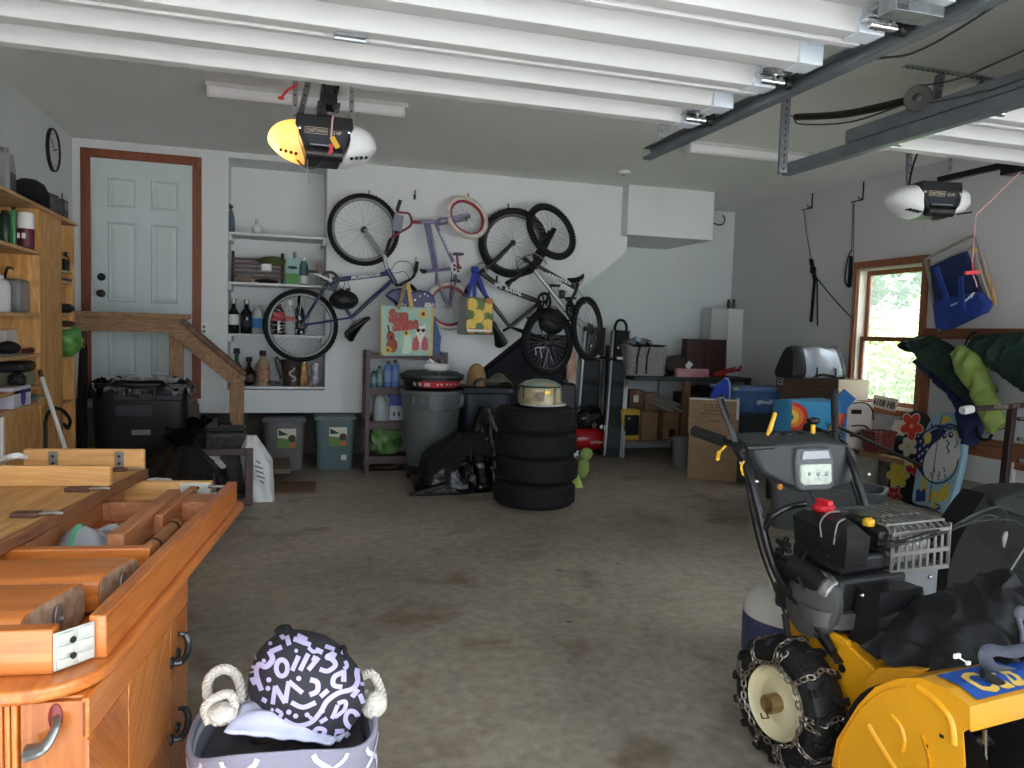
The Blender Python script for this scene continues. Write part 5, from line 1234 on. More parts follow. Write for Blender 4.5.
tb=m.build('bag_body',[mat('fruit_ground',(62,58,34),.5),mat('gusset_silver',(160,164,162),.35,metal=.3)],t,smooth=False,solid=.004)
m=MB();W_,H_=x1-x0,z1-z0
for k,(u,v,r,c)in enumerate(((.20,.82,.22,0),(.55,.80,.15,1),(.85,.72,.24,0),(.14,.52,.16,1),(.45,.48,.24,0),(.80,.46,.17,1),(.17,.22,.2,0),(.52,.16,.16,1),(.83,.20,.24,0),(.5,.98,.14,1),(.85,.95,.12,2),(.2,.03,.13,2),(.55,-.0,.1,1),(.82,.02,.12,2))):
 m.mi=c;cx_,cz=x0+W_*u,z0+H_*(.06+.9*v);ru,rv=W_*r,H_*r*.8
 n=14;pts=[(cx_+math.cos(2*PI*i/n)*ru,YL+.02*u-.005-.0006*k,min(z1-.01,max(z0+.012,cz+math.sin(2*PI*i/n)*rv)))for i in range(n)]
 pts=[(max(x0+.004,min(x1-.004,a)),b,c_)for a,b,c_ in pts];m.poly(pts)
m.mi=3;m.poly([(x0+.01,YL-.016,z0+.03),(x1-.01,YL+.0,z0+.03),(x1-.01,YL+.0,z0+.05),(x0+.01,YL-.016,z0+.05)])
m.build('fruit_print',[mat('lemon',(214,176,60),.5,c2=(226,198,92),vscale=20),mat('lime',(66,98,44),.5,c2=(92,120,56),vscale=20),mat('orange_fruit',(190,110,60),.5),LBLW],tb,smooth=False)
STB=mat('strap_blue',(38,52,150),.6)
k=P(475,270,Y=YL+.05)
for pts in([P(467.5,297,Y=YL),P(471,283,Y=YL+.02),k],[P(474.5,297,Y=YL+.02),P(474.5,283,Y=YL+.03),k],[P(486,296,Y=YL),P(481,283,Y=YL+.02),k]):
 m=MB()
 for a,b in zip(pts,pts[1:]):m.bar(a,b,.034,.005,up=UY)
 m.build('carry_strap',STB,t,smooth=False)
MB().ball(k,(.04,.03,.035)).build('strap_knot',STB,t)
YS=7.14
x0,x1=P(365.5,400,Y=YS).x,P(447,400,Y=YS).x;zt=P(405,351.5,Y=YS).z
SBR=mat('shelf_brown',(84,66,68),.5,var=.04,vscale=6)
t=thing('shelf_unit','narrow brown four-tier shelf unit standing left of the grey trash can','shelves',((x0+x1)/2,YS+.15,0))
pw=.04
for x in(x0,x1-pw):
 for y in(YS,YS+.26):MB().bb(x,x+pw,y,y+.03,0,zt).build('post',SBR,t,bev=.003)
SU=[]
for py in(354,387.5,421.5,456,470.5):
 z=P(405,py,Y=YS).z;SU.append(z)
 h=.07 if py>360 else .05
 if py==354:
  MB().bb(x0+pw,x1-pw,YS+.005,YS+.025,z-h,z).build('top_rail',SBR,t);MB().bb(x0+pw,x1-pw,YS+.265,YS+.285,z-h,z).build('top_rail',SBR,t)
  for x in(x0,x1-pw):MB().bb(x+.008,x+pw-.008,YS+.03,YS+.26,z-h,z).build('end_rail',SBR,t)
 else:MB().bb(x0+pw*.2,x1-pw*.2,YS+.004,YS+.286,z-h,z).build('shelf',SBR,t,bev=.002)
def sbot(px,yt,wpx,zb,m,cm,label,Y=YS+.06,lab=None,cat='bottle',name='bottle',prof=None):
 b=P(px,400,Y=Y);zt_=P(px,yt,Y=Y).z;h=zt_-zb;r=pxm(wpx,b)/2
 t=thing(name,label,cat,(b.x,Y,zb))
 prof=prof or[(.95,0),(1,.02),(1,.74),(.9,.8),(.5,.86),(.42,.88)]
 MB().lathe([(q[0]*r,q[1]*h)for q in prof],(b.x,Y,zb+.001),UZ,20).build('bottle_body',m,t)
 MB().lathe([(r*.44,h*.86),(r*.46,h),(0,h)],(b.x,Y,zb+.001),UZ,14).build('cap',cm,t)
 if lab:MB().lathe([(r*1.01,h*.2),(r*1.02,h*.21),(r*1.02,h*.62),(r*1.01,h*.63)],(b.x,Y,zb+.001),UZ,20).build('paper_label',lab,t)
sbot(373.5,371,6.5,SU[1],mat('teal_dark',(70,110,118),.35),BLACKP,'left one of two small teal bottles on the brown shelf unit',lab=mat('label_teal',(120,160,164),.5))
sbot(379,366,6.5,SU[1],mat('teal_grey',(96,128,126),.35),BLACKP,'right one of two small teal bottles, with the taller black cap',lab=mat('label_palegreen',(150,172,160),.5))
sbot(387.5,361,8,SU[1],mat('blue_jug',(92,132,190),.4),BLACKP,'left one of two tall blue bottles on the brown shelf unit',lab=mat('label_paleblue',(170,190,220),.5,c2=(96,130,190),vscale=40))
sbot(394.5,360,8,SU[1],mat('blue_jug',(92,132,190),.4),BLACKP,'right one of two tall blue bottles, nearest the trash can',lab=mat('label_blue2',(104,136,200),.5,c2=(150,176,220),vscale=40))
b=P(381,410,Y=YS+.1);hw=pxm(7.6,b);h=P(381,392.5,Y=YS+.1).z-SU[2]
t=thing('milk_jug','translucent white gallon jug on the brown shelf unit','jug',(b.x,YS+.1,SU[2]))
m=MB();n=32
pr=[(.92,0),(1,.03),(1,.55),(.92,.66),(.62,.82),(.30,.90),(.28,.94)]
m.grid(lambda u,v:(b.x+rbox(u*n,n,.6)[0]*hw*pr[int(round(v*6))][0]-.012*(pr[int(round(v*6))][1]>.7),YS+.1+rbox(u*n,n,.6)[1]*hw*pr[int(round(v*6))][0],SU[2]+.001+h*pr[int(round(v*6))][1]),n,6,wrap=True)
m.poly([(b.x+rbox(k,n,.6)[0]*hw*.92,YS+.1+rbox(k,n,.6)[1]*hw*.92,SU[2]+.001)for k in range(n)]);m.build('jug_body',mat('jug_milky',(186,194,198),.4,alpha=.85),t)
MB().cyl((b.x-.012,YS+.1,SU[2]+h*.92),(b.x-.012,YS+.1,SU[2]+h),hw*.34,14).build('cap',mat('cap_blue',(44,62,130),.4),t)
MB().tube(spline([(b.x,YS+.1,SU[2]+h*.88),(b.x+hw*.8,YS+.1,SU[2]+h*.8),(b.x+hw*.95,YS+.1,SU[2]+h*.5)],5),.012,8).build('handle',mat('jug_milky',(186,194,198),.4),t)
b0,b1,_,bz=fb(389.5,395,403,418,YS+.08)
t=thing('powder_box','white box with a blue top band beside the gallon jug','box',((b0+b1)/2,YS+.14,SU[2]))
MB().bb(b0,b1,YS+.08,YS+.2,SU[2]+.001,bz).build('carton_box',mat('carton_pale',(196,204,212),.6),t,bev=.003)
m=MB();m.bb(b0-.001,b1+.001,YS+.078,YS+.2,bz-(bz-SU[2])*.42,bz+.001);m.build('blue_band',mat('band_blue',(52,84,160),.5),t)
m=MB()
for k in range(2):m.box((b0+(b1-b0)*(.35+.35*k),YS+.079,SU[2]+.06),(.022,.002,.04))
m.build('print',mat('print_grey',(90,94,100),.6),t)
p=P(386,440,Y=YS+.12);h=P(386,427,Y=YS+.12).z-SU[3]
t=thing('seed_bag','glossy green bag of lawn product on the lower tier of the brown shelf unit','bag',(p.x,YS+.13,SU[3]))
MB().blob((p.x,YS+.15,SU[3]+h*.5),(pxm(14,p),.09,h*.54),9,.25,2.0,4,flat=SU[3]+.002).build('bag_body',mat('seed_green',(44,84,40),.35,c2=(124,164,96),vscale=13,bump=.3,bscale=20),t)
p=P(384,462,Y=YS+.1);tag(MB().blob((p.x,YS+.14,SU[4]+.022),(.12,.08,.02),9,.2,3,3,flat=SU[4]+.001).build('hand_rake',mat('tool_dark',(52,50,40),.6,c2=(84,78,40),vscale=12)),'dark lump of garden odds lying on the bottom tier of the brown shelf unit','item')
c=P(430.5,440,Y=6.86);c=V3((c.x,6.86,0));zr=P(430.5,389.5,Y=6.86).z;r=pxm(30.5,(c.x,6.86,.7));zb=.11
t=thing('trash_can','round grey trash can on a wheeled dolly left of the big black garbage bag','trash can',c)
CANM=mat('can_grey',(96,104,104),.42,var=.04,vscale=4)
MB().lathe([(r*.74,zb),(r*.76,zb+.01),(r*.93,zr-.17),(.97*r,zr-.165),(r*.985,zr-.03),(r*1.03,zr-.025),(r*1.03,zr),(r*.95,zr),(r*.72,zb+.02),(0,zb+.02)],c,UZ,44).build('can_body',CANM,t)
for a in(-2.1,-.3,1.0):
 m=MB()
 d=V3((math.cos(a),math.sin(a),0));s=V3((-d.y,d.x,0));e=c+d*r*1.0+UZ*(zr-.085)
 for k in(-1,1):m.bar(e+s*.07*k-UZ*.05,e+s*.07*k+UZ*.05,.02,.035,up=d)
 m.bar(e+s*.08-UZ*.045,e-s*.08-UZ*.045,.03,.025)
 m.build('side_handle',CANM,t,bev=.006)
dl=MB().lathe([(r*.80,.06),(r*.82,.07),(r*.82,.125),(r*.77,.13),(0,.1)],c,UZ,36).build('dolly',BLACKP,t)
for k in range(5):
 a=k*2*PI/5-.9;q=c+V3((math.cos(a),math.sin(a),0))*r*.7;MB().cyl(q+V3((-.012,0,.03)),q+V3((.012,0,.03)),.03,14).build('caster',BLACKR,dl)
z=zr+.004
t=thing('round_tray','black round tray with a red and white printed band on the grey trash can','tray',(c.x,c.y,z))
z2=P(430.5,377.5,Y=6.86).z;h=z2-z;r2=r*.95
MB().lathe([(r2*.72,0),(r2*.76,.004),(r2*.92,h*.25),(r2*1.0,h*.85),(r2*1.08,h*.86),(r2*1.08,h),(0,h)],(c.x,c.y,z),UZ,40).build('tray_body',BLACKP,t)
m=MB();nn=40
def band(u,v):a=-PI/2-1.05+u*2.05+.1;k=.28+.54*v;rr=r2*(.92+.08*((k-.25)/.6))+.005;return(c.x+math.cos(a)*rr,c.y+math.sin(a)*rr,z+h*k)
m.grid(band,nn,3);
for f in m.bm.faces:
 f.material_index=1 if f.calc_center_median().x<c.x-r2*.5 else 0
m.mi=2
for u in(.45,.52,.62,.7,.8,.9):
 pts=[band(u,.35),band(u+.035,.35),band(u+.035,.65),band(u,.65)];m.poly([V3(p)+V3((p[0]-c.x,p[1]-c.y,0)).normalized()*.003 for p in pts])
for u in(.05,.15,.25,.3):
 pts=[band(u,.2),band(u+.045,.2),band(u+.045,.75),band(u,.75)];m.poly([V3(p)+V3((p[0]-c.x,p[1]-c.y,0)).normalized()*.003 for p in pts])
m.build('printed_band',[mat('band_red',(180,42,56),.5),mat('band_black',(40,38,38),.5),mat('band_print',(206,190,184),.6)],t,smooth=False)
z=z2+.004;z3=P(430.5,371,Y=6.86).z
t=thing('round_cover','dark grey round lid topping the stack on the trash can, under the white bowl','cover',(c.x,c.y,z))
MB().lathe([(r*1.02,0),(r*1.05,.006),(r*1.05,(z3-z)*.5),(r*.98,(z3-z)*.62),(r*.92,(z3-z)*.7),(r*.86,z3-z),(0,z3-z+.004)],(c.x,c.y,z),UZ,40).build('lid_disc',DGREYP,t)
MB().box((c.x+.01,c.y-r*.9,z+.03),(.03,.05,.04)).build('tab',DGREYP,t,bev=.004)
p=P(437,368,Y=6.8);z=z3+.006;rb_=pxm(13,p)
t=thing('bowl','white oval dish with a side handle resting on the trash can lid','bowl',(p.x,6.84,z))
hb=P(437,359.5,Y=6.84).z-z
MB().lathe([(rb_*.8,0),(rb_*.98,hb*.2),(rb_,hb*.5),(rb_*.9,hb*.62),(rb_*.75,hb*.58),(0,hb*.5)],(p.x,6.84,z),UZ,28,sy=.8).build('dish',WHITEP,t)
MB().tube([(p.x-rb_*.85,6.8,z+hb*.6),(p.x-rb_*.6,6.78,z+hb*.95),(p.x-rb_*.2,6.8,z+hb*.7)],[.012,.022,.012],8).build('handle',WHITEP,t)
x0,x1,_,zt=fb(462.5,388,514,430,6.8)
cx,hw=(x0+x1)/2,(x1-x0)/2;t=thing('plastic_tub','large dark navy plastic tub behind the big black garbage bag','tub',(cx,7.02,0))
NV=mat('tub_navy',(34,40,54),.45,var=.05,vscale=5)
tub(MB(),cx,7.02,hw*.95,.2,.002,zt-.06,.82,rim=.05).build('tub_body',NV,t)
MB().prism([(-hw,0),(hw,0),(hw,.05),(hw*.94,.06),(-hw*.94,.06),(-hw,.05)],(cx,6.805,zt-.058),UX,UZ,(0,.43,0)).build('tub_lid',mat('tub_lid_navy',(28,30,40),.5),t,bev=.01)
zt+=.003
p=P(478,372,Y=6.95);t=thing('tan_cap','tan cap on the navy tub against the wall','hat',(p.x,6.98,zt))  # tan baseball cap, crown and brim
hh=P(478,363.5,Y=6.95).z-zt;rr=pxm(10,p)
MB().lathe([(rr*.98,0),(rr,hh*.18),(rr*.93,hh*.5),(rr*.72,hh*.8),(rr*.4,hh*.96),(0,hh)],(p.x,7.0,zt),UZ,24,sy=.8).build('crown',mat('cap_tan',(156,122,84),.85,bump=.2,bscale=80),t)
MB().prism([(-.09,0),(.09,0),(.1,.08),(.06,.14),(-.06,.14),(-.1,.08)],(p.x-.07,6.93,zt+.003),(.5,-.6,0),(-.6,-.5,.12),(0,0,.01)).build('brim',mat('brim_khaki',(110,104,84),.85),t)
p=P(494,384,Y=6.85);m=MB();hh=P(494,374,Y=6.85).z-zt
def cf(u,v):
 x=(u-.5)*pxm(40,p);y=6.84+v*.24;e=math.sin(u*PI)**.6*math.sin(min(1,v*1.3+.1)*PI)**.5
 return(p.x+x,y,zt+.01+hh*1.05*e*(.7+.3*math.sin(u*9+v*4))+.012*math.sin(u*14+v*9)*e)
m.grid(cf,30,12);tag(m.build('folded_cloth',mat('cloth_olive',(92,88,76),.9,bump=.3,bscale=50),solid=.008),'rumpled olive-grey cloth spread over the navy tub','cloth')
p=P(455,465,Y=6.38)
trashbag('garbage_bag',(p.x,6.34,.22),(.34,.24,.25),'big slumped black garbage bag on the floor between the grey trash can and the tyres',14,slump=(.08,.1),pow_=2.4)
p=P(430,486,Y=6.25);tag(MB().prism([(-.18,0),(.2,0),(.26,.02),(.1,.1),(-.05,.06)],(p.x-.02,6.08,.004),UX,UZ,(0,.08,0)).build('bag_corner',BAGM,bev=.01),'flat black plastic corner spreading on the floor at the left of the big garbage bag','plastic sheet')
p=P(480,437,Y=6.55);trashbag('garbage_bag',(p.x+.06,6.62,.32),(.2,.15,.34),'black garbage bag standing behind the floor bag, against the tyre stack',19)
c=P(535,460,Y=5.72);rt=pxm(40.5,(c.x,5.72,.4));TYR=mat('tyre_rubber',(11,12,12),.8,var=.12,vscale=14,bump=.15,bscale=60)
ys=[510,480.5,455,430,403.5]
zs=[0.0]+[P(535,y,Y=5.42).z for y in ys[1:]]
tot=P(535,403.5,Y=5.72).z-.02;hh=tot/4
txt=['bottom tyre of the four stacked black car tyres','second tyre from the floor in the black tyre stack','third tyre from the floor in the black tyre stack','top tyre of the black stack, under the round map tin']
for k in range(4):
 z=hh*k+.001*k;dx=(.0,.012,.004,-.003)[k];dy=(0,-.01,.01,0)[k]
 o=V3((c.x+dx,c.y+dy,z));t=thing('car_tyre',txt[k],'tyre',o,'tyres stacked on the floor')
 h=hh-.002;pr=[(.62,.012),(.66,.0),(.84,.0),(.93,h*.06),(.985,h*.17),(1,h*.3),(1,h*.7),(.985,h*.83),(.93,h*.94),(.84,h),(.66,h),(.62,h-.012),(.60,h-.02),(.60,.02),(.62,.012)]
 MB().lathe([(q[0]*rt,q[1])for q in pr],o,UZ,64).build('sidewall',TYR,t)
 m=MB();n=72
 for j in range(n):
  a=2*PI*j/n;d=V3((math.cos(a),math.sin(a),0));s=V3((-d.y,d.x,0))
  for zz,sl in((.25,.25),(.42,-.2),(.58,.2),(.75,-.25)):
   m.box(o+d*(rt+.001)+UZ*h*zz,(.005,rt*.06,h*.12),Matrix((d,(s+UZ*sl).normalized(),d.cross((s+UZ*sl).normalized()))).transposed())
 m.build('tread_blocks',TYR,t,smooth=False)
zt=hh*4+.006
p=P(540,400,Y=5.72);r=pxm(21.5,p);hb=P(540,385.5,Y=5.72).z-zt-.02
tag(MB().lathe([(r*.8,0),(r*.95,.004),(r*1.0,.016),(r*.98,.018),(0,.012)],(p.x+.02,5.7,zt),UZ,32,sx=1.1).build('white_tray',WHITEP),'thin white plastic tray between the top tyre and the round map tin','tray')
zt+=.02
t=thing('map_tin','round drum-shaped tin with a map printed on its lid, on top of the tyre stack','tin',(p.x,5.72,zt))
MB().lathe([(r*1.02,0),(r*1.02,.01),(r*.97,hb*.55),(r*.96,hb*.9),(r*.96,hb)],(p.x,5.72,zt),UZ,40).build('tin_side',mat('tin_cream',(150,136,108),.4,c2=(206,196,160),vscale=11,metal=.2),t)
m=MB()
for k in range(8):
 a=-PI/2+(k-3.5)*.8;d=V3((math.cos(a),math.sin(a),0));m.box(V3((p.x,5.72,zt+hb*.45))+d*r*1.0,(.006,r*(.5 if k%2 else .12),hb*(.5 if k%2 else .95)),math.atan2(d.y,d.x))
m.build('picture_print',mat('tin_picture',(92,84,66),.4,c2=(150,140,112),vscale=24),t)
MB().lathe([(r*1.0,hb*.86),(r*1.0,hb*.95),(r*.93,hb*1.08),(r*.7,hb*1.25),(r*.35,hb*1.36),(0,hb*1.4)],(p.x,5.72,zt),UZ,40).build('tin_lid',mat('map_print',(84,150,160),.35,c2=(196,168,104),vscale=9),t)
MB().tube(arc((p.x,5.72,zt+hb*.98),UX,UY,r*1.01,0,2*PI,40)[:-1],.006,6,closed=True).build('lid_band',BLACKP,t)
MB().box((p.x-.0,5.72-r*1.02,zt+hb*.7),(.05,.012,.03)).build('clasp',mat('gold_clasp',(206,170,70),.35,metal=.5),t,bev=.004)
x0,x1,z0,z1=fb(560,381,577,402,6.6)
t=thing('fuel_can','black upright canister behind the tyre stack, right of the map tin','canister',((x0+x1)/2,6.7,0))
MB().bb(x0,x1,6.6,6.8,0,z1-.02).build('canister_body',BLACKP,t,bev=.03,seg=3);MB().cyl(((x0+x1)/2,6.7,z1-.025),((x0+x1)/2,6.7,z1+.01),.03,14).build('cap',BLACKM,t)
p=P(583,468,Y=6.3);t=thing('plush_toy','small lime green plush toy drooping at the foot of the tyre stack','plush toy',(p.x,6.3,0))
PL=mat('plush_green',(136,160,92),.9,bump=.6,bscale=90);s=pxm(1,p)
MB().blob((p.x,6.3,P(583,467,Y=6.3).z),(s*6,s*5,s*10),5,.12,2.5).build('torso',PL,t)
MB().blob(P(586,454,Y=6.28),(s*6.5,s*5,s*6),6,.1,2.5).build('ears_and_head',PL,t)
MB().lathe([(s*7,0),(s*5,s*5),(s*1.5,s*12),(0,s*13)],(P(577,480,Y=6.25).x,6.27,.001),(.1,0,1),14).build('foot',mat('plush_lime',(178,204,108),.9),t)
m=MB();q=P(575,453,Y=6.27);m.prism([(math.cos(k*PI/5)*(s*4.5 if k%2 else s*2.2),math.sin(k*PI/5)*(s*4.5 if k%2 else s*2.2))for k in range(10)],(q.x,6.25,q.z),UX,UZ,(0,.012,0));m.build('star_tag',mat('star_pale',(190,206,220),.6),t)
x0,x1,z0,z1=fb(486,334,566,430,7.98)
t=thing('equipment_case','tall dark navy case in the shaded recess behind the tyre stack','case',((x0+x1)/2,8.1,0))
zl=(x0-dB)*(dT-ZB)/(rX-dB)+ZB-.12;xs_=dB+(z1-ZB+.15)*(rX-dB)/(dT-ZB)
MB().prism([(x0,0),(x1,0),(x1,z1-.05),(xs_,z1-.05),(x0,zl-.05)],(0,7.98,0),UX,UZ,(0,.32,0)).build('case_body',mat('case_navy',(20,22,34),.7,var=.08,vscale=5),t,bev=.02)
MB().prism([(x0-.004,zl-.05),(xs_,z1-.05),(x1+.005,z1-.05),(x1+.005,z1),(xs_-.03,z1),(x0-.004,zl)],(0,7.975,0),UX,UZ,(0,.33,0)).build('case_lid',mat('case_navy2',(24,25,36),.7),t,bev=.015)
MB().bb(x1-.35,x1-.2,7.96,7.978,z1-.09,z1-.02).build('latch',BLACKM,t,bev=.004)
p=P(592,439,Y=8.0);r=pxm(11.5,p)
t=thing('air_compressor','red pancake air compressor with a black motor on the floor behind the tyres','compressor',(p.x,8.0,0))
zc=.045+r
RED=mat('compressor_red',(176,20,30),.3,coat=.4)
x0,x1=P(571,439,Y=8.0).x,P(603.5,439,Y=8.0).x;hl=(x1-x0)/2;xc=(x0+x1)/2
m=MB();m.lathe([(0,-hl),(r*.55,-hl*.99),(r*.88,-hl*.88),(r,-hl*.7),(r,hl*.7),(r*.88,hl*.88),(r*.55,hl*.99),(0,hl)],(xc,8.0,zc),UX,28);tk=m.build('tank',RED,t)
m=MB();m.text('CRAFTSMAN',.04,(xc-.02,8.0-r-.003,zc-.035),UX,UZ,.0,width=.17,bold=.001);m.build('lettering',LBLW,tk,smooth=False)
m=MB();m.blob((xc,8.0,zc+r+.09),(.15,.1,.1),4,.25,3,4);m.build('motor',mat('motor_black',(26,26,28),.4,bump=.4,bscale=40),t)
m=MB();m.cyl((xc+.02,7.9,zc+r+.04),(xc+.02,7.86,zc+r+.04),.03,16);m.cyl((xc+.11,7.9,zc+r+.02),(xc+.11,7.87,zc+r+.02),.022,16);m.build('gauge',CHROME,t)
MB().tube(spline([(xc-.14,8.0,zc+r*.6),(xc-.12,8,zc+r+.22),(xc+.12,8,zc+r+.22),(xc+.14,8,zc+r*.6)],6),.014,8).build('carry_handle',BLACKM,t)
for s in(-1,1):
 for yy in(-1,1):MB().cyl((xc+s*hl*.6,8.0+yy*r*.5,0),(xc+s*hl*.6,8.0+yy*r*.45,zc-r*.8),.018,10).build('foot',BLACKR,t)
def ramp(label,b0,b1,t0,t1,loop):
 """folding loading ramp leaning on the rear wall; b: bottom corners, t: top corners"""
 b0,b1,t0,t1=V3(b0),V3(b1),V3(t0),V3(t1)
 t=thing('loading_ramp',label,'ramp',((b0.x+b1.x)/2,b0.y,0),'folded ramps by the workbench')
 n=(b1-b0).cross(t0-b0).normalized();n=-n if n.y>0 else n
 L=lambda u,v,o=0:(b0*(1-u)+b1*u)*(1-v)+(t0*(1-u)+t1*u)*v+n*o
 m=MB()
 for u in(0.04,.96):m.bar(L(u,0),L(u,.93),.022,.05,up=n)
 m.bar(L(.84,0),L(.84,.70,.0),.02,.045,up=n)
 m.build('side_rail',mat('rail_alu',(176,178,180),.35,metal=.8),t)
 PAD=mat('ramp_pad',(30,34,40),.7,bump=.5,bscale=90);PAD2=mat('ramp_pad_grey',(54,60,66),.7,bump=.6,bscale=120)
 m=MB();pts=[L(.09,0),L(.78,0),L(.78,.70),L(.09,.70)];m.prism([(0,0),(1,0),(1,1),(0,1)],pts[0],pts[1]-pts[0],pts[3]-pts[0],n*.02);m.build('deck',PAD,t)
 for v0,v1 in((.06,.2),(.36,.5),(.54,.68)):
  m=MB();m.prism([(0,0),(1,0),(1,1),(0,1)],L(.14,v0,.02),L(.72,v0)-L(.14,v0),L(.14,v1)-L(.14,v0),n*.012)
  for k in range(6):m.bar(L(.16,v0+(v1-v0)*(k+.5)/6,.034),L(.70,v0+(v1-v0)*(k+.5)/6,.034),.006,.006)
  m.build('grip_pad',PAD2,t,smooth=False)
 m=MB();m.prism([(0,0),(1,0),(1,1),(0,1)],L(.12,.72),L(.9,.72)-L(.12,.72),L(.12,.93)-L(.12,.72),n*.045);m.build('head_box',BLACKP,t,bev=.01)
 m=MB();m.bar(L(.3,.715,.03),L(.7,.715,.03),.03,.03);m.ball(L(.3,.79,.05),.014);m.ball(L(.62,.77,.05),.014);m.build('white_bracket',WHITEP,t)
 if loop:MB().tube(spline([L(.15,.92),L(.15,.97),L(.3,1.01),L(.6,1.01),L(.8,.97),L(.8,.92)],6),.016,10).build('carry_loop',BLACKR,t)
 m=MB();m.bar(L(-.02,.705),L(1.02,.705),.03,.06,up=n);m.build('hinge_bar',BLACKM,t)
yb,yt=7.72,8.22
ramp('dark folding ramp with a black carry loop at its top, leaning left of the workbench',P(603,455,Y=yb),P(623,458,Y=yb),P(613,322,Y=yt),P(630,322,Y=yt),True)
yb,yt=8.2,8.35
ramp('second folding ramp with ribbed grey pads, behind the red compressor and the bicycle wheel',P(574,452,Y=yb),P(601,454,Y=yb),P(585,318,Y=yt),P(606,318,Y=yt),False)
p=P(606,400,Y=8.25);tag(MB().bb(p.x-.03,p.x+.05,8.31,8.39,0,P(606,345,Y=8.35).z).build('wood_post',mat('post_dark',(66,56,46),.7,var=.1,vscale=6),bev=.004),'dark wooden post standing against the back wall between the two ramps','post')
p=P(572,372,Y=8.1);m=MB();m.prism([(-.03,0),(.03,0),(.05,.3),(.02,.42),(-.04,.32)],(p.x,8.34,.62),UX,UZ,(0,.03,0))
x0,x1=P(567,380,Y=7.9).x,P(576,380,Y=7.9).x
tag(MB().bb(x0,x1,7.9,7.94,0,P(571,352,Y=7.9).z).build('printed_board',mat('board_print',(206,196,180),.6,c2=(190,120,90),vscale=9),bev=.004),'narrow pale printed board standing between the bicycle wheel and the second ramp','board')
CY=7.76
x0,x1,_,_=fb(634,370,752,380,CY);zt=.895
t=thing('workbench','long dark-topped workbench along the back wall at the right','workbench',((x0+x1)/2,8.05,0))
MB().bb(x0,x1,CY,YW2-.005,zt-.045,zt).build('worktop',mat('worktop_dark',(44,46,50),.5,var=.08,vscale=6),t,bev=.008)
WP=wood('bench_post',(110,80,60),(140,106,80),.65,(14,14,2),3,1.2)
zs=P(655,441,Y=CY).z;zs=max(zs,.17)
xp0,xp1=P(683,420,Y=CY).x,P(690,420,Y=CY).x
MB().bb(xp0,xp1,CY+.01,CY+.06,0,zt-.046).build('post',WP,t,bev=.003)
MB().bb(x0+.01,x0+.05,YW2-.07,YW2-.02,0,zt-.046).build('post',WP,t,bev=.003)
MB().bb(x1-.06,x1-.01,CY+.01,CY+.06,0,zt-.046).build('post',WP,t,bev=.003)
MB().bb(x0,xp1,CY,YW2-.01,zs-.02,zs).build('lower_shelf',mat('shelf_pale',(130,122,110),.6,var=.06,vscale=5),t,bev=.002)
MB().bb(P(662,420,Y=8.2).x,P(690,420,Y=8.2).x,8.30,8.33,zs+.001,zt-.046).build('white_panel',mat('panel_white',(180,186,188),.5),t)
b0,b1,_,bz=fb(627,346,669,374,7.9);zc=zt+.002
t=thing('duffel_bag','grey speckled duffel bag with dark straps at the left end of the workbench','bag',((b0+b1)/2,8.05,zt))
cx,hw=(b0+b1)/2,(b1-b0)/2
SPEC=mat('speckled_grey',(112,112,110),.8,c2=(160,160,156),vscale=70)
m=MB();n=40
m.grid(lambda u,v:(cx+rbox(u*n,n,.4)[0]*hw*(.92+.08*v)*(1-.1*max(0,v-.8)),8.05+rbox(u*n,n,.4)[1]*.16*(.95+.1*v),zc+(bz-zc)*v*(1+.05*math.sin(u*15))),n,10,wrap=True)
m.poly([(cx+rbox(k,n,.4)[0]*hw*.92,8.05+rbox(k,n,.4)[1]*.152,zc)for k in range(n)]);m.poly([(cx+rbox(k,n,.4)[0]*hw*.96,8.05+rbox(k,n,.4)[1]*.165,bz-.01)for k in range(n)])
m.build('bag_body',SPEC,t)
m=MB()
for u in(-.55,-.1):m.tube(spline([(cx+hw*u,7.885,zc+.02),(cx+hw*u,7.875,zc+(bz-zc)*.6),(cx+hw*(u+.1),7.88,bz),(cx+hw*(u+.1),8.0,bz+.03),(cx+hw*u,8.2,bz)],6),.014,6,flat=.5)
m.tube(spline([(cx-hw*1.,8.0,bz-.02),(cx-hw*.4,7.88,bz+.005),(cx+hw*.4,7.88,bz+.005),(cx+hw*1.02,8.0,bz)],6),.016,6,flat=.6);m.build('straps',BLACKF,t)
MB().blob((cx-hw*.2,8.08,bz+.03),(hw*.55,.1,.05),4,.35,3,3).build('stuffing',mat('camo_grey',(84,90,88),.9,c2=(130,136,134),vscale=16),t)
m=MB();m.bar((cx-hw*.5,8.0,bz+.09),(cx-hw*.1,8.0,bz+.02),.07,.05);m.build('rolled_paper',mat('paper_blue',(150,170,190),.6),t,bev=.015)
b0,b1,_,bz=fb(677,369,709,374,7.78);tag(MB().bb(b0,b1,7.78,7.84,zt+.001,bz).build('game_box',mat('box_pink',(206,170,178),.6,c2=(196,110,130),vscale=9),bev=.003),'flat pink and white box at the front edge of the workbench','box')
b0,b1,_,bz=fb(671,358,701,368.5,7.91);p=V3(((b0+b1)/2,7.91,zt))
t=thing('leather_bag','brown slouched leather pouch behind the flat pink and white box','pouch',p);MB().blob((p.x,8.1,zt+(bz-zt)*.55),((b1-b0)*.5,.1,(bz-zt)*.5),12,.2,2.4,4,flat=zt+.002).build('pouch_body',mat('leather_brown',(72,60,52),.7,bump=.3,bscale=30),t)
m=MB();q=P(689,366,Y=7.845);m.prism([(-.05,0),(0,-.04),(.05,.02),(0,.06)],(q.x,7.843,q.z),UX,UZ,(0,.006,0));m.build('white_tag',WHITEP,t)
BRD=wood('dark_cabinet_wood',(46,24,22),(62,34,30),.5,(8,8,2),3,1)
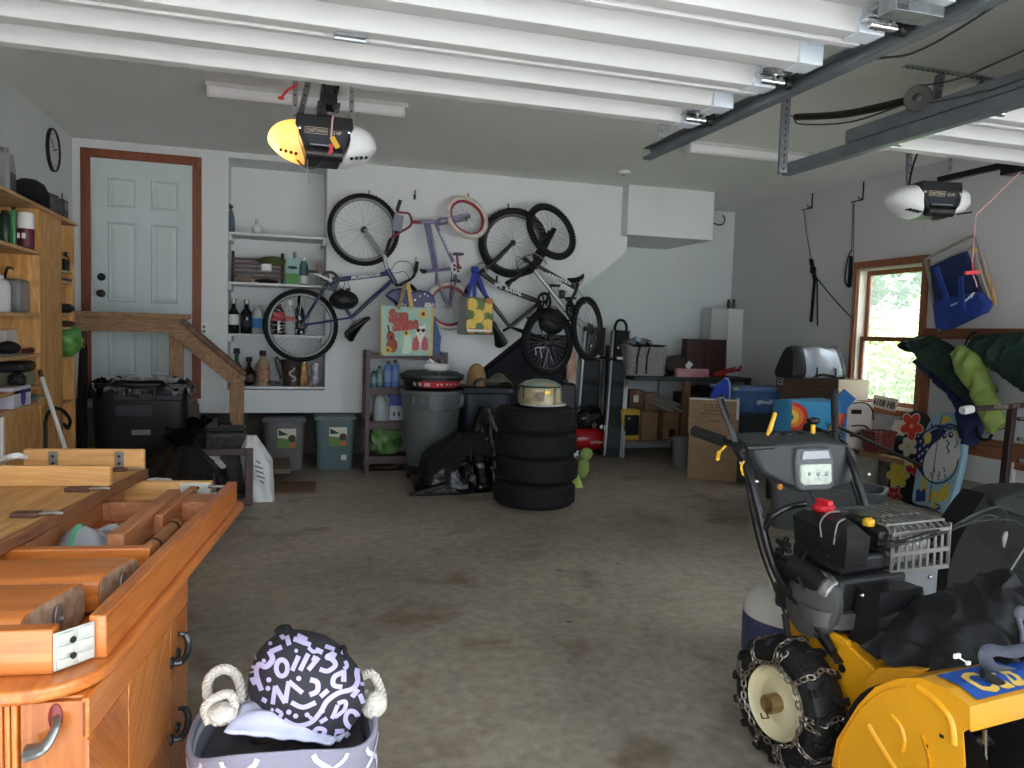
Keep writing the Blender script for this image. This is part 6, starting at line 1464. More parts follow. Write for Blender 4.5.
for k,(a,b_,lb,yy)in enumerate(((687,705.5,'left half of the dark brown wooden cube pair on the workbench',7.985),(706,726,'right half of the dark brown wooden cube pair, before the tall white carton',7.98))):
 b0,b1,_,bz=fb(a,339+k*.5,b_,374,yy)
 t=thing('wooden_box',lb,'box',((b0+b1)/2,yy+.1,zt),'dark brown cube boxes')
 m=MB();th=.016
 m.bb(b0,b1,yy,yy+.13,zt+.001,zt+th);m.bb(b0,b1,yy,yy+.13,bz-th,bz);m.bb(b0,b0+th,yy,yy+.13,zt+th,bz-th);m.bb(b1-th,b1,yy,yy+.13,zt+th,bz-th);m.build('shell',BRD,t,bev=.002)
 MB().bb(b0+th,b1-th,yy+.01,yy+.02,zt+th,bz-th).build('front_panel',BRD,t)
b0,b1,_,bz=fb(711,308.5,743.5,373,8.12)
t=thing('tall_carton','tall white carton standing at the right end of the workbench','carton',((b0+b1)/2,8.2,zt))
xm=b0+(b1-b0)*.5
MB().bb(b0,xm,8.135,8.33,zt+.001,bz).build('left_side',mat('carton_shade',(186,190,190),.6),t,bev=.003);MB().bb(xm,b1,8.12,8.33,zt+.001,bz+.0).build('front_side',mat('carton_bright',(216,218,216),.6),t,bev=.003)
for px,lb in((728.5,'left small brown bottle on top of the tall white carton'),(733.5,'right small grey bottle on top of the tall white carton')):
 p=P(px,308,Y=8.2);t=thing('small_bottle',lb,'bottle',(p.x,8.2,bz));h=P(px,299.5,Y=8.2).z-bz
 MB().lathe([(.02,0),(.022,.01),(.022,h*.65),(.014,h*.75)],(p.x,8.2,bz+.001),UZ,14).build('bottle_body',mat('amber_brown' if px<730 else 'grey_bottle',(74,56,46)if px<730 else(100,98,98),.35),t)
 MB().lathe([(.016,h*.72),(.016,h),(0,h)],(p.x,8.2,bz+.001),UZ,14).build('cap',BLACKP,t)
p=P(727,369,Y=7.9)
t=thing('bar_clamp','red metal bar clamp lying across the right end of the workbench','clamp',(p.x,7.9,zt))
a,b=P(713,373,Y=7.88),P(741,362,Y=7.92);RD=mat('clamp_red',(176,34,40),.4)
m=MB();m.bar(V3((a.x,7.88,zt+.02)),V3((b.x,7.94,zt+.09)),.02,.03);m.bar(V3((a.x+.03,7.9,zt+.045)),V3((b.x-.05,7.95,zt+.11)),.014,.02);m.bar(V3((b.x-.02,7.94,zt+.06)),V3((b.x+.02,7.94,zt+.13)),.02,.03);m.build('bar',RD,t,bev=.003)
m=MB();m.blob((a.x+.1,7.9,zt+.035),(.07,.04,.03),4,.3,3,3);m.build('jaw',RD,t)
def ubox(name,px0,py0,px1,py1,Y,d,zb,m,label,cat='box'):
 b0,b1,_,bz=fb(px0,py0,px1,py1,Y);t=thing(name,label,cat,((b0+b1)/2,Y+d/2,zb))
 MB().bb(b0,b1,Y,Y+d,zb+.001,bz).build('carton_body',m,t,bev=.004)
 MB().bb((b0+b1)/2-.02,(b0+b1)/2+.02,Y-.0015,Y+d,bz-.05,bz+.001).build('tape',mat('tape_tan',(150,110,74),.3),t)
 return t,b0,b1,bz
z1=zs+.002
t,b0,b1,bz=ubox('cardboard_box',642,412,657.5,441,7.85,.2,z1,CARD,'small brown cardboard box right of the yellow unit under the workbench')
t,c0,c1,cz=ubox('cardboard_box',629,390,644,441,8.05,.2,z1,CARDD,'brown cardboard box standing behind the yellow unit, tall left one')
MB().bb(c0+.05,c0+.11,8.047,8.05,cz-.14,cz-.06).build('shipping_label',LBLW,t)
t,c0,c1,cz=ubox('cardboard_box',644.5,393,657.5,441,8.06,.2,z1,CARD,'brown cardboard box standing behind the small one, tall right one')
b0,b1,_,bz=fb(622.5,409.5,640.5,440.5,7.8)
t=thing('job_radio','yellow boxy jobsite radio with a black front on the shelf under the workbench','radio',((b0+b1)/2,7.9,z1))
MB().bb(b0,b1,7.8,8.0,z1,bz).build('radio_body',mat('radio_yellow',(206,166,60),.45),t,bev=.025,seg=3)
MB().bb(b0+.02,b1-.02,7.785,7.81,z1+.06,bz-.06).build('front_panel',mat('radio_black',(20,22,28),.4),t,bev=.015)
m=MB();m.box((b0+.07,7.783,bz-.1),(.035,.006,.03));m.build('display',mat('display_grey',(120,124,128),.3),t)
m=MB();m.cyl((b1-.06,7.79,bz-.12),(b1-.06,7.775,bz-.12),.016,14);m.build('dial',BLACKM,t)
p=P(674,430,Y=7.9);b0,b1,_,bz=fb(663,412,679,441,7.86)
t=thing('paper_sack','open brown sack holding grey rolled tubes under the workbench','sack',(p.x,7.95,z1))
MB().bb(b0,b1,7.85,8.1,z1,bz).build('sack_body',mat('sack_tan',(140,112,84),.85,bump=.3,bscale=12,var=.08,vscale=8),t,bev=.012)
MB().bb((b0+b1)/2-.03,(b0+b1)/2+.05,7.847,7.85,z1+.03,z1+.12).build('print_block',BLACKP,t)
for k,(dx,dz,dy)in enumerate(((-.06,0,0),(-.01,.03,.03),(.05,.0,-.02),(.02,.06,.06),(.08,.05,.05),(-.03,.07,.08))):
 m=MB();a=V3(((b0+b1)/2+dx-.14,8.05+dy,bz+.1+dz));e=V3(((b0+b1)/2+dx+.06,7.82+dy,bz+.01+dz));m.lathe([(.022,0),(.022,(e-a).length),(.016,(e-a).length),(.016,(e-a).length*.6),(0,(e-a).length*.6)],a,e-a,14);m.build('paper_tube',mat('tube_grey',(150,146,138),.6),t)
p=P(705,385,Y=7.9);m=MB();rnd=random.Random(4)
for k in range(9):
 q=[(p.x-.17+.05*i+rnd.uniform(-.03,.03),8.0+rnd.uniform(-.1,.1),p.z-.05+rnd.uniform(-.04,.05))for i in range(7)];m.tube(spline(q,4),.009,5)
m.build('wires',BLACKP).data;o=COL.objects['wires'];o.name='cable_tangle'
tag(o,'tangle of black cables on the dark tool chest under the right of the workbench','cables')
b0,b1,_,_=fb(691,395,732,400,7.85)
tag(MB().bb(b0,min(b1+.4,XR-.03),7.88,8.28,0,p.z-.1).build('tool_chest',mat('chest_dark',(30,30,34),.5),bev=.01),'dark tool chest in shadow under the right half of the workbench','chest')
def apply(m,M):
 for v in m.bm.verts:v.co=M@v.co
 return m
pL,pR=P(687,478,Z=0),P(736,481,Z=0)
uB=(pR-pL).normalized();uB=(uB+V3((0,-.12,0))).normalized();BMx=Matrix.Translation(pL)@Matrix.Rotation(math.atan2(uB.y,uB.x),4,'Z')
b0,b1,BY=0.0,(pR-pL).length,0.0;bz=P(690,399,Y=pL.y).z;zm=P(690,433,Y=pL.y).z
def BX(m):return apply(m,BMx)
t=thing('cardboard_box','big cardboard box with printed symbols and an open foam-edged top, before the workbench','box',M=BMx)
BX(MB().bb(b0,b1,BY,BY+.30,.0,zm-.002)).build('lower_carton',CARD,t,bev=.003)
m=MB();th=.012
m.bb(b0-.01,b1-.02,BY-.01,BY-.01+th,zm,bz);m.bb(b0-.01,b1,BY+.29,BY+.30,zm,bz);m.bb(b0-.01,b0,BY,BY+.29,zm,bz);m.bb(b1-.02,b1-.008,BY,BY+.29,zm,bz);m.bb(b0,b1-.02,BY,BY+.29,zm,zm+.01);BX(m).build('upper_carton',CARD,t)
m=MB();m.bb(b0-.012,b1-.02,BY-.014,BY+.004,bz,bz+.012);m.bb(b1-.03,b1-.005,BY-.014,BY+.30,bz-.17,bz+.012);BX(m).build('foam_edge',mat('foam_white',(206,208,206),.7),t)
m=MB()
for k in range(4):m.tube(arc((b0+.14+.055*k,BY-.0115,bz-.055),UX,UZ,.016,0,2*PI,14)[:-1],.003,5,closed=True)
m.dashes((b0+.14,BY-.0115,bz-.105),UX,UZ,.2,.011,1);m.dashes((b0+.09,BY-.0115,bz-.135),UX,UZ,.28,.011,2);m.dashes((b0+.19,BY-.0115,bz-.2),UX,UZ,.09,.011,3)
BX(m).build('printing',mat('print_darkbrown',(66,46,34),.7),t,smooth=False)
BX(MB().bb(b0+.02,b1-.04,BY+.02,BY+.28,zm+.012,bz-.03)).build('contents',mat('contents_dark',(40,42,50),.8),t)
BY=pL.y-.02
t=thing('dustpan','bright blue dustpan sticking up out of the big cardboard box','dustpan',P(722,398,Y=BY+.2))
q=P(712,399,Y=BY+.2);z9=P(722,385,Y=BY+.2).z
q0=P(707,400,Y=BY+.2).x;q1=P(726,400,Y=BY+.2).x
MB().prism([(q0,bz-.02),(q1,bz-.02),(q1-.01,z9+.05),(q1-.05,z9+.06),(q0+.06,z9-.02)],(0,BY+.16,0),UX,UZ,(0,.03,.0)).build('pan',mat('dustpan_blue',(34,66,170),.4),t,bev=.006)
MB().tube(spline([(q1-.055,BY+.15,z9+.07),(q1-.02,BY+.15,z9+.06),(q1+.0,BY+.15,z9-.0),(q1+.01,BY+.15,bz-.02)],5),.009,8).build('lip',mat('dustpan_pale',(150,170,220),.4),t)
p=P(684,470,Z=0);b0,b1,_,bz=fb(680,440,694,470,6.95)
tag(MB().lathe([((b1-b0)*.42,0),((b1-b0)*.5,bz),((b1-b0)*.53,bz),((b1-b0)*.53,bz+.01),((b1-b0)*.46,bz+.01),((b1-b0)*.4,.01),(0,.01)],((b0+b1)/2,7.1,.001),UZ,24).build('grey_pail',mat('pail_grey',(120,124,126),.5)),'grey plastic pail half hidden behind the big cardboard box','pail')
b0,b1,z0,z1_=fb(732,388.5,797,413,6.8);cx,hw=(b0+b1)/2,(b1-b0)/2
t=thing('storage_bin','dark grey storage bin under the translucent blue bin','storage bin',(cx,7.0,0))
zd=z0-.004
tub(MB(),cx-.01,7.02,hw*.93,.2,.002,zd-.05,.9).build('bin_body',mat('bin_darkgrey',(46,52,56),.5),t);MB().prism([(-hw*.97,0),(hw*.97,0),(hw*.97,.04),(-hw*.97,.04)],(cx-.01,6.805,zd-.045),UX,UZ,(0,.43,0)).build('bin_lid',mat('bin_darkgrey2',(54,60,64),.5),t,bev=.01)
t=thing('storage_bin','translucent blue storage bin with a blue lid, stacked on the dark grey bin','storage bin',(cx,7.0,zd))
BL=mat('bin_blue',(70,104,160),.25,alpha=.72,c2=(96,128,172),vscale=5);tub(MB(),cx,7.02,hw*.94,.2,zd+.001,z1_-.03,.93,rim=.01).build('bin_body',BL,t)
MB().prism([(-hw,0),(hw,0),(hw,.022),(hw*.95,.034),(-hw*.95,.034),(-hw,.022)],(cx,6.8,z1_-.03),UX,UZ,(0,.44,0)).build('bin_lid',mat('lid_blue',(84,118,172),.4),t,bev=.008)
m=MB();m.blob((cx+.02,7.0,(zd+z1_)/2-.01),(hw*.7,.16,(z1_-zd)*.33),6,.25,2.5,4);m.build('contents',mat('contents_white',(190,198,210),.7),t)
MB().box((cx-hw*.9,6.81,z1_-.005),(.06,.03,.02)).build('yellow_clip',mat('clip_yellow',(196,190,70),.5),t,bev=.004)
b0,b1,z0,z1_=fb(790,402,846,436,5.28)
zb=z0-.08
t=thing('storage_bin','plain dark bin hidden under the striped cooler bag','storage bin',((b0+b1)/2,5.45,0));tub(MB(),(b0+b1)/2,5.47,(b1-b0)/2,.17,.002,zb-.003,.92).build('bin_body',mat('bin_darkgrey',(46,52,56),.5),t)
t=thing('cooler_bag','sky-blue cooler bag with red and yellow stripes behind the snow blower dash','cooler bag',((b0+b1)/2,5.4,zb))
SKY=mat('cooler_blue',(62,146,194),.55,bump=.2,bscale=14)
m=MB();cx,hw=(b0+b1)/2,(b1-b0)/2;n=40
cf=lambda u,v:(cx+rbox(u*n,n,.3)[0]*hw*(1-.05*v),5.43+rbox(u*n,n,.3)[1]*.15*(1-.1*v),zb+.001+(z1_-zb)*v*(1+.03*math.sin(u*12.6)*v))
m.grid(cf,n,8,wrap=True);m.poly([cf(k/n,1)for k in range(n)]);m.poly([cf(k/n,0)for k in range(n)]);cb=m.build('bag_body',SKY,t)
m=MB();yf=5.275;Hh=z1_-zb;W=2*hw
def cp(u,v):return(b0+W*u,yf,zb+Hh*v)
def cpoly(pts,o=0):m.poly([(b0+W*u,yf-o,zb+Hh*v)for u,v in pts])
for k,(ro,ri,c)in enumerate(((.30,.23,0),(.23,.15,1),(.15,.07,2))):
 m.mi=c;a=[(-.02+.92*ro*1.2*math.cos(q),.66+ro*1.15*math.sin(q))for q in[PI*.5-PI*j/12 for j in range(13)]];b=[(-.02+.92*ri*1.2*math.cos(q),.66+ri*1.15*math.sin(q))for q in[PI*.5-PI*j/12 for j in range(13)]]
 a=[(max(.02,u),v)for u,v in a];b=[(max(.02,u),v)for u,v in b]
 for j in range(12):cpoly([a[j],a[j+1],b[j+1],b[j]])
m.mi=0;cpoly([(.02,.36),(.30,.36),(.26,.44),(.02,.44)],.001);m.mi=3;cpoly([(.02,.12),(.42,.12),(.40,.38),(.02,.36)],.001)
for k,c in enumerate((2,1,0,3)):
 m.mi=c;u=.62+.07*k;cpoly([(u,.10),(u+.07,.10),(min(.99,u+.25),.72),(min(.98,u+.18),.75 if u<.8 else .62)],.001)
m.mi=4;m.text('7up'[0:1]+'/',Hh*.2,cp(.22,.25),UX,UZ,.003,width=Hh*.2);m.text('ALL',Hh*.13,cp(.18,.13),UX,UZ,.003,width=Hh*.26,bold=.004)
m.build('print',[mat('stripe_red',(196,54,46),.6),mat('stripe_orange',(226,120,50),.6),mat('stripe_yellow',(230,186,70),.6),mat('stripe_black',(28,28,30),.6),LBLW],cb,smooth=False)
p=P(850,408,Y=5.4);q=P(838,436,Y=5.3)
m=MB();m.prism([(0,0),(.1,.02),(.1,.3),(.18,.38),(.06,.46),(-.02,.38)],(b1-.02,5.36,zb),UX,UZ,(0,.02,0));m.build('side_flap',mat('cooler_blue2',(52,116,176),.6),t,bev=.004)
XB=4.88
bz=P(850,448.5,X=XB).z
t=thing('plank_bench','rough wooden plank bench along the right wall under the window','bench',(4.9,5.9,0))
ya,yb=P(905,458,X=XB).y,7.0
MB().bb(XB,XR-.08,5.66,yb,bz-.045,bz).bb(XB,XB+.09,ya,5.66,bz-.045,bz).build('plank',wood('bench_plank',(130,98,64),(172,136,96),.65,(14,1.5,14),3,1.5),t,bev=.003)
for y in(5.70,6.3,6.75):MB().bb(XB+.03,XR-.1,y,y+.19,0,bz-.046).build('block_leg',BLOCKM,t,bev=.004)
KR=mat('carton_white2',(206,198,188),.7)
y0,y1=P(848,415,X=XB+.02).y,0
bx0,bx1=P(843,415,Y=5.7).x,min(XR-.08,P(872,415,Y=5.7).x)
zz=bz
for k,lb in enumerate(('lower one of two white file boxes with hand holes, on the plank bench','upper one of two white file boxes with hand holes, under the long carton')):
 h=(P(858,402.5,Y=5.7).z-bz)/2;t=thing('file_box',lb,'file box',((bx0+bx1)/2,5.9,zz),'white file boxes on the bench')
 MB().bb(bx0,bx1,5.7,6.08,zz+.001,zz+h-.002).build('carton_body',KR,t,bev=.004)
 MB().bb(bx0-.006,bx1+.006,5.694,6.086,zz+h*.74,zz+h-.002).build('box_lid',KR,t,bev=.004)
 MB().box(((bx0+bx1)/2-.02,5.6925,zz+h*.6),(.11,.006,.04)).build('hand_hole',BLACKP,t,bev=.012)
 MB().tube(spline([((bx0+bx1)/2-.07,5.685,zz+h*.98),((bx0+bx1)/2+.05,5.67,zz+h*1.0),(bx1-.02,5.68,zz+h*.7),(bx1+.005,5.685,zz+h*.25)],6),.007,6).build('cord_strap',BLACKP,t)
 zz+=h
LZ=zz+.002
lx0=XB+.0;ly0=P(838,395,X=lx0).y;ly1=P(776,380,X=lx0).y;lx1=min(XR-.01,P(868.5,390,Y=ly0).x);lz1=P(838,379.5,X=lx0).z
tag(MB().bb(lx0,lx1,6.12,6.75,bz+.001,LZ-.003).build('support_carton',CARDD,bev=.004),'dark brown carton under the far half of the long carton on the bench','box')
t=thing('long_carton','long brown carton with a pale end, lying on the file boxes under the duffel bag','carton',((lx0+lx1)/2,(ly0+ly1)/2,LZ))
MB().bb(lx0,lx1,ly0+.004,ly1,LZ,lz1).build('carton_body',CARDD,t,bev=.004)
MB().bb(lx0+.002,lx1-.002,ly0,ly0+.004,LZ+.001,lz1-.001).build('pale_end',mat('carton_end',(206,190,170),.75),t)
m=MB();m.bb(lx0-.002,lx0,ly1-.12,ly1-.03,LZ+.08,lz1-.03);m.build('barcode_label',mat('label_code',(190,188,180),.6),t)
m=MB()
for k in range(4):m.bb(lx0-.003,lx0-.0018,ly1-.1,ly1-.05,LZ+.1+.03*k,LZ+.115+.03*k)
m.dashes((lx0-.002,ly0+.27,LZ+.1),-UY,UZ,.09,.025,6);m.build('printing',BLACKP,t,smooth=False)
b0,b1,_,dz=fb(784,347,841,377,6.05);cx,hw=(lx0+lx1)/2,.2
dl0,dl1=5.78,ly1-.04
t=thing('duffel_bag','silver and black roll-top duffel bag on the long carton below the hanging straps','bag',(cx,(dl0+dl1)/2,lz1))
x0,x1=P(783,365,Y=6.0).x,P(840.5,365,Y=6.0).x;dd=.16;zc=lz1+.003;yc=6.02
hh=P(812,346.5,Y=6.0).z-zc
SLV=mat('duffel_silver',(176,182,192),.3,metal=.3,bump=.25,bscale=12)
def df(u,v):
 a=u*2*PI;w_=1-.10*abs(2*v-1)**6;zz=.5+.5*math.copysign(abs(math.sin(a))**.55,math.sin(a));tp=1-.62*zz**1.3
 return(x0+.02+(x1-x0-.04)*(v+(.10*zz if v<.5 else-.04*zz)*(abs(2*v-1))),yc+math.copysign(abs(math.cos(a))**.5,math.cos(a))*dd*w_*tp,zc+hh*zz*(.97+.03*math.sin(v*14)))
m=MB();m.grid(df,32,24,wrap=True);m.build('bag_body',SLV,t)
for v0,v1 in((0,.24),(.93,1)):
 m=MB();m.grid(lambda u,v:V3(df(u,v0+(v1-v0)*v))+(V3(df(u,v0+(v1-v0)*v))-V3((cx,yc,zc+hh*.5))).normalized()*.008*(1 if True else 0)-V3((0,0,0)),32,8,wrap=True)
 m.poly([V3(df(k/32,0 if v0==0 else 1))for k in range(32)])
 for vtx in m.bm.verts:vtx.co.z=max(vtx.co.z,lz1+.001)
 m.build('black_end',mat('duffel_black',(26,27,30),.5,bump=.3,bscale=16),t)
m=MB()
for v in(.42,.78):
 pts=[V3(df(.5+.5*k/8*-1,v+.02*k/8))for k in range(0,9)]
 pts=[V3(df(.02+.48*k/9+.5,v))for k in range(10)]
 pts=[p+V3((0,-.012,.008))for p in pts if p.y<yc+.1];m.tube(pts,.014,6,flat=.4)
m.tube(spline([V3(df(.62,.42))+V3((0,-.02,.0)),V3(df(.68,.5))+V3((0,-.05,.03)),V3(df(.7,.62))+V3((0,-.05,.03)),V3(df(.64,.78))+V3((0,-.02,0))],6),.012,6)
m.tube(spline([V3(df(.72,.28))+V3((0,-.01,.01)),V3(df(.70,.6))+V3((0,-.02,.02)),V3(df(.66,.95))+V3((0,-.02,0))],6),.01,6,flat=.5)
m.build('straps',BLACKF,t)
def bracket(px,py,label):
 p=P(px,py,X=XR);m=MB();m.bar((XR-.004,p.y,p.z+.01),(XR-.004,p.y,p.z+.18),.012,.008,up=UX);m.bar((XR-.004,p.y,p.z+.012),(XR-.004,p.y+.16,p.z+.012),.01,.008,up=UX);m.tube([(XR-.004,p.y,p.z+.02),(XR-.05,p.y,p.z+.02),(XR-.06,p.y,p.z+.04)],.005,6)
 return tag(m.build('ceiling_hook',BLACKM),label,'hook','thin angled wall hooks')
bracket(812,209,'thin angled metal hook high on the right wall holding the left hanging strap')
bracket(863,201,'thin angled metal hook high on the right wall holding the right hanging strap')
XS2=XR-.03
def RP(px,py,o=.03):return P(px,py,X=XR-o)
t=thing('hanging_strap','left hanging strap with black webbing tails and a cord looping to the window','strap',RP(812,260))
MB().tube([RP(804,211),RP(806,230),RP(811,259)],.006,6).build('cord',mat('cord_grey',(110,110,108),.7),t)
m=MB();m.bar(RP(811,259),RP(815,280),.006,.05,up=UX);m.bar(RP(815,275),RP(811,322),.006,.035,up=UX);m.bar(RP(817,280),RP(817.5,326),.006,.014,up=UX);m.box(RP(813,270),(.03,.06,.06));m.build('webbing',BLACKF,t)
MB().tube(spline([RP(816,277),RP(828,292),RP(842,308),RP(852,318)],5),.006,6).build('loop_cord',BLACKP,t)
t=thing('hanging_strap','right hanging strap ending in a black loop beside the window','strap',RP(850,270))
MB().tube([RP(853,203),RP(852.5,225),RP(851.5,252)],.007,6).build('cord',mat('cord_grey',(110,110,108),.7),t)
m=MB();l=[RP(851.5,250),RP(848,258),RP(845,276),RP(846,284),RP(849,286),RP(850,278),RP(851.5,256)]
m.tube(spline(l,5),.02,6,flat=.35);m.build('webbing_loop',BLACKF,t)
tag(MB().tube([RP(854,203,.028),RP(853.5,240,.028),RP(853,300,.028),RP(851,320,.028),RP(850.5,334,.028)],.006,6).build('thin_cord',mat('cord_grey',(110,110,108),.7)),'thin grey cord hanging straight down beside the window casing','cord')
p0,p1=P(927,328,X=XR).y,3.2
zt=P(960,328.5,X=XR).z
struct(MB().bb(XR-.04,XR-.001,p1,p0,zt-.09,zt).build('trim_3',wood('strip_brown',(96,56,36),(130,80,54),.6,(14,1.5,14),3,1),bev=.003))
struct(MB().bb(XR-.03,XR-.001,p1,P(926,440,X=XR).y,P(985,463,X=XR).z,P(985,438,X=XR).z).build('trim_4',wood('strip_brown2',(104,62,38),(150,96,60),.6,(14,1.5,14),3,1),bev=.003))
struct(MB().bb(XR-.02,XR-.001,p0-.07,p0,.62,zt-.09).build('trim_5',WOODW,bev=.003))
pc=P(884,402,X=XR-.09)
ya,yb=P(873.5,402,X=XR-.06).y,P(895.5,404,X=XR-.09).y;h=.115
t=thing('licence_plate','cream licence plate with dark characters propped on the window sill','licence plate',(XR-.05,(ya+yb)/2,wz0))
A=V3((XR-.10,yb,wz0+.004));u=(V3((XR-.06,ya,wz0+.02))-A);u=V3((0,1,.06));L_=abs(ya-yb)
d=V3((.25,.0,1)).normalized()
o=V3((XR-.085,ya,wz0+.008));uu=V3((0,-1,-.08)).normalized()
m=MB();m.prism([(0,0),(L_,0),(L_,h),(0,h)],o,uu,d,(.003,0,0));pl=m.build('plate',mat('plate_cream',(214,206,190),.5),t,bev=.0015)
m=MB();m.text('6108 HB',h*.72,o+uu*L_*.06+d*h*.22+V3((-.002,0,0)),uu,d,.002,width=L_*.88,bold=.003);m.build('characters',mat('plate_ink',(48,52,58),.6),pl,smooth=False)
MB().box((XR-.06,ya+.05,wz0+.03),(.05,.05,.05)).build('red_block',mat('red_bit',(150,50,46),.5)).name='red_block'
tag(COL.objects['red_block'],'small red block on the sill at the left of the licence plate','block')
y_=P(880,452,X=5.0).y+.06
t=thing('woven_basket','red-brown slatted basket on the plank bench left of the flowered board','basket',(4.95,y_,bz))
cc=V3((5.03,y_,bz+.0));hb=P(880,431,X=5.0).z-bz
BK=wood('basket_red',(92,34,30),(130,56,46),.6,(6,6,6),4,1)
m=MB();q=lambda s:[(-.10*s,-.08*s),(.10*s,-.08*s),(.10*s,.08*s),(-.10*s,.08*s)]
lo,hi=q(.85),q(1.15)
for k in range(4):
 a,b=V3((cc.x+lo[k][0],cc.y+lo[k][1],bz+.002)),V3((cc.x+lo[(k+1)%4][0],cc.y+lo[(k+1)%4][1],bz+.002));c_,d_=V3((cc.x+hi[k][0],cc.y+hi[k][1],bz+hb)),V3((cc.x+hi[(k+1)%4][0],cc.y+hi[(k+1)%4][1],bz+hb))
 for j in range(7):
  v=(j+.5)/7;m.bar(a*(1-v)+c_*v,b*(1-v)+d_*v,.012,.018,up=(0,0,1))
 for j in range(4):
  u=(j+.5)/4;m.bar(a*(1-u)+b*u,c_*(1-u)+d_*u,.012,.012,up=(c_-a).cross(b-a))
m.build('woven_sides',BK,t,bev=.002);MB().bb(cc.x-.08,cc.x+.08,cc.y-.065,cc.y+.065,bz+.001,bz+.01).build('base',BK,t)
def board(label,pts,X0,X1z,th,mats,deco,name='bodyboard'):
 """outline pts in pixels on the leaning plane, bottom at X0, top leaning to X1z"""
 q=[P(px,py,X=X0)for px,py in pts]
 zt_=max(p.z for p in q);zlo=min(p.z for p in q)
 n=V3((-1,0,-(X1z-X0)/(zt_-zlo)*-1)).normalized()
 o0=V3((X0,0,0))
 def onp(px,py,off=0):
  d=RT*(px-512)-UP*(py-384)+FWD*FOC;nn=V3((1,0,-(X1z-X0)/zt_));tt=(o0-EYE).dot(nn)/d.dot(nn);return EYE+d*tt-nn.normalized()*off
 Q=[onp(*p)for p in pts];zmin=min(p.z for p in Q);c=sum(Q,V3())/len(Q)
 t=thing(name,label,'bodyboard',(X0,c.y,0),'boards leaning on the right wall')
 nn=V3((1,0,-(X1z-X0)/zt_)).normalized()
 m=MB();A=[m.bm.verts.new(p-V3((0,0,zmin-.002)))for p in Q];B=[m.bm.verts.new(p-V3((0,0,zmin-.002))+nn*th)for p in Q]
 m.bm.faces.new(A);m.bm.faces.new(B[::-1])
 for k in range(len(A)):m.bm.faces.new((A[k],B[k],B[(k+1)%len(A)],A[(k+1)%len(A)]))
 bd=m.build('foam_core',mats[0],t,bev=.012,seg=3)
 m=MB();deco(m,lambda px,py,off=.003:onp(px,py,off)-V3((0,0,zmin-.002)));m.build('picture',mats[1:],bd,smooth=False)
 return t
def smooth_out(pts,n=5):
 pts=pts+[pts[0]];v=spline([V3((x,y,0))for x,y in pts],n)[:-1];return[(p.x,p.y)for p in v]
PALE=mat('board_paleblue',(150,186,202),.45,var=.04,vscale=4)
def fishdeco(m,W):
 pol=lambda pts,i,off=.003:(setattr(m,'mi',i),m.poly([W(x,y,off)for x,y in pts]))
 el=lambda cx,cy,rx,ry,i,off=.003,rot=0,n=20:pol([(cx+rx*math.cos(2*PI*k/n)*math.cos(rot)-ry*math.sin(2*PI*k/n)*math.sin(rot),cy+rx*math.cos(2*PI*k/n)*math.sin(rot)+ry*math.sin(2*PI*k/n)*math.cos(rot))for k in range(n)],i,off)
 ln=lambda pts,w,i,off=.005:(setattr(m,'mi',i),m.ribbon([W(p.x,p.y,off)for p in spline([V3((x,y,0))for x,y in pts],4)],w,(-1,0,.1)))
 el(935,449,17.5,25,1,.0025,.45)
 el(942,456,16,24,0,.0035,.55)
 el(950,437,9,9,0,.0045)
 for k in range(22):
  rx,ry=919+(k*7%13)*.9,433+(k*11%30)*.9;el(rx,ry+(rx-919)*-.3,.9,.9,0,.0045,0,8)
 el(945,432.5,2.6,3.2,1,.006);el(951.5,431.5,2.6,3.2,1,.006);el(945.5,432,1.0,1.2,0,.007);el(952,431,1.0,1.2,0,.007)
 ln([(947,437),(950,440),(947.5,444),(950,448),(948,450)],.012,1,.006)
 ln([(955,445),(958,440),(957,435)],.01,1,.006)
 ln([(922,470),(932,479),(944,479),(955,470),(959,456)],.012,1,.0055);ln([(919,460),(918,444),(925,430),(935,424)],.012,1,.0055)
 for x,y in((934,464),(939,468),(944,464),(938,472),(945,471),(931,469)):ln([(x,y),(x+1.6,y+3),(x+.4,y+5)],.010,2,.006)
 el(928.5,435,3.6,6,3,.0045,.2);el(957,431,2,5,3,.0045,.1);el(947,416,5,2.8,3,.004);el(944,418.5,2,2.4,3,.0042)
 ln([(936,422),(942,424),(950,421),(958,423)],.012,1,.0045)
 m.mi=1;a=W(931,424.5,.005);e=W(958,427,.005);u=(e-a);L=u.length;u.normalize();m.text('bodyboard',.055,a-UZ*.0,u,V3((.1,0,.995)),0,width=L*.95,bold=.002)
 for pts in([(929,497),(933,490),(940,492),(943,484)],[(940,492),(946,487),(948,480)],[(922,484),(925,478),(924,472)],[(921,489),(928,484)],[(934,505),(937,496),(945,494),(948,485)]):ln(pts,.045,3,.004)
 pol([(917,486.5),(926,484.5),(926,498),(916,498.5)],4,.0045)
 for k in range(3):ln([(918,489+3*k),(925,488+3*k)],.006,2,.006)
 ln([(935,500),(941,503),(936,506),(942,505)],.009,1,.006)
 ln([(943,412),(938,440),(934,470),(930,500)],.009,2,.0065)
bx=5.02
pts=smooth_out([(944,409),(953,410),(961,414),(964.5,424),(964,445),(960,468),(954,490),(945.5,510.5),(936,507),(926,503),(912.5,499),(914,480),(918,455),(922,435),(929,419),(936,411)],4)
board('pale blue bodyboard with a round speckled fish picture leaning on the right wall',pts,bx,XR-.09,.055,[PALE,mat('fish_white',(206,206,202),.5),mat('fish_navy',(32,36,82),.5),mat('fish_grey',(70,74,78),.5),mat('coral_yellow',(206,182,74),.5),mat('box_navy',(36,52,120),.5)],fishdeco)
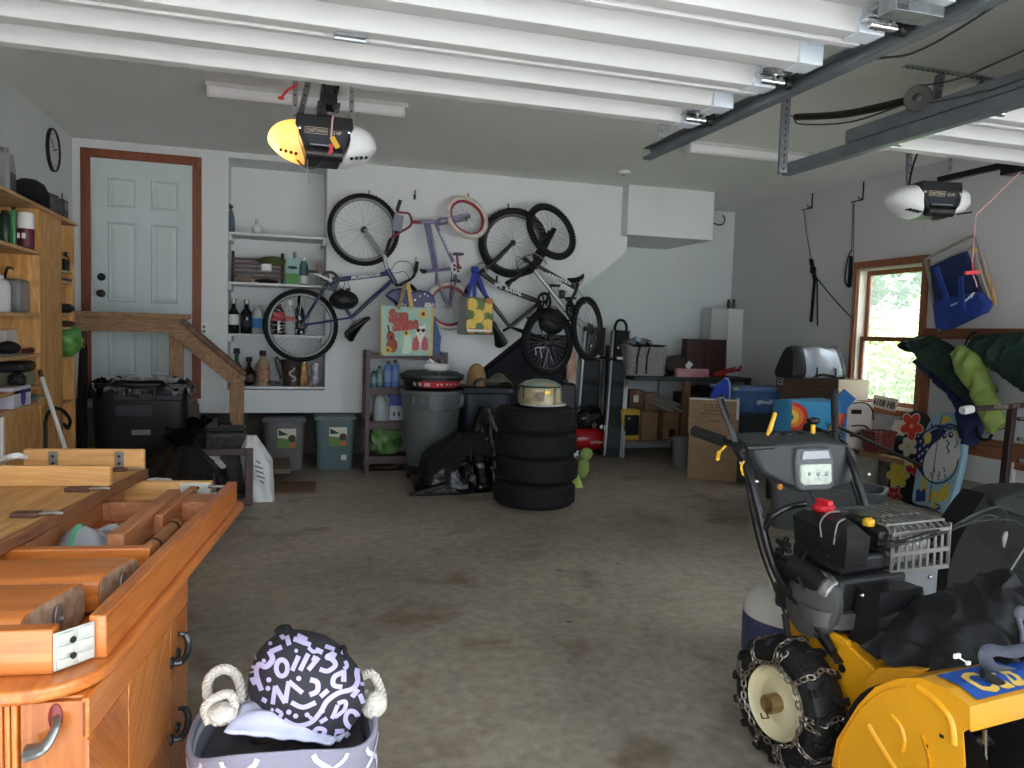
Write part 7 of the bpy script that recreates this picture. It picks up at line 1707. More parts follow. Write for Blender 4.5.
def flowerdeco(m,W):
 def flower(cx,cy,r,i,off,n=5,rot=0,sq=1.0):
  for k in range(n):
   a=rot+2*PI*k/n;ex,ey=cx+math.cos(a)*r*.55,cy+math.sin(a)*r*.6*sq
   for rr,mi,o in((.55,0,off),(.46,i,off+.001)):
    m.mi=mi;m.poly([W(ex+math.cos(a)*rr*r*math.cos(q)-math.sin(a)*rr*.72*r*math.sin(q),ey+(math.sin(a)*rr*r*math.cos(q)+math.cos(a)*rr*.72*r*math.sin(q))*sq,o+.0002*k)for q in[2*PI*j/14 for j in range(14)]])
  m.mi=3;m.poly([W(cx+r*.16*math.cos(q),cy+r*.16*math.sin(q),off+.004)for q in[2*PI*j/10 for j in range(10)]])
 for(x,y,r)in((896,430,8),(905,455,8),(893,468,8),(918,440,6),(892,450,7),(917,415,5)):
  m.mi=4
  for k in range(3):
   a=k*1.1+x;m.poly([W(x+r*(math.cos(a)*math.cos(q)*1.0-math.sin(a)*math.sin(q)*.35),y+r*(math.sin(a)*math.cos(q)+math.cos(a)*math.sin(q)*.35),.0025+.0003*k)for q in[2*PI*j/12 for j in range(12)]])
 flower(900,423,8,0,.004,6);flower(909,442,9,0,.004,5,.6)
 flower(912.5,421,11.5,1,.006,5,.3,1.15);flower(899,470,11,2,.006,6,0,1.1);flower(914,462,8,5,.005,5);flower(895,489,7.5,5,.007,5,.4)
pts=smooth_out([(908,407),(917,405),(926,409),(929,418),(926,440),(921,465),(915,494),(902,493),(888,489.5),(889,470),(892,450),(895,430),(900,414)],4)
board('black bodyboard covered in red, cream and yellow hibiscus flowers, behind the fish board',pts,5.12,XR-.06,.03,[mat('board_black',(30,32,32),.5),mat('petal_cream',(214,206,184),.6),mat('petal_red',(204,58,44),.6),mat('petal_yellow',(216,198,70),.6),mat('petal_gold',(226,176,70),.6),mat('leaf_dark',(54,76,62),.6),mat('petal_crimson',(182,34,56),.6)],flowerdeco)
t=thing('beach_chair','blue backpack beach chair folded flat and hung on the right wall beside the window','folding chair',RP(960,285))
TB=mat('tube_grey',(116,118,120),.35,metal=.6)
m=MB()
def HP(px,py,o=.1):return P(px,py,X=XR-o)
m.tube(spline([HP(940,331,.06),HP(933,300,.06),HP(926,263,.06),HP(927,259,.07),HP(945,249,.07),HP(968,238,.08),HP(975,237,.08),HP(978,243,.08),HP(987,275,.06),HP(993,300,.05)],6),.012,8)
m.tube(spline([HP(934,264,.11),HP(952,256,.11),HP(969,249,.12),HP(974,250,.12),HP(983,280,.1),HP(990,300,.08)],5),.011,8);m.tube([HP(930,262,.1),HP(936,300,.1),HP(944,330,.1)],.011,8);m.build('tube_frame',TB,t)
NVB=mat('chair_blue',(34,58,134),.8,bump=.3,bscale=60,var=.1,vscale=12);NVD=mat('chair_navy',(28,42,84),.85,bump=.2,bscale=60)
m=MB()
def cloth(pts,o,th,mt,nm,bev=.012):
 q=[HP(x,y,o)for x,y in pts];m=MB();A=[m.bm.verts.new(p)for p in q];B=[m.bm.verts.new(p-V3((th,0,0)))for p in q]
 m.bm.faces.new(A);m.bm.faces.new(B[::-1])
 for k in range(len(A)):m.bm.faces.new((A[k],B[k],B[(k+1)%len(A)],A[(k+1)%len(A)]))
 return m.build(nm,mt,t,bev=bev,seg=3)
cloth([(933,267),(968,250),(984,292),(994,303),(990,312),(950,331),(941,328)],.075,.045,NVD,'seat_cloth')
cloth([(939,303),(960,296),(985,292),(995,304),(990,313),(970,320),(950,331),(942,328)],.125,.08,NVB,'storage_pouch',.02)
cloth([(960,277),(964,276),(966,310),(976,316),(968,320),(959,312)],.21,.02,NVB,'shoulder_strap',.006)
cloth([(935,268),(939,266),(951,300),(956,312),(950,314)],.19,.02,NVB,'shoulder_strap',.006)
m=MB();m.tube(spline([HP(949,307,.2),HP(957,303,.21),HP(965,301,.21),HP(974,293,.2),HP(972,298,.2)],5),.008,6);m.tube([HP(937,305,.19),HP(943,308,.19)],.008,6);m.build('white_piping',WHITEP,t)
m=MB();q=[HP(981,258,.045),HP(985,259,.045),HP(997,298,.045),HP(997,306,.045),HP(993,305,.045)]
A=[m.bm.verts.new(p)for p in q];B=[m.bm.verts.new(p-V3((.02,0,0)))for p in q];m.bm.faces.new(A);m.bm.faces.new(B[::-1])
for k in range(5):m.bm.faces.new((A[k],B[k],B[(k+1)%5],A[(k+1)%5]))
m.build('wooden_armrest',wood('armrest_wood',(176,130,80),(206,166,112),.5,(8,8,2),3,1),t,bev=.005)
def roll(name,label,pts,rads,m_,cat,flat=.8,seed=1,parts=None,o0=.12):
 c=spline(pts,6);R_=[]
 n=len(rads)-1
 for i in range(len(c)):
  f=i/(len(c)-1)*n;k=min(int(f),n-1);R_.append(rads[k]*(1-f+k)+rads[k+1]*(f-k))
 t=thing(name,label,cat,pts[-1]);c=spline(c,2);R_=[R_[min(len(R_)-1,i//2)]for i in range(len(c))];m=MB();m.tube(c,R_,40,flat=flat)
 for v in m.bm.verts:
  k=noise.noise(V3((v.co.x*9+seed,v.co.y*9,v.co.z*9)));k2=noise.noise(V3((v.co.x*20+seed,v.co.y*22,v.co.z*14)))
  k3=1-2*abs(noise.noise(V3((v.co.x*7+seed,v.co.y*13+v.co.z*5,v.co.z*4))));v.co+=V3((-.025*k-.012*k2-.028*k3,.012*k2,.022*k+.008*k2+.012*k3));v.co.x=min(v.co.x,XR-.045)
 m.build('cloth_roll',m_,t);return t
GRN=mat('tent_green',(30,56,46),.75,bump=.5,bscale=14,var=.1,vscale=5);LIM=mat('tarp_lime',(126,146,74),.7,bump=.35,bscale=14,var=.06,vscale=6);NVT=mat('tarp_navy',(26,36,76),.75,bump=.35,bscale=14)
def WP_(px,py,o):return P(px,py,X=XR-o)
t=roll('tent_bundle','big dark green fabric bundle hanging at the right edge, behind the brown stand',[WP_(975,345,.14),WP_(1005,352,.16),WP_(1045,362,.16),WP_(1085,372,.16)],[.07,.17,.27,.27],GRN,'tent',.55,3)
t=roll('tent_bundle','long dark green rolled fabric drooping from beside the window down to the lime roll',[WP_(914,342,.12),WP_(930,350,.15),WP_(955,368,.15),WP_(985,398,.13)],[.06,.12,.14,.11],GRN,'tent',.6,7)
m=MB();m.tube([WP_(908,342,.14),WP_(905,348,.14)],[.04,.07],12);m.build('drawcord_end',BLACKF,t)
t=roll('lime_tarp','lime green rolled tarp hanging diagonally down across the green bundles',[WP_(960,352,.30),WP_(972,368,.31),WP_(982,390,.29),WP_(992,412,.24),WP_(1000,430,.2)],[.06,.10,.085,.075,.085],LIM,'tarp',.7,11)
t=roll('navy_tarp','navy blue fabric roll hanging below the long green roll, behind the fish board',[WP_(918,362,.08),WP_(942,380,.08),WP_(965,400,.08),WP_(972,428,.08),WP_(970,446,.08)],[.03,.06,.08,.10,.06],NVT,'tarp',.5,5)
m=MB();m.tube(spline([WP_(976,428,.12),WP_(980,438,.14),WP_(988,440,.14),WP_(992,434,.12)],5),.012,6);m.build('handle_strap',BLACKF,t)
MB().tube(spline([WP_(965,345,.1),WP_(970,335,.1),WP_(976,332,.1)],5),.008,6).build('loop',BLACKF,t)
ya,yb=P(958,470,X=XR-.03).y,P(1012,490,X=XR-.03).y;za,zb_=P(975,483,X=XR-.03).z,P(975,458,X=XR-.03).z
tag(MB().bb(XR-.035,XR-.003,yb,ya,.268,zb_+.02).build('insulation_board',mat('board_white',(196,196,192),.7),bev=.002),'white board resting on the block footing under the navy roll','board')
BRM=mat('stand_brown',(58,44,42),.4,metal=.3)
xs=4.5
def QP(px,py,Y=4.05):return P(px,py,Y=Y)
t=thing('exercise_stand','dark brown metal upright stand with a white-tipped bar at the right edge','stand',(QP(1008,480).x,4.05,0))
a=QP(1012,412);foot=QP(1003,492);d=(foot-a).normalized();e=a+d*((a.z-.04)/-d.z)
MB().bar(a+UZ*.03,e,.05,.04,up=UX).build('upright',BRM,t,bev=.004)
MB().bb(e.x-.03,e.x+.03,3.7,4.5,.0,.04).build('foot_bar',BRM,t,bev=.004)
q0,q1=QP(969,409),QP(1040,404)
m=MB();m.bar(QP(975,409),q1,.035,.035);m.build('arm',BRM,t,bev=.004)
m=MB();m.tube([QP(962,410.5),QP(966,410),QP(972,409)],[.026,.03,.026],12);m.build('white_tip',WHITEP,t)
m=MB()
for px in(998,1004,1014,1018):m.box(QP(px,406,4.02),(.02,.01,.022))
m.box(QP(1001,406.5,4.025),(.12,.006,.03));m.build('label_plate',mat('stand_label',(120,112,108),.4,metal=.4),t)
m=MB()
for py in(419,439,461):m.cyl(QP(1018,py,4.0),QP(1028,py,4.0),.014,8)
m.build('peg',CHROME,t)
a,b=QP(815,420,4.9),QP(925,466,4.7)
tag(MB().cyl(P(832,424,Y=5.2),P(922,466,Y=4.72),.013,10).build('steel_rod',mat('rod_dark',(46,42,42),.4,metal=.5)),'thin dark rod running over the plank bench toward the fish board','rod')
tag(MB().cyl(P(838,447,Y=5.15),P(858,452,Y=4.95),.016,10).build('short_rod',mat('rod_dark',(46,42,42),.4,metal=.5)),'short dark rod end showing just under the plank bench edge','rod')
b0=P(765,528,Z=0);b1=P(880,545,Z=0)
ang=math.atan2(b1.y-b0.y,b1.x-b0.x);L_=(b1-b0).length;u=(b1-b0).normalized();w_=V3((-u.y,u.x,0))
M=Matrix.Translation((b0+b1)/2+w_*.22)@Matrix.Rotation(ang,4,'Z')
t=thing('grey_tub','low grey plastic tub on the floor behind the snow blower','tub',M=M)
m=MB();tub(m,0,0,L_/2,.2,.002,.33,.94,rim=.015)
for v in m.bm.verts:v.co=M@v.co
m.build('tub_body',mat('tub_midgrey',(92,98,100),.5,var=.04,vscale=4),t)
p=P(985,518,Z=0);m=MB();m.blob((p.x,p.y,.03),(.16,.22,.05),5,.3,2.5,4,flat=.002);tag(m.build('green_tarp',mat('tarp_teal',(40,62,56),.7,bump=.4,bscale=20)),'dark teal crumpled cloth on the floor below the white board','cloth')
p=P(925,502,Z=0);tag(MB().tube(spline([P(902,499,Z=.015),P(912,503,Z=.015),P(928,506,Z=.015),P(932,504,Z=.015)],5),.014,6).build('leash',BLACKP),'short black leash cord on the floor at the foot of the fish board','cord')
def apply(m,M):
 for v in m.bm.verts:v.co=M@v.co
 return m
ZT=.727
E0,E1=P(110,665,Z=ZT),P(244,502,Z=ZT)
uu=(E1-E0).normalized();TA=math.atan2(uu.x,uu.y)
TM=Matrix.Translation((E0.x,E0.y,0))@Matrix.Rotation(-TA,4,'Z')
O1,O2=(164,88,34),(198,118,52)
ORG=wood('orange_oak_long',O1,O2,.38,(16,1.3,16),2.4,1.6,coat=.3)
ORX=wood('orange_oak_cross',O1,O2,.38,(1.3,16,16),2.4,1.6,coat=.3)
ORV=wood('orange_oak_upright',(166,88,30),(204,122,50),.38,(16,16,1.3),2.4,1.6,coat=.3)
TANX=wood('tan_oak_cross',(186,132,74),(216,168,106),.5,(1.3,16,16),2.4,1.4)
TANY=wood('tan_oak_long',(170,118,66),(204,154,96),.5,(16,1.3,16),2.4,1.4)
UND=wood('raw_underside',(150,92,56),(180,120,78),.65,(14,1.4,14),2.4,1.4)
EDGE=wood('worn_edge',(104,62,38),(136,88,56),.6,(14,1.4,14),3,1.2)
GREYGLUE=mat('end_rough',(126,92,66),.85,c2=(166,140,116),vscale=45)
BRACK=mat('bracket_zinc',(196,198,190),.4,metal=.4,var=.06,vscale=20);BRASSD=mat('latch_bronze',(92,62,54),.5,metal=.4)
cab=thing('sideboard','orange veneered sideboard with arched metal pulls in the left foreground, under the upturned table','sideboard',M=TM)
x1,x0=-.012,-.62;y0,y1=-.065,.60;zc=.698
m=MB();m.bb(x0,x1-.012,y0+.012,y1,.06,zc);apply(m,TM).build('carcass',ORV,cab,bev=.003)
m=MB();m.bb(x0+.03,x1-.04,y0+.04,y1-.03,0,.06);apply(m,TM).build('plinth',mat('plinth_dark',(70,40,24),.6),cab)
def veneer(name,ang,c1=(150,78,28),c2=(192,116,52)):
 k=wood(name,c1,c2,.36,(14,14,1.2),2.4,1.8,coat=.3);q=k.node_tree.nodes['Mapping'];q.vector_type='TEXTURE';q.inputs['Scale'].default_value=(1/14,1/14,1/1.2);q.inputs['Rotation'].default_value=(ang,0,0);return k
VA,VB,VC=veneer('veneer_rising',.75),veneer('veneer_falling',-.75,(156,84,30),(204,128,58)),veneer('veneer_upright',0,(150,80,30),(182,108,46))
def sidepx(px,py):
 n=TM.to_3x3()@UX;o=TM@V3((x1,0,0));d=RT*(px-512)-UP*(py-384)+FWD*FOC;return TM.inverted()@(EYE+d*((o-EYE).dot(n)/d.dot(n)))
ya,yb=sidepx(129,700).y,sidepx(171,640).y
m=MB();m.bb(x1-.012,x1,y0,y1,zc-.07,zc);apply(m,TM).build('top_rail',ORG,cab,bev=.002)
for nm,a,b,z0,z1,k in(('door',y0,ya,.38,zc-.073,VA),('door',ya+.002,yb,.38,zc-.073,VB),('door',y0,ya,.07,.377,VB),('door',ya+.002,yb,.07,.377,VA)):
 m=MB();m.bb(x1-.012,x1-.001,a+.001,b,z0,z1);apply(m,TM).build(nm,k,cab,bev=.002)
for z0,z1,py in((.50,zc-.073,652),(.07,.497,727)):
 m=MB();m.bb(x1-.012,x1-.001,yb+.002,y1,z0,z1);dr=apply(m,TM).build('drawer',VC,cab,bev=.002)
 h=sidepx(175,py);c=V3((x1,h.y,h.z))
 m=MB();m.lathe([(.014,0),(.014,.004),(.009,.008)],c+V3((0,.02,-.012)),UX,14);m.lathe([(.014,0),(.014,.004),(.009,.008)],c+V3((0,-.035,-.012)),UX,14)
 m.tube(spline([c+V3((0,-.035,-.012)),c+V3((.018,-.03,-.014)),c+V3((.026,0,-.008)),c+V3((.025,.022,.012)),c+V3((.016,.026,.032)),c+V3((.004,.02,.036))],6),[.006]*6+[.0085]*19+[.006]*6,8)
 apply(m,TM).build('pull',mat('dark_nickel',(74,76,78),.35,metal=.8),dr)
def endpx(px,py):
 n=TM.to_3x3()@UY;o=TM@V3((0,y0,0));d=RT*(px-512)-UP*(py-384)+FWD*FOC;return TM.inverted()@(EYE+d*((o-EYE).dot(n)/d.dot(n)))
xa,xb=endpx(18,720).x,endpx(66,720).x
for(a,b,nm,k)in((xa+.003,x1-.004,'end_door',VC),(x0,xa-.034,'end_panel',VA)):
 m=MB();m.bb(a,b,y0,y0+.013,.07,zc-.004);ed=apply(m,TM).build(nm,k,cab,bev=.002)
 if nm=='end_door':edoor=ed
m=MB()
for k in range(3):m.bb(xa-.032+.011*k,xa-.023+.011*k,y0-.004,y0+.012,.07,zc-.002)
apply(m,TM).build('fluted_strip',ORV,cab,bev=.003)
h0,h1,h2,h3=endpx(57,716),endpx(61,722),endpx(52,737),endpx(34,745)
m=MB();c=endpx(56,717);c.y=y0;m.lathe([(.016,0),(.016,.003),(.010,.006)],c,(0,-1,0),18,sx=.7,sy=1.5);apply(m,TM).build('escutcheon',mat('escutcheon_red',(110,34,30),.4),edoor)
m=MB();pts=[V3((q.x,y0-o,q.z))for q,o in((h0,.006),(h1,.024),(h2,.032),(h3,.026))]
cc=spline(pts,7);m.tube(cc,[.007+.009*(k/(len(cc)-1))**1.2 for k in range(len(cc))],10,flat=.6);apply(m,TM).build('pull',mat('aged_nickel',(128,130,128),.3,metal=.85),edoor)
tb=thing('upturned_table','orange oak table lying upside down on the sideboard, its rails and detached legs showing','table',M=TM@Matrix.Translation((0,0,.70)))
YB0,YB1=-.095,1.345;XW=-.95;R_=.13
out=[(XW,YB0)]+[(-R_+R_*math.sin(k*PI/16),YB0+R_-R_*math.cos(k*PI/16))for k in range(9)]+[(-.035+.035*math.cos(k*PI/12),YB1-.035+.035*math.sin(k*PI/12))for k in range(7)]+[(XW,YB1)]
def slab(m,pts,z0,z1):return m.prism(pts,(0,0,z0),UX,UY,(0,0,z1-z0))
m=slab(MB(),out,.701,ZT);apply(m,TM).build('table_top',ORG,tb,bev=.008,seg=3)
def tpart(nm,k,mt,bev=.003,par=None,smooth=None):return apply(k,TM).build(nm,mt,par or tb,bev=bev,smooth=smooth)
zr=.807
tpart('side_rail',MB().bb(-.046,-.016,.03,1.275,ZT,zr),ORG)
tpart('side_rail',MB().bb(-.87,-.84,.03,1.275,ZT,zr),ORG)
tpart('end_rail',MB().bb(-.80,-.082,-.032,.0,ZT,zr),ORX)
tpart('end_rail',MB().bb(-.80,-.098,1.272,1.30,ZT,zr),TANX)
tpart('cross_rail',MB().bb(-.83,-.066,.468,.50,ZT,zr),ORX)
tpart('slide',MB().bb(-.205,-.165,.60,1.15,ZT+.012,zr),UND);tpart('slide',MB().bb(-.165,-.14,.85,1.26,ZT,zr-.012),UND)
tpart('slide',MB().bb(-.43,-.37,.56,1.26,ZT,zr-.01),UND);tpart('cross_rail',MB().bb(-.37,-.205,1.05,1.08,ZT,zr-.02),UND);tpart('cross_rail',MB().bb(-.83,-.42,.55,.58,ZT,zr-.025),UND)
tpart('cross_block',MB().bb(-.14,-.048,1.05,1.17,ZT,ZT+.06),UND)
m=MB();m.cyl((-.122,.62,ZT+.022),(-.122,.92,ZT+.022),.019,18);ro=tpart('roller',m,wood('roller_wood',(150,100,60),(186,136,92),.5,(10,2,10),3,1))
m=MB()
for y in(.70,.88):m.lathe([(.0195,-.006),(.021,-.004),(.021,.004),(.0195,.006)],(-.122,y,ZT+.022),UY,18)
tpart('dark_rings',m,mat('ring_dark',(52,38,32),.6),0,ro)
def corner(a,b,holes):
 m=MB();a,b=V3(a),V3(b);d=b-a;L=d.length;d.normalize();h=zr-ZT-.012;n=V3((d.y,-d.x,0))
 m.prism([(0,0),(L,0),(L,h),(0,h)],a,d,UZ,n*.003)
 for k in range(3):
  for j in range(2):m.prism([(.004+L*.5*j,.003+h/3*k),(L*.5*(j+1)-.004,.003+h/3*k),(L*.5*(j+1)-.004,h/3*(k+1)-.003),(.004+L*.5*j,h/3*(k+1)-.003)],a+n*.003,d,UZ,n*.004)
 o=tpart('corner_plate',m,BRACK,.002)
 m=MB()
 for k in holes:m.cyl(a+d*L*.42+UZ*h*k+n*.0075,a+d*L*.42+UZ*h*k+n*.009,.006,10)
 tpart('bolt_hole',m,BLACKP,0,o)
corner((-.082,-.03,ZT+.004),(-.036,.028,ZT+.004),(.3,.72))
m=MB();m.bb(-.20,-.10,1.268,1.272,ZT+.006,zr-.004);cp_=tpart('corner_plate',m,BRACK,.001)
m=MB()
for k in range(3):m.cyl((-.105,1.262,ZT+.015+.025*k),(-.055,1.258,ZT+.015+.025*k),.006,8)
tpart('screws',m,CHROME,0,cp_)
m=MB()
for(xx,zz)in((-.18,.03),(-.14,.06),(-.13,.02),(-.16,.05)):m.cyl((xx,1.2675,ZT+zz),(xx,1.2665,ZT+zz),.005,8)
tpart('bolt_hole',m,BLACKP,0,cp_)
for k,(ya,yb,xr,xs,lb,rad)in enumerate(((.012,.215,-.118,.035,'nearer thick orange table leg lying across the front of the upturned table',.05),(.235,.40,-.07,.03,'farther thick orange table leg lying beside the nearer one in the upturned frame',.06))):
 t=thing('table_leg',lb,'table leg',M=TM@Matrix.Translation((-.4,(ya+yb)/2,ZT)),group='detached table legs')  # one of the table's detached legs
 hh=.088-.004*k;cy,hd=(ya+yb)/2,(yb-ya)/2;n=28
 pr=[(math.copysign(abs(math.cos(2*PI*j/n))**.42,math.cos(2*PI*j/n))*hd,math.copysign(abs(math.sin(2*PI*j/n))**.42,math.sin(2*PI*j/n))*hh/2)for j in range(n)]
 m=MB();A=[(xr-xs*(.5-p[0]/hd*.5),cy+p[0],ZT+.002+hh/2+p[1])for p in pr];B=[(-.80,cy+p[0],ZT+.002+hh/2+p[1])for p in pr]
 va=[m.bm.verts.new(p)for p in A];vb=[m.bm.verts.new(p)for p in B]
 for j in range(n):m.bm.faces.new((va[j],vb[j],vb[(j+1)%n],va[(j+1)%n]))
 m.bm.faces.new(va);m.bm.faces.new(vb[::-1]);m.mi=1
 tpart('shaft',m,[ORX],0,t)
 m=MB();E_=[V3((p[0]+.002,(p[1]-cy)*.93+cy,(p[2]-ZT-hh/2)*.93+ZT+hh/2))for p in A];va=[m.bm.verts.new(p)for p in E_];vb=[m.bm.verts.new(p-V3((.004,0,0)))for p in E_]
 m.bm.faces.new(va);m.bm.faces.new(vb[::-1])
 for j in range(n):m.bm.faces.new((va[j],vb[j],vb[(j+1)%n],va[(j+1)%n]))
 ef=tpart('rough_end',m,GREYGLUE,0,t)
 m=MB();c=sum((V3(p)for p in A),V3())/n+V3((.006,0,0));m.lathe([(.017,0),(.017,.003),(.010,.005),(0,.005)],c,UX,16,sx=1,sy=1.6);m.cyl(c,c+V3((.012,0,0)),.005,8);tpart('bolt_plate',m,mat('plate_worn',(130,122,118),.5,metal=.5),0,ef)
q=TM@V3((-.285,.70,ZT+.04))
t=thing('zip_bag','clear zip bag with a green seal holding small hardware inside the upturned table','bag',(q.x,q.y,ZT))
def zb(u,v):
 x=-.36+.16*u;y=.60+.15*v+.02*u;return TM@V3((x,y,ZT+.012+.055*math.sin(v*PI*.55+.2)*(.5+.5*math.sin(u*PI))+.012*math.sin(u*9+v*7)))
m=MB();m.grid(zb,18,18);m.build('film',mat('film_clear',(176,182,190),.2,alpha=.55,bump=.3,bscale=40),t,solid=.002)
m=MB();m.ribbon([V3(zb(.32,v/12))+UZ*.004 for v in range(13)],.014,UZ);m.build('green_seal',mat('seal_green',(70,150,110),.4),t,smooth=False)
m=MB();q=TM@V3((-.24,.74,ZT+.03));m.blob(q,(.05,.03,.02),3,.5,4,3);m.build('hardware',mat('hardware_grey',(130,124,114),.4,metal=.5),t)
zb0=zr+.0015;zb1=zr+.03
t2=thing('table_leaf','tan table leaf lying upside down across the far half of the upturned table, latches showing','table leaf',M=TM@Matrix.Translation((-.6,.9,zb0)))
def T2(nm,k,mt,bev=.003,par=None):return apply(k,TM).build(nm,mt,par or t2,bev=bev)
pl=[(-.378,.30),(-.375,.44),(-.328,1.335),(-1.35,1.335),(-1.35,.30)]
T2('leaf_panel',slab(MB(),pl,zb0,zb1),TANY,.004)
m=MB();a,b=V3((-.382,.30,(zb0+zb1)/2)),V3((-.326,1.345,(zb0+zb1)/2));m.bar(a,b,.016,zb1-zb0+.004);T2('edge_strip',m,EDGE)
T2('apron',MB().bb(-1.3,-.345,1.05,1.075,zb1,zb1+.062),TANX);T2('apron',MB().bb(-.70,-.325,1.31,1.337,zb1,zb1+.072),TANX,.006)
for xx in(-.605,-.40):
 m=MB();m.bb(xx-.014,xx+.014,1.304,1.3095,zb1+.012,zb1+.066);br=T2('hanger_bracket',m,mat('bracket_dull',(132,128,120),.45,metal=.6),.002)
 m=MB()
 for zz in(.026,.05):m.cyl((xx,1.3035,zb1+zz),(xx,1.3025,zb1+zz),.005,8)
 T2('bolt_hole',m,BLACKP,0,br)
for(px,py)in((32,514),(83,489),(122,469)):
 q=TM.inverted()@P(px,py,Z=zb1+.006)
 m=MB();m.bb(q.x-.045,q.x+.02,q.y-.02,q.y+.02,zb1,zb1+.012);la=T2('latch',m,BRASSD,.003)
 m=MB();m.tube([(q.x+.015,q.y-.008,zb1+.008),(q.x+.05,q.y-.006,zb1+.009),(q.x+.07,q.y+.002,zb1+.007),(q.x+.05,q.y+.01,zb1+.009),(q.x+.015,q.y+.01,zb1+.008)],.0035,6);T2('latch_hook',m,mat('latch_wire',(160,154,146),.35,metal=.7),0,la)
m=MB();q=TM@V3((-1.0,1.2,zb1+.012))
tag(MB().tube(spline([P(0,462,Z=.86),P(10,457,Z=.89),P(22,456,Z=.89),P(32,462,Z=.855)],6),.010,8).build('white_hose',WHITEP),'short white hose loop lying on the tan table leaf','hose')
tag(apply(MB().bb(-.85,-.34,1.0,1.30,0,.698),TM).build('black_crate',mat('trunk_black',(22,22,25),.6,var=.1,vscale=6),bev=.012),'black crate propping the far end of the upturned table, hidden behind the sideboard','crate')
hc=(P(190,738,Z=.44)+P(380,738,Z=.44))/2;hw=(P(380,738,Z=.44)-P(190,738,Z=.44)).length/2
bk,ft=P(285,692,Z=.44),P(270,762,Z=.44);hd=(bk-ft).length/2;hc=V3((hc.x,(bk.y+ft.y)/2,0))
t=thing('hamper','grey fabric hamper with a white lattice print and rope handles in the foreground','hamper',hc)
FAB=mat('hamper_grey',(132,130,146),.9,bump=.25,bscale=220);LATT=mat('hamper_white',(204,204,212),.9)
zh=.44
def hs(a,z,o=0):
 e=.72;ca,sa=math.cos(a),math.sin(a);f=.90+.1*(z/zh)+.012*math.sin(a*5+z*9)*(z/zh)
 return V3((hc.x+math.copysign(abs(ca)**e,ca)*(hw*f+o),hc.y+math.copysign(abs(sa)**e,sa)*(hd*f+o),z+.014*math.sin(a*3+.6)*(z/zh)**3))
m=MB();m.grid(lambda u,v:hs(u*2*PI,.003+v*(zh-.003)),72,16,wrap=True);m.poly([hs(k*2*PI/72,.003)for k in range(72)])
m.grid(lambda u,v:hs(u*2*PI,zh-v*.36,-.012-.02*v),72,10,wrap=True);m.grid(lambda u,v:hs(u*2*PI,zh+.006*math.sin(v*PI),-.012*v),72,3,wrap=True)
hb=m.build('fabric_body',FAB,t)
m=MB();nx,tile=18,.115
for k in range(nx):
 pts=[]
 for j in range(41):
  z=.01+(zh-.012)*j/40;ph=2*PI*z/tile
  off=(.36*math.cos(ph)+.10*math.cos(3*ph))*(1 if k%2 else-1)
  pts.append(hs((k+off)*2*PI/nx,z,.0025))
 n=[]
 L=[]
 for i,p in enumerate(pts):
  a=(k)*2*PI/nx;nn=V3((math.cos(a),math.sin(a),0));tt=(pts[min(i+1,40)]-pts[max(i-1,0)]).normalized();x=tt.cross(nn).normalized()*.0055;L.append((m.bm.verts.new(p-x),m.bm.verts.new(p+x)))
 for a,b in zip(L,L[1:]):m.bm.faces.new((a[0],a[1],b[1],b[0]))
m.build('lattice_print',LATT,hb,smooth=False)
m=MB();m.grid(lambda u,v:hs(u*2*PI,zh-.012-.016*v,-.0135-.001*v),72,2,wrap=True);m.build('lining',mat('hamper_lining',(206,206,216),.8),hb)
ROPE=mat('rope_white',(196,190,180),.85,bump=.6,bscale=160)
def rope(pts,r,nm='rope_handle'):
 c=spline(pts,10);m=MB();T_=[]
 for s in range(3):
  q=[]
  for i,p in enumerate(c):
   tt=(c[min(i+1,len(c)-1)]-c[max(i-1,0)]).normalized();a=tt.orthogonal().normalized();b=tt.cross(a);ph=i*.75+s*2*PI/3;q.append(p+(a*math.cos(ph)+b*math.sin(ph))*r*.55)
  m.tube(q,r*.62,7)
 return m.build(nm,ROPE,t)
def HQ(px,py,dy):return P(px,py,Y=hc.y+dy)
rope([HQ(212,710,-.02),HQ(207,690,.02),HQ(211,676,.04),HQ(224,669,.05),HQ(236,675,.05),HQ(241,690,.03),HQ(240,708,.0)],.0105)
rope([HQ(209,722,-.06),HQ(205,708,-.04),HQ(215,698,-.03),HQ(229,694,-.03),HQ(234,704,-.04),HQ(231,718,-.05)],.0095)
rope([HQ(362,676,.06),HQ(372,674,.05),HQ(379,686,.03),HQ(382,702,.0),HQ(374,714,-.02),HQ(366,708,.0),HQ(364,692,.04)],.0105)
MB().blob(HQ(222,714,-.05),(.026,.022,.02),3,.3,4,3).build('rope_knot',ROPE,t);MB().blob(HQ(375,704,.0),(.024,.022,.026),5,.3,4,3).build('rope_knot',ROPE,t)
m=MB()
def cf(u,v):
 a=u*2*PI;p=hs(a,zh-.03,-.03);c=V3((hc.x,hc.y,zh-.05));q=c.lerp(p,v);q.z+=.035*noise.noise(V3((math.cos(a)*2*v,math.sin(a)*2*v,3)))-.02;return q
m.grid(cf,48,12,wrap=True)
tag(m.build('plastic_liner',mat('liner_dark',(52,54,60),.3,bump=.6,bscale=22)),'dark plastic bag lining the fabric hamper','bag')
m=MB();q=[HQ(224,737,-.09),HQ(256,692,.05),HQ(292,690,.08),HQ(350,740,-.02),HQ(330,750,-.10),HQ(246,748,-.10)]
def wf(u,v):
 a,b=q[0].lerp(q[4],u),q[1].lerp(q[3],u);p=a.lerp(b,v);p.z+=.012+.03*math.sin(u*PI)*math.sin(v*PI)+.012*noise.noise(V3((u*5,v*5,1)));return p
m.grid(lambda u,v:wf(u,v),20,16);tag(m.build('mailer_bag',mat('mailer_lilac',(176,179,200),.45),solid=.006),'smooth pale lilac plastic mailer under the patterned black bag','bag')
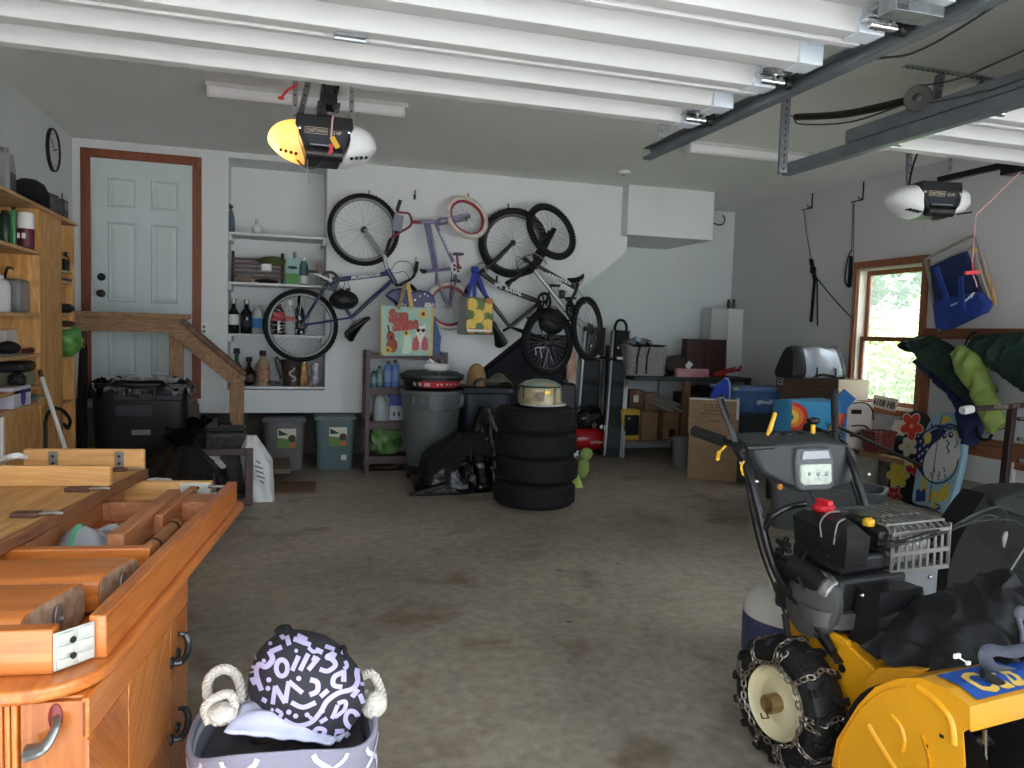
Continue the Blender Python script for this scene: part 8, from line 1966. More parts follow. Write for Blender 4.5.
bc=P(307,686,Y=hc.y+.01);ax=pxm(64,bc);
bt=thing('patterned_bag','plump black bag with lilac squiggle print lying on top of the hamper','bag',bc-UZ*.12)
BR=Matrix.Rotation(.62,3,(UP.cross(RT)))
ex=(RT*.80-UP*.60).normalized();ey=(UP*.80+RT*.60);ez=ex.cross(ey)
rx,ry,rz=pxm(60,bc),pxm(49,bc),pxm(42,bc)
def seg_(d):return d
m=MB();qv=bmesh.ops.create_icosphere(m.bm,subdivisions=5,radius=1)
def bagpt(d):
 a,b,c=d.dot(ex),d.dot(ey),d.dot(ez);s=1+.035*noise.noise(V3((a*2.2,b*2.2,c*2.2)))+.10*max(0,abs(a)*abs(b)*1.4-.35);return bc+ex*a*rx*s+ey*b*ry*s+ez*c*rz*s
for v in qv['verts']:v.co=bagpt(v.co.normalized())
body=m.build('bag_body',mat('bag_charcoal',(34,34,42),.7,bump=.12,bscale=30),bt)
def ray_bag(px,py):
 d=(RT*(px-512)-UP*(py-384)+FWD*FOC).normalized();o=EYE-bc
 f=lambda w:V3((w.dot(ex)/rx,w.dot(ey)/ry,w.dot(ez)/rz));A,B=f(d),f(o)
 a,b,c=A.dot(A),2*A.dot(B),B.dot(B)-1;D=b*b-4*a*c
 if D<.02*a:return None
 w=f(o+d*((-b-math.sqrt(D))/(2*a))).normalized();dd=ex*w.x+ey*w.y+ez*w.z
 nn=(ex*(w.x/rx)+ey*(w.y/ry)+ez*(w.z/rz)).normalized();return bagpt(dd)+nn*.0025,nn
LIL=mat('print_lilac',(172,164,200),.6)
m=MB()
def stroke(pts,w=20,closed=False,raw=False):
 c=[V3((x/4.267+170,y/4.267+600,0))for x,y in pts];c=spline(c,6)if len(c)>2 and not raw else[c[0].lerp(c[-1],k/5)for k in range(6)]if len(c)==2 else c
 L=[]
 for i,p in enumerate(c):
  tt=(c[min(i+1,len(c)-1)]-c[max(i-1,0)]);tt=tt.normalized()if tt.length>1e-6 else V3((1,0,0));n=V3((-tt.y,tt.x,0))*w/4.267/2
  a,b=ray_bag(p.x+n.x,p.y+n.y),ray_bag(p.x-n.x,p.y-n.y)
  if a is None or b is None:L=[]if not L else L;continue
  L.append((m.bm.verts.new(a[0]),m.bm.verts.new(b[0])))
 for a,b in zip(L,L[1:]):m.bm.faces.new((a[0],a[1],b[1],b[0]))
def dot(x,y,r=11):
 q=[ray_bag((x+r*math.cos(2*PI*k/10))/4.267+170,(y+r*math.sin(2*PI*k/10))/4.267+600)for k in range(10)]
 if all(q):m.poly([k[0]for k in q])
def ring(cx,cy,a,b,a0=0,a1=2*PI,w=20):stroke([(cx+a*math.cos(a0+(a1-a0)*k/14),cy+b*math.sin(a0+(a1-a0)*k/14))for k in range(15)],w)
stroke([(428,222),(440,255),(412,285),(384,276),(370,302),(378,345),(392,385)],22);ring(478,290,24,34)
for a in(((522,302),(550,242)),((556,302),(590,232)),((590,300),(634,246)),((642,412),(674,384)),((768,412),(790,380)),((345,252),(372,246)),((352,226),(398,198)),((372,192),(432,168)),((440,160),(468,150)),((735,350),(738,300)),((705,560),(752,556)),((392,420),(414,432)),((500,160),(512,200)),((560,185),(600,196)),((700,575),(745,580)),((620,212),(650,226)),((480,205),(430,225)),((530,176),(575,190))):stroke(a,20)
stroke([(638,296),(672,304),(704,280),(690,255),(668,246),(690,236),(706,242)],20)
for a,b in(((442,442),(452,366)),((452,366),(496,436)),((496,436),(508,346)),((508,346),(566,396))):stroke([a,b],20)
stroke([(598,340),(628,352),(628,388),(596,404)],22);stroke([(520,434),(568,456),(622,436)],20)
stroke([(490,506),(540,534),(600,522),(640,476),(668,430),(716,396),(766,380),(790,350),(790,310),(802,268)],20)
stroke([(736,310),(700,328),(696,362),(730,372)],20);stroke([(688,502),(712,446)],18);stroke([(712,440),(744,432),(742,466),(700,496)],18)
ring(772,506,24,34);stroke([(602,574),(632,546),(662,556),(640,584)],18);stroke([(770,252),(792,262),(800,280)],18);stroke([(796,400),(812,438)],18)
stroke([(456,462),(480,480),(462,506)],16);stroke([(560,590),(600,560)],16)
for a in(((470,150),(490,172)),((545,160),(585,176)),((410,178),(392,196)),((660,200),(700,214)),((728,222),(760,236)),((340,280),(352,310)),((352,330),(366,360)),((815,330),(808,366)),((640,520),(668,500)),((560,560),(540,548)),((620,240),(610,262))):stroke(a,18)
stroke([(590,205),(612,222),(640,214)],16);stroke([(745,262),(752,284),(738,296)],16)
for d in((355,285,9),(405,262,9),(690,230,9),(815,300,9),(650,470,9),(600,500,9),(550,335),(424,340),(420,376),(510,474),(538,492),(586,488),(430,188,9),(440,465,8),(540,222,8)):dot(*d)
m.build('squiggle_print',LIL,body,smooth=False)
m=MB();q=ray_bag(286,634)
MB().blob(HQ(284,631,.04),(.018,.015,.012),3,.3,3,3).build('tied_corner',BLACKF,bt);m.tube(spline([HQ(340,655,.0),HQ(343,647,.0),HQ(345,651,-.01),HQ(343,660,-.02)],4),.006,6);m.build('tied_corner',BLACKF,bt)
m=MB();m.prism([(0,0),(.055,-.035),(.05,-.012),(.02,.012)],HQ(308,644,.05),RT,UP,FWD*.02);m.build('blue_lining',mat('lining_blue',(40,130,200),.6),bt,bev=.004)
tag(MB().tube(spline([P(196,626,Z=.004),P(204,623,Z=.004),P(212,620,Z=.004),P(214,613,Z=.004)],5),.002,5).build('twig',mat('twig_pale',(150,136,118),.8)),'thin pale twig on the concrete right of the sideboard','twig')
hub=P(772,704,Z=.19);SA=math.radians(7)
SM=Matrix.Translation((hub.x,hub.y,0))@Matrix.Rotation(SA,4,'Z')
YEL=mat('machine_yellow',(224,158,24),.32,coat=.4,var=.02,vscale=4)
MBLK=mat('machine_black',(16,17,19),.42,var=.06,vscale=12,bump=.05,bscale=300);MGRY=mat('dash_grey',(46,50,53),.55,bump=.06,bscale=400)
ALU=mat('cast_alu',(150,150,148),.45,metal=.6,var=.08,vscale=24)
sb=thing('snow_blower','yellow and black snow blower with tyre chains in the right foreground','snow blower',M=SM)
def S_(nm,m,mt,par=None,bev=0,smooth=None,seg=2):return apply(m,SM).build(nm,mt,par or sb,bev=bev,smooth=smooth,seg=seg)
R=.192;TW=.135
def mwheel(x0,s):
 """drive wheel, outer face at x0, body toward s"""
 c=V3((x0+s*TW/2,0,R))
 pr=[(.60,-.36),(.66,-.42),(.80,-.5),(.93,-.44),(.985,-.3),(.99,0),(.985,.3),(.93,.44),(.80,.5),(.66,.42),(.60,.36)]
 m=MB();m.lathe([(p[0]*R,p[1]*TW)for p in pr]+[(.58*R,.30*TW),(.58*R,-.30*TW),(.60*R,-.36*TW)],c,UX,56)
 n=15
 for k in range(n):
  for sd in(-1,1):
   a=2*PI*(k+(.5 if sd>0 else 0))/n;d=V3((0,math.cos(a),math.sin(a)));tt=V3((0,-math.sin(a),math.cos(a)))
   for(xo,w_,to,rot)in((.12,.16,.0,.5),(.30,.20,.012,.1),(.43,.12,.012,0)):
    xx=sd*xo*TW;dr=R*(1.0 if xo<.4 else .955);e1=(UX*sd*math.cos(rot)+tt*math.sin(rot)).normalized();e2=d.cross(e1)
    m.box(c+d*dr+UX*xx+tt*to,(w_*TW*1.3,.022,.014),Matrix((e1,e2,d)).transposed())
 w=S_('wheel',m,mat('lug_rubber',(16,16,17),.6,var=.15,vscale=30,bump=.15,bscale=90),bev=.002)
 f=-s
 m=MB();o=V3((x0,0,R));ax=UX*f
 m.lathe([(.60*R,-.045),(.605*R,.000),(.57*R,.006),(.545*R,.0),(.53*R,-.014),(.40*R,-.026),(.22*R,-.018),(.14*R,-.016),(0,-.016)],o-ax*.004,ax,40)
 S_('rim',m,mat('rim_cream',(206,196,160),.4,coat=.3),w)
 m=MB();m.lathe([(.030,-.03),(.030,.022),(.022,.022),(.022,0),(0,0)],o,ax,18);S_('hub_sleeve',m,mat('hub_brass',(150,122,80),.4,metal=.6),w)
 m=MB();m.tube([o+ax*.024+V3((0,.0,-.02)),o+ax*.026+V3((0,-.016,-.036)),o+ax*.026+V3((0,.012,-.05)),o+ax*.024+V3((0,.022,-.038))],.003,6);S_('cotter_pin',m,mat('pin_rust',(90,60,40),.6,metal=.5),w)
 m=MB()
 def link(p,d,n,L=.026,wd=.013,r=.0027):
  d,n=d.normalized(),n.normalized();b=d.cross(n)
  m.tube([p+d*(L/2-wd/2)*sx+(d*math.cos(a)*sx*1.0*wd/2 if False else V3())+d*wd/2*math.cos(a)*1.0+b*wd/2*math.sin(a)for sx,a in((1,-PI/2),(1,-PI/4),(1,0),(1,PI/4),(1,PI/2),(-1,PI/2),(-1,3*PI/4),(-1,PI),(-1,5*PI/4),(-1,3*PI/2))],r,5,closed=True)
 def run(pts):
  c=pts;L=[0]
  for a,b in zip(c,c[1:]):L.append(L[-1]+(V3(b)-V3(a)).length)
  nl=int(L[-1]/.020);i=0
  for k in range(nl):
   q=(k+.5)/nl*L[-1]
   while i<len(c)-2 and L[i+1]<q:i+=1
   p,d=V3(c[i]).lerp(V3(c[i+1]),(q-L[i])/max(1e-6,L[i+1]-L[i])),V3(c[i+1])-V3(c[i])
   rad=V3((0,p.y,p.z-R));rad=rad.normalized()if rad.length>1e-4 else UZ
   n=(rad*.75+UX*f*.66)if k%2 else(rad*.66-UX*f*.75)
   n=(n-d.normalized()*n.dot(d.normalized()));link(p,d,n)
 rg=.66*R
 for side in(0,1):
  xx=x0-s*.004 if side==0 else x0+s*(TW+.004)
  run([V3((xx,rg*math.cos(2*PI*k/60)*(1+.03*math.sin(k*.9)),R+rg*math.sin(2*PI*k/60)*(1+.03*math.sin(k*.9))))for k in range(61)])
 nc=9
 for k in range(nc):
  a=2*PI*k/nc+.2;
  pts=[]
  for(xo,rr,da)in((-.004,rg,0),(-.002,R*.84,.02),(.012,R*.98,.03),(.03,R*1.035,.05),(.067,R*1.05,-.02),(.105,R*1.035,.04),(.123,R*.98,.02),(.137,R*.84,.0),(.139,rg,0)):
   aa=a+da;pts.append(V3((x0+s*xo,rr*math.cos(aa),R+rr*math.sin(aa))))
  run(spline(pts,4))
  if k%2==0:run(spline([V3((x0-s*.006,rg*math.cos(a+.1),R+rg*math.sin(a+.1))),V3((x0-s*.006,R*.8*math.cos(a+.14),R+R*.8*math.sin(a+.14))),V3((x0+s*.01,R*.98*math.cos(a+.2),R+R*.98*math.sin(a+.2)))],5))
 for v in m.bm.verts:v.co.z=max(v.co.z,.0012)
 S_('tyre_chain',m,mat('chain_steel',(134,124,112),.38,metal=.8,var=.2,vscale=40),w)
 return w
mwheel(0,1);mwheel(.62,-1)
m=MB();m.cyl((.0,0,R),(.62,0,R),.011,12);S_('axle',m,STEEL)
m=MB();pf=[(.10,.17),(.13,.41),(.02,.425),(-.14,.415),(-.26,.375),(-.30,.34),(-.30,.15)]
m.prism(pf,(.155,0,0),UY,UZ,(.30,0,0));ch=S_('chassis',m,YEL,bev=.006)
m=MB();m.prism([(.13,.40),(.13,.425),(.02,.44),(-.14,.43),(-.15,.41)],(.15,0,0),UY,UZ,(.016,0,0));S_('top_flange',m,YEL,ch,bev=.003)
m=MB()
for(y,z,r)in((-.125,.335,.013),(-.10,.25,.011),(-.23,.28,.009),(.03,.36,.006)):m.cyl((.152,y,z),(.158,y,z),r,14)
S_('bolt_hole',m,BLACKP,ch)
m=MB();m.prism([(-.24,.12),(-.24,.36),(-.285,.41),(-.36,.44),(-.42,.46),(-.30,.12)],(.12,0,0),UY,UZ,(.37,0,0));S_('rear_flange',m,YEL,ch,bev=.004)
HP_=[(-.24,.045),(-.248,.118),(-.258,.205),(-.29,.27),(-.325,.34),(-.375,.412),(-.44,.463),(-.505,.492),(-.582,.496),(-.64,.48),(-.645,.43),(-.628,.41),(-.64,.33),(-.622,.31),(-.634,.22),(-.616,.20),(-.622,.10),(-.60,.045)]
hx0,hx1=.005,.625
hs_=None
m=MB();m.prism(HP_,(hx0,0,0),UY,UZ,(.004,0,0));lp=S_('side_plate',m,YEL,bev=.0015)
m=MB();m.prism(HP_,(hx1-.004,0,0),UY,UZ,(.004,0,0));S_('side_plate',m,YEL,bev=.0015)
m=MB();cx_=hx0-.001
m.tube([V3((cx_,y,z))for y,z in spline2]if False else spline([V3((cx_,y,z))for y,z in((-.27,.08),(-.272,.2),(-.33,.325),(-.40,.41),(-.47,.455))],6),.004,6,flat=.5)
m.tube(spline([V3((cx_,y,z))for y,z in((-.50,.47),(-.56,.455),(-.60,.425),(-.612,.37))],6),.009,8,flat=.4)
m.tube(spline([V3((cx_,y,z))for y,z in((-.36,.30),(-.42,.25),(-.50,.19),(-.56,.14))],5),.009,8,flat=.4)
m.tube(spline([V3((cx_,y,z))for y,z in((-.43,.36),(-.46,.345),(-.475,.31),(-.47,.28))],5),.006,8,flat=.4)
m.tube(spline([V3((cx_,y,z))for y,z in((-.52,.35),(-.545,.30),(-.55,.22),(-.56,.12))],5),.008,8,flat=.4)
S_('pressed_rib',m,YEL,lp)
m=MB()
for y,z in((-.575,.375),(-.535,.33)):m.box((hx0-.0015,y,z),(.003,.012,.009))
S_('slot',m,BLACKP,lp,bev=.002)
top=[(-.245,.12),(-.258,.205),(-.325,.34),(-.375,.412),(-.44,.463),(-.505,.494),(-.582,.498),(-.642,.482),(-.648,.428)]
m=MB();T_=top+[(y+(.0025 if i>6 else .0),z-.004)for i,(y,z)in list(enumerate(top))[::-1]]
for(a,b)in zip(top,top[1:]):
 y0_,z0_=a;y1_,z1_=b;n=V3((0,-(z1_-z0_),(y1_-y0_))).normalized();n=-n if n.z<0 and z0_>.3 else n
 m.prism([(hx0-.002,0),(hx1+.002,0),(hx1+.002,1),(hx0-.002,1)],(0,y0_,z0_),UX,V3((0,y1_-y0_,z1_-z0_)),(0,.0,-.003))
hsg=S_('housing_shell',m,YEL)
m=MB();m.bar((hx0,-.646,.427),(hx1,-.646,.427),.008,.01);S_('front_lip',m,YEL,hsg,bev=.002)
a,b=V3((0,-.512,.4965)),V3((0,-.636,.4865));e2=(a-b).normalized()
bx=[V3((hx0+.045,-.520,.4985)),V3((hx0+.035,-.632,.4865)),V3((hx0+.42,-.632,.4865)),V3((hx0+.42,-.520,.4985))]
BB_=[V3((p.x,p.y,p.z+.0015))for p in bx]
m=MB();mid=[V3((hx0+.04,-.582,.5005)),V3((hx0+.42,-.582,.5005))]
m.poly([V3((hx0+.045,-.515,.4965)),mid[0],mid[1],V3((hx0+.42,-.515,.4965))]);m.poly([mid[0],V3((hx0+.035,-.634,.4875)),V3((hx0+.42,-.634,.4875)),mid[1]])
for v in m.bm.verts:v.co.z+=.0012
bd=S_('badge',m,mat('badge_blue',(32,84,176),.35,coat=.3),hsg,smooth=False)
m=MB();m.text('Cub',.12,(hx0+.075,-.622,.4885),UX,V3((0,.985,.17)),0,width=.17,bold=.004,shear=.12)
for v in m.bm.verts:
 y=v.co.y;v.co.z=.003+(.4965+(.5-.4965)*((-.515-y)/.067)if y>-.582 else .5005-(.5005-.4875)*((-.582-y)/.052))
S_('badge_word',m,mat('badge_yellow',(234,196,96),.4),bd,smooth=False)
AUG=mat('auger_dark',(24,24,26),.5,metal=.4)
m=MB();m.cyl((hx0+.01,-.45,.24),(hx1-.01,-.45,.24),.02,14)
def hel(u,v):
 x=hx0+.02+(hx1-hx0-.04)*u;a=u*2*PI*3*(1 if u<.5 else-1);r=.07+.12*v;return(x,-.45+r*math.cos(a),.24+r*math.sin(a))
m.grid(hel,120,3);S_('auger',m,AUG)
m=MB();m.bb(hx0+.005,hx1-.005,-.385,-.38,.05,.40);S_('housing_back',m,AUG,hsg)
m=MB();m.tube([(hx0+.09,-.62,.40),(hx0+.13,-.60,.30),(hx0+.16,-.60,.18)],.006,6);m.bar((hx0+.05,-.62,.10),(hx0+.2,-.62,.13),.004,.03);S_('scraper_rod',m,CHROME,hsg)
m=MB();m.bb(hx0-.012,hx0+.002,-.60,-.42,.0,.09);m.bb(hx1-.002,hx1+.012,-.60,-.42,0,.09);S_('skid_shoe',m,MBLK)
m=MB();A=[(.185,-.105),(.44,-.105),(.455,-.215),(.195,-.215)];B=[(.215,-.115),(.40,-.115),(.405,-.19),(.22,-.19)]
lo=[V3((x,y,.36))for x,y in A];hi=[V3((x,y,.585))for x,y in B]
m.poly(lo);m.poly(hi[::-1])
for k in range(4):m.poly((lo[k],lo[(k+1)%4],hi[(k+1)%4],hi[k]))
bc_=S_('belt_cover',m,MBLK,bev=.018,seg=3)
m=MB()
for p in((.19,-.14,.40),(.205,-.14,.565),(.43,-.216,.40)):m.ball(p,.008)
S_('cover_bolt',m,CHROME,bc_)
m=MB();m.bb(.17,.46,-.09,.20,.42,.60);m.bb(.20,.44,-.06,.16,.60,.66);S_('engine_block',m,mat('engine_dark',(38,38,40),.5,metal=.3,bump=.3,bscale=30),bev=.015)
m=MB();m.cyl((.20,-.02,.45),(.20,-.02,.50),.10,20);m.lathe([(.11,0),(.11,.02),(.06,.04)],(.16,-.0,.50),(-1,0,.2),20);S_('flywheel_case',m,mat('case_grey',(92,92,92),.45,metal=.5))
m=MB();m.cyl((.155,.10,.60),(.175,-.03,.555),.046,22);st=S_('starter_motor',m,MBLK,bev=.004)
m=MB();m.cyl((.175,-.03,.555),(.179,-.062,.544),.048,22);m.ball((.181,-.072,.565),.007);m.ball((.181,-.072,.527),.007);S_('starter_cap',m,ALU,st,bev=.006)
m=MB();m.tube(spline([V3((.14,.03,.66)),V3((.13,.05,.61)),V3((.12,.03,.56)),V3((.15,.0,.50))],6),.004,6);m.tube(spline([V3((.15,.0,.67)),V3((.17,-.06,.66)),V3((.24,-.12,.65))],6),.004,6);m.bar((.135,.085,.56),(.13,.07,.60),.012,.006);S_('wiring',m,BLACKP)
tkx0,tkx1=.15,.265
m=MB();lo=[(tkx0+.01,.105),(tkx1+.05,.105),(tkx1,-.095),(tkx0+.012,-.105)];mi_=[(tkx0,.11),(tkx1+.06,.11),(tkx1+.006,-.10),(tkx0+.004,-.115)]
L0=[V3((x,y,z))for(x,y),z in zip(lo,(.675,.675,.635,.635))];L1=[V3((x,y,z))for(x,y),z in zip(mi_,(.762,.762,.73,.73))];L2=[V3((x+(.03 if k in(0,3)else-.03),y+(-.02 if k<2 else .03),z))for k,((x,y),z)in enumerate(zip(mi_,(.785,.785,.765,.765)))]
m.poly(L0)
for A,B in((L0,L1),(L1,L2)):
 for k in range(4):m.poly((A[k],A[(k+1)%4],B[(k+1)%4],B[k]))
m.poly(L2[::-1]);tk=S_('fuel_tank',m,MBLK,bev=.014,seg=3)
m=MB();m.lathe([(.032,0),(.036,.008),(.036,.02),(.026,.026),(0,.027)],(.235,.06,.78),UZ,20);m.box((.235,.06,.811),(.02,.056,.018));S_('fuel_cap',m,mat('cap_red2',(188,26,42),.4),tk,bev=.003)
m=MB();m.tube(spline([V3((tkx0-.002,-.02,.72)),V3((tkx0+.0,-.01,.765)),V3((tkx0+.04,-.0,.79)),V3((tkx0+.10,.01,.79))],6),.003,6);m.tube(spline([V3((tkx0-.002,-.07,.71)),V3((tkx0+.02,-.06,.77)),V3((tkx0+.06,-.05,.782))],6),.003,6);S_('fuel_line',m,mat('line_grey',(110,112,112),.5),tk)
m=MB();m.cyl((.375,.0,.56),(.375,.0,.735),.012,10);S_('dipstick_tube',m,MBLK)
m=MB();m.lathe([(.017,0),(.02,.004),(.02,.02),(.012,.026),(0,.027)],(.372,.0,.735),UZ,16);m.box((.372,0,.757),(.03,.008,.012));S_('oil_cap',m,mat('cap_yellow',(224,176,40),.4),bev=.003)
gx0,gx1,gy0,gy1,gz0,gz1=.40,.665,-.075,.17,.595,.745
m=MB();m.bb(gx0+.03,gx1-.03,gy0+.03,gy1-.02,gz0+.01,gz1-.03);S_('muffler',m,mat('muffler_bright',(196,196,194),.3,metal=.7),bev=.03,seg=3)
m=MB()
for k in range(9):
 x=gx0+(gx1-gx0)*k/8;m.bar((x,gy0,gz0),(x,gy0,gz1-.02),.012,.006,up=UY);m.bar((x,gy0,gz1-.02),(x,gy0+.03,gz1),.012,.006);m.bar((x,gy0+.03,gz1),(x,gy1,gz1+.01),.012,.006)
for z in(gz0,gz0+.06,gz1-.022):m.bar((gx0-.005,gy0-.001,z),(gx1+.005,gy0-.001,z),.008,.016,up=UZ)
for y in(gy0+.03,gy0+.12,gy1):m.bar((gx0-.005,y,gz1+.003),(gx1+.005,y,gz1+.003),.016,.008)
for y in(gy0,gy0+.08,gy0+.16,gy1):
 for x in(gx0,gx1):m.bar((x,y,gz0),(x,y,gz1-.0),.014,.006,up=UX)
for z in(gz0,gz0+.06,gz1-.02):
 for x in(gx0,gx1):m.bar((x,gy0,z),(x,gy1,z),.006,.014)
mg=S_('muffler_guard',m,mat('guard_grey',(116,114,112),.5,metal=.4),bev=.002)
m=MB();m.lathe([(.012,0),(.014,.02),(.012,.03),(0,.032)],(gx1+.005,gy0+.06,gz0+.10),UX,14);S_('spark_boot',m,mat('boot_cream',(200,194,180),.5),mg)
m=MB();m.bb(.50,.70,-.02,.13,.36,.585);sh=S_('side_shroud',m,mat('shroud_grey',(108,112,116),.4,metal=.4),bev=.008)
m=MB()
for z in(.45,.54):m.ball((.655,-.021,z),.007)
S_('shroud_bolt',m,CHROME,sh)
m=MB();m.bb(.36,.46,-.06,.15,.66,.735);m.cyl((.40,.05,.735),(.40,.05,.765),.06,20);S_('air_cover',m,MBLK,bev=.012)
HB=mat('handle_black',(20,21,23),.3,metal=.2,coat=.3)
HL=[V3((.13,-.11,.385)),V3((.13,-.02,.455)),V3((.13,.12,.53)),V3((.13,.19,.62)),V3((.13,.25,.75)),V3((.13,.315,.88)),V3((.13,.37,.955))]
for dx in(0,.50):
 p=[q+V3((dx,0,0))for q in HL];c=spline(p,8);m=MB();m.tube(c,.0145,12);hb_=S_('handlebar',m,HB)
 m=MB();m.bar(p[0]+V3((.012,-.02,-.03)),p[2]+V3((.012,-.03,-.02)),.004,.05,up=UX);S_('mount_plate',m,HB,hb_,bev=.002)
 m=MB()
 for q in(p[4]+V3((-.016 if dx==0 else .016,0,.1)),p[5]+V3((-.016 if dx==0 else .016,.02,.02))):m.ball(q,.008)
 S_('bolt_head',m,CHROME,hb_)
 s=-1 if dx==0 else 1
 g0=p[-1]+V3((0,.01,.0));g1=g0+V3((s*.035,.21,.028));m=MB();c=spline([p[-1]+V3((0,-.02,-.02)),g0,g1],6);m.tube(c,.013,10);S_('grip_bar',m,HB,hb_)
 m=MB();d=(g1-g0).normalized();m.lathe([(.019,0),(.021,.01),(.020,.12),(.022,.15),(.014,.158),(0,.16)],g0+d*.06,d,16);S_('grip',m,BLACKR,hb_)
 m=MB();l0=g0+V3((-s*.012,.01,.0));l1=g0+V3((s*.0,.10,.165))if dx==0 else g0+V3((.02,.06,.185));m.tube([l0,l0.lerp(l1,.5),l1],[.010,.013,.013]if dx==0 else[.016,.02,.019],10,flat=.7);m.ball(l1,.014 if dx==0 else .019);S_('control_lever',m,BLACKR if dx else HB,hb_)
 if dx==0:
  m=MB();m.bar(l0+V3((-.012,-.005,.01)),l1+V3((-.016,-.005,0)),.006,.02,up=UX);m.tube([l0.lerp(l1,.1)+V3((-.02,-.01,0)),l0.lerp(l1,.35)+V3((-.02,-.01,0))],.006,8);S_('lever_plate',m,mat('lever_grey',(72,74,76),.4,metal=.4),hb_)
  m=MB();m.bar(g0+V3((-.0,.05,.0)),g0+V3((-.03,.055,-.03)),.010,.008);m.bar(g0+V3((-.03,.06,-.028)),g0+V3((-.058,.03,-.055)),.014,.008);S_('trigger',m,mat('cap_yellow',(224,176,40),.4),hb_,bev=.003)
  m=MB();m.tube(spline([p[5]+V3((-.02,0,.03)),p[5]+V3((-.03,0,.01)),p[5]+V3((-.02,.0,-.02))],4),.004,6);S_('yellow_clip',m,mat('cap_yellow',(224,176,40),.4),hb_)
m=MB();m.tube(spline([V3((.13,.22,.68)),V3((.14,.19,.74)),V3((.18,.16,.775)),V3((.24,.15,.785))],8),.011,10);S_('cross_bar',m,HB)
for z,y in((.71,.25),(.60,.2)):
 m=MB();c=V3((.155,y,z));m.cyl(c,c+UX*.025,.012,10)
 for k in range(5):a=k*2*PI/5;m.ball(c+UX*.028+V3((0,math.cos(a)*.015,math.sin(a)*.015)),.0095,None,8)
 S_('star_knob',m,BLACKP)
c=V3((.205,.02,.61));m=MB();m.cyl(V3((.145,.11,.66)),V3((.12,.11,.66)),.011,10)
for k in range(4):a=k*PI/2+.4;m.bar(V3((.118,.11,.66)),V3((.118,.11+.034*math.cos(a),.66+.034*math.sin(a))),.014,.018,up=UX)
S_('choke_knob',m,BLACKP,bev=.004)
def SX(px,py,y):
 n=SM.to_3x3()@UY;o=SM@V3((0,y,0));d=RT*(px-512)-UP*(py-384)+FWD*FOC;return SM.inverted()@(EYE+d*((o-EYE).dot(n)/d.dot(n)))
yd=.375
ol=[SX(*q,yd)for q in((747,444),(760,441),(785,440),(815,438),(842,440),(850,449),(851,466),(850,478),(840,485),(822,491),(800,492),(778,484),(757,473),(750,460))]
n=len(ol);c=sum(ol,V3())/n
m=MB();F0=[V3((c.x+(p.x-c.x)*.93,yd-.025-.02*(1 if 4<i<12 else 0),c.z+(p.z-c.z)*.88))for i,p in enumerate(ol)];F1=[V3((p.x,yd,p.z))for p in ol];F2=[V3((p.x,yd+.10,p.z+.02))for p in ol]
v0,v1,v2=([m.bm.verts.new(p)for p in F]for F in(F0,F1,F2))
m.bm.faces.new(v0);m.bm.faces.new(v2[::-1])
for A,B in((v0,v1),(v1,v2)):
 for k in range(n):m.bm.faces.new((A[k],B[k],B[(k+1)%n],A[(k+1)%n]))
da=S_('dash_panel',m,MGRY,bev=.008)
def dq(px,py,o):p=SX(px,py,yd-.04);return V3((p.x,yd-.04-o,p.z))
def dpoly(m,pts,o,th):
 q=[dq(*p,o)for p in pts];A=[m.bm.verts.new(p)for p in q];B=[m.bm.verts.new(p+V3((0,th,0)))for p in q];m.bm.faces.new(A);m.bm.faces.new(B[::-1])
 for k in range(len(q)):m.bm.faces.new((A[k],B[k],B[(k+1)%len(q)],A[(k+1)%len(q)]))
m=MB();dpoly(m,[(797,448),(829,447),(833,460),(833,485),(828,490),(800,491),(795,486),(795,460)],.008,.05);bz_=S_('lamp_bezel',m,mat('bezel_grey',(84,88,90),.5),da,bev=.008)
m=MB();dpoly(m,[(801,450.5),(825,449.5),(828,458),(799,459.5)],.016,.01);S_('display',m,mat('display_pale',(150,156,162),.25),bz_,bev=.003)
m=MB();dpoly(m,[(798,464),(828.5,463),(829,481),(826,484),(801,485),(798,482)],.016,.012);hl=S_('headlamp',m,mat('lamp_lens',(186,196,186),.15,c2=(214,220,210),vscale=40,bump=.5,bscale=60),bz_,bev=.004)
m=MB()
for px in(806,815,823):q=dq(px,473,.012);m.ball(q,(.011,.006,.012))
S_('lamp_reflector',m,mat('reflector_grey',(130,138,132),.25,metal=.4),hl)
m=MB();dpoly(m,[(747,446),(775,445),(776,449),(748,451)],.0,.06);S_('dash_tray',m,MBLK,da,bev=.005)
m=MB();m.lathe([(.011,0),(.012,.008),(0,.012)],SX(779,486.5,yd-.004),(0,-1,0),14);S_('reflector_button',m,mat('button_orange',(206,130,40),.4),da)
for(a,b,nm)in(((766,441),(772,423),'a'),((782,444),(790,434),'b'),((813,441),(813,424),'c')):
 p,q=SX(*a,.43),SX(*b,.45);m=MB();m.bar(p,q,.018,.012,up=UY);m.bar(p,V3((p.x,.43,p.z-.05)),.014,.010,up=UY)
 if nm=='a':m.bar(q.lerp(p,.35),q+V3((.014,0,.04)),.016,.012,up=UY)
 cl=S_('control_tab',m,mat('cap_yellow',(224,176,40),.4),da,bev=.004)
 if nm=='c':m=MB();m.lathe([(.018,0),(.026,.01),(.024,.022),(0,.028)],q,UZ,16);S_('tab_knob',m,BLACKP,cl)
m=MB()
for k in range(6):p=SX(772+k*7,436+2*(k%2),.44);m.blob(p,(.022,.02,.016),k,.3,3,3)
S_('linkage',m,mat('linkage_dark',(36,36,38),.4,metal=.4,bump=.4,bscale=60),da)
m=MB();m.tube(spline([SX(770,441,.46),SX(790,437,.46),SX(820,441,.46),SX(835,437,.46)],6),.012,8);m.tube(spline([SX(822,437,.47),SX(836,432,.48),SX(842,436,.47)],6),.013,8);S_('loop_handle',m,BLACKP,da)
m=MB()
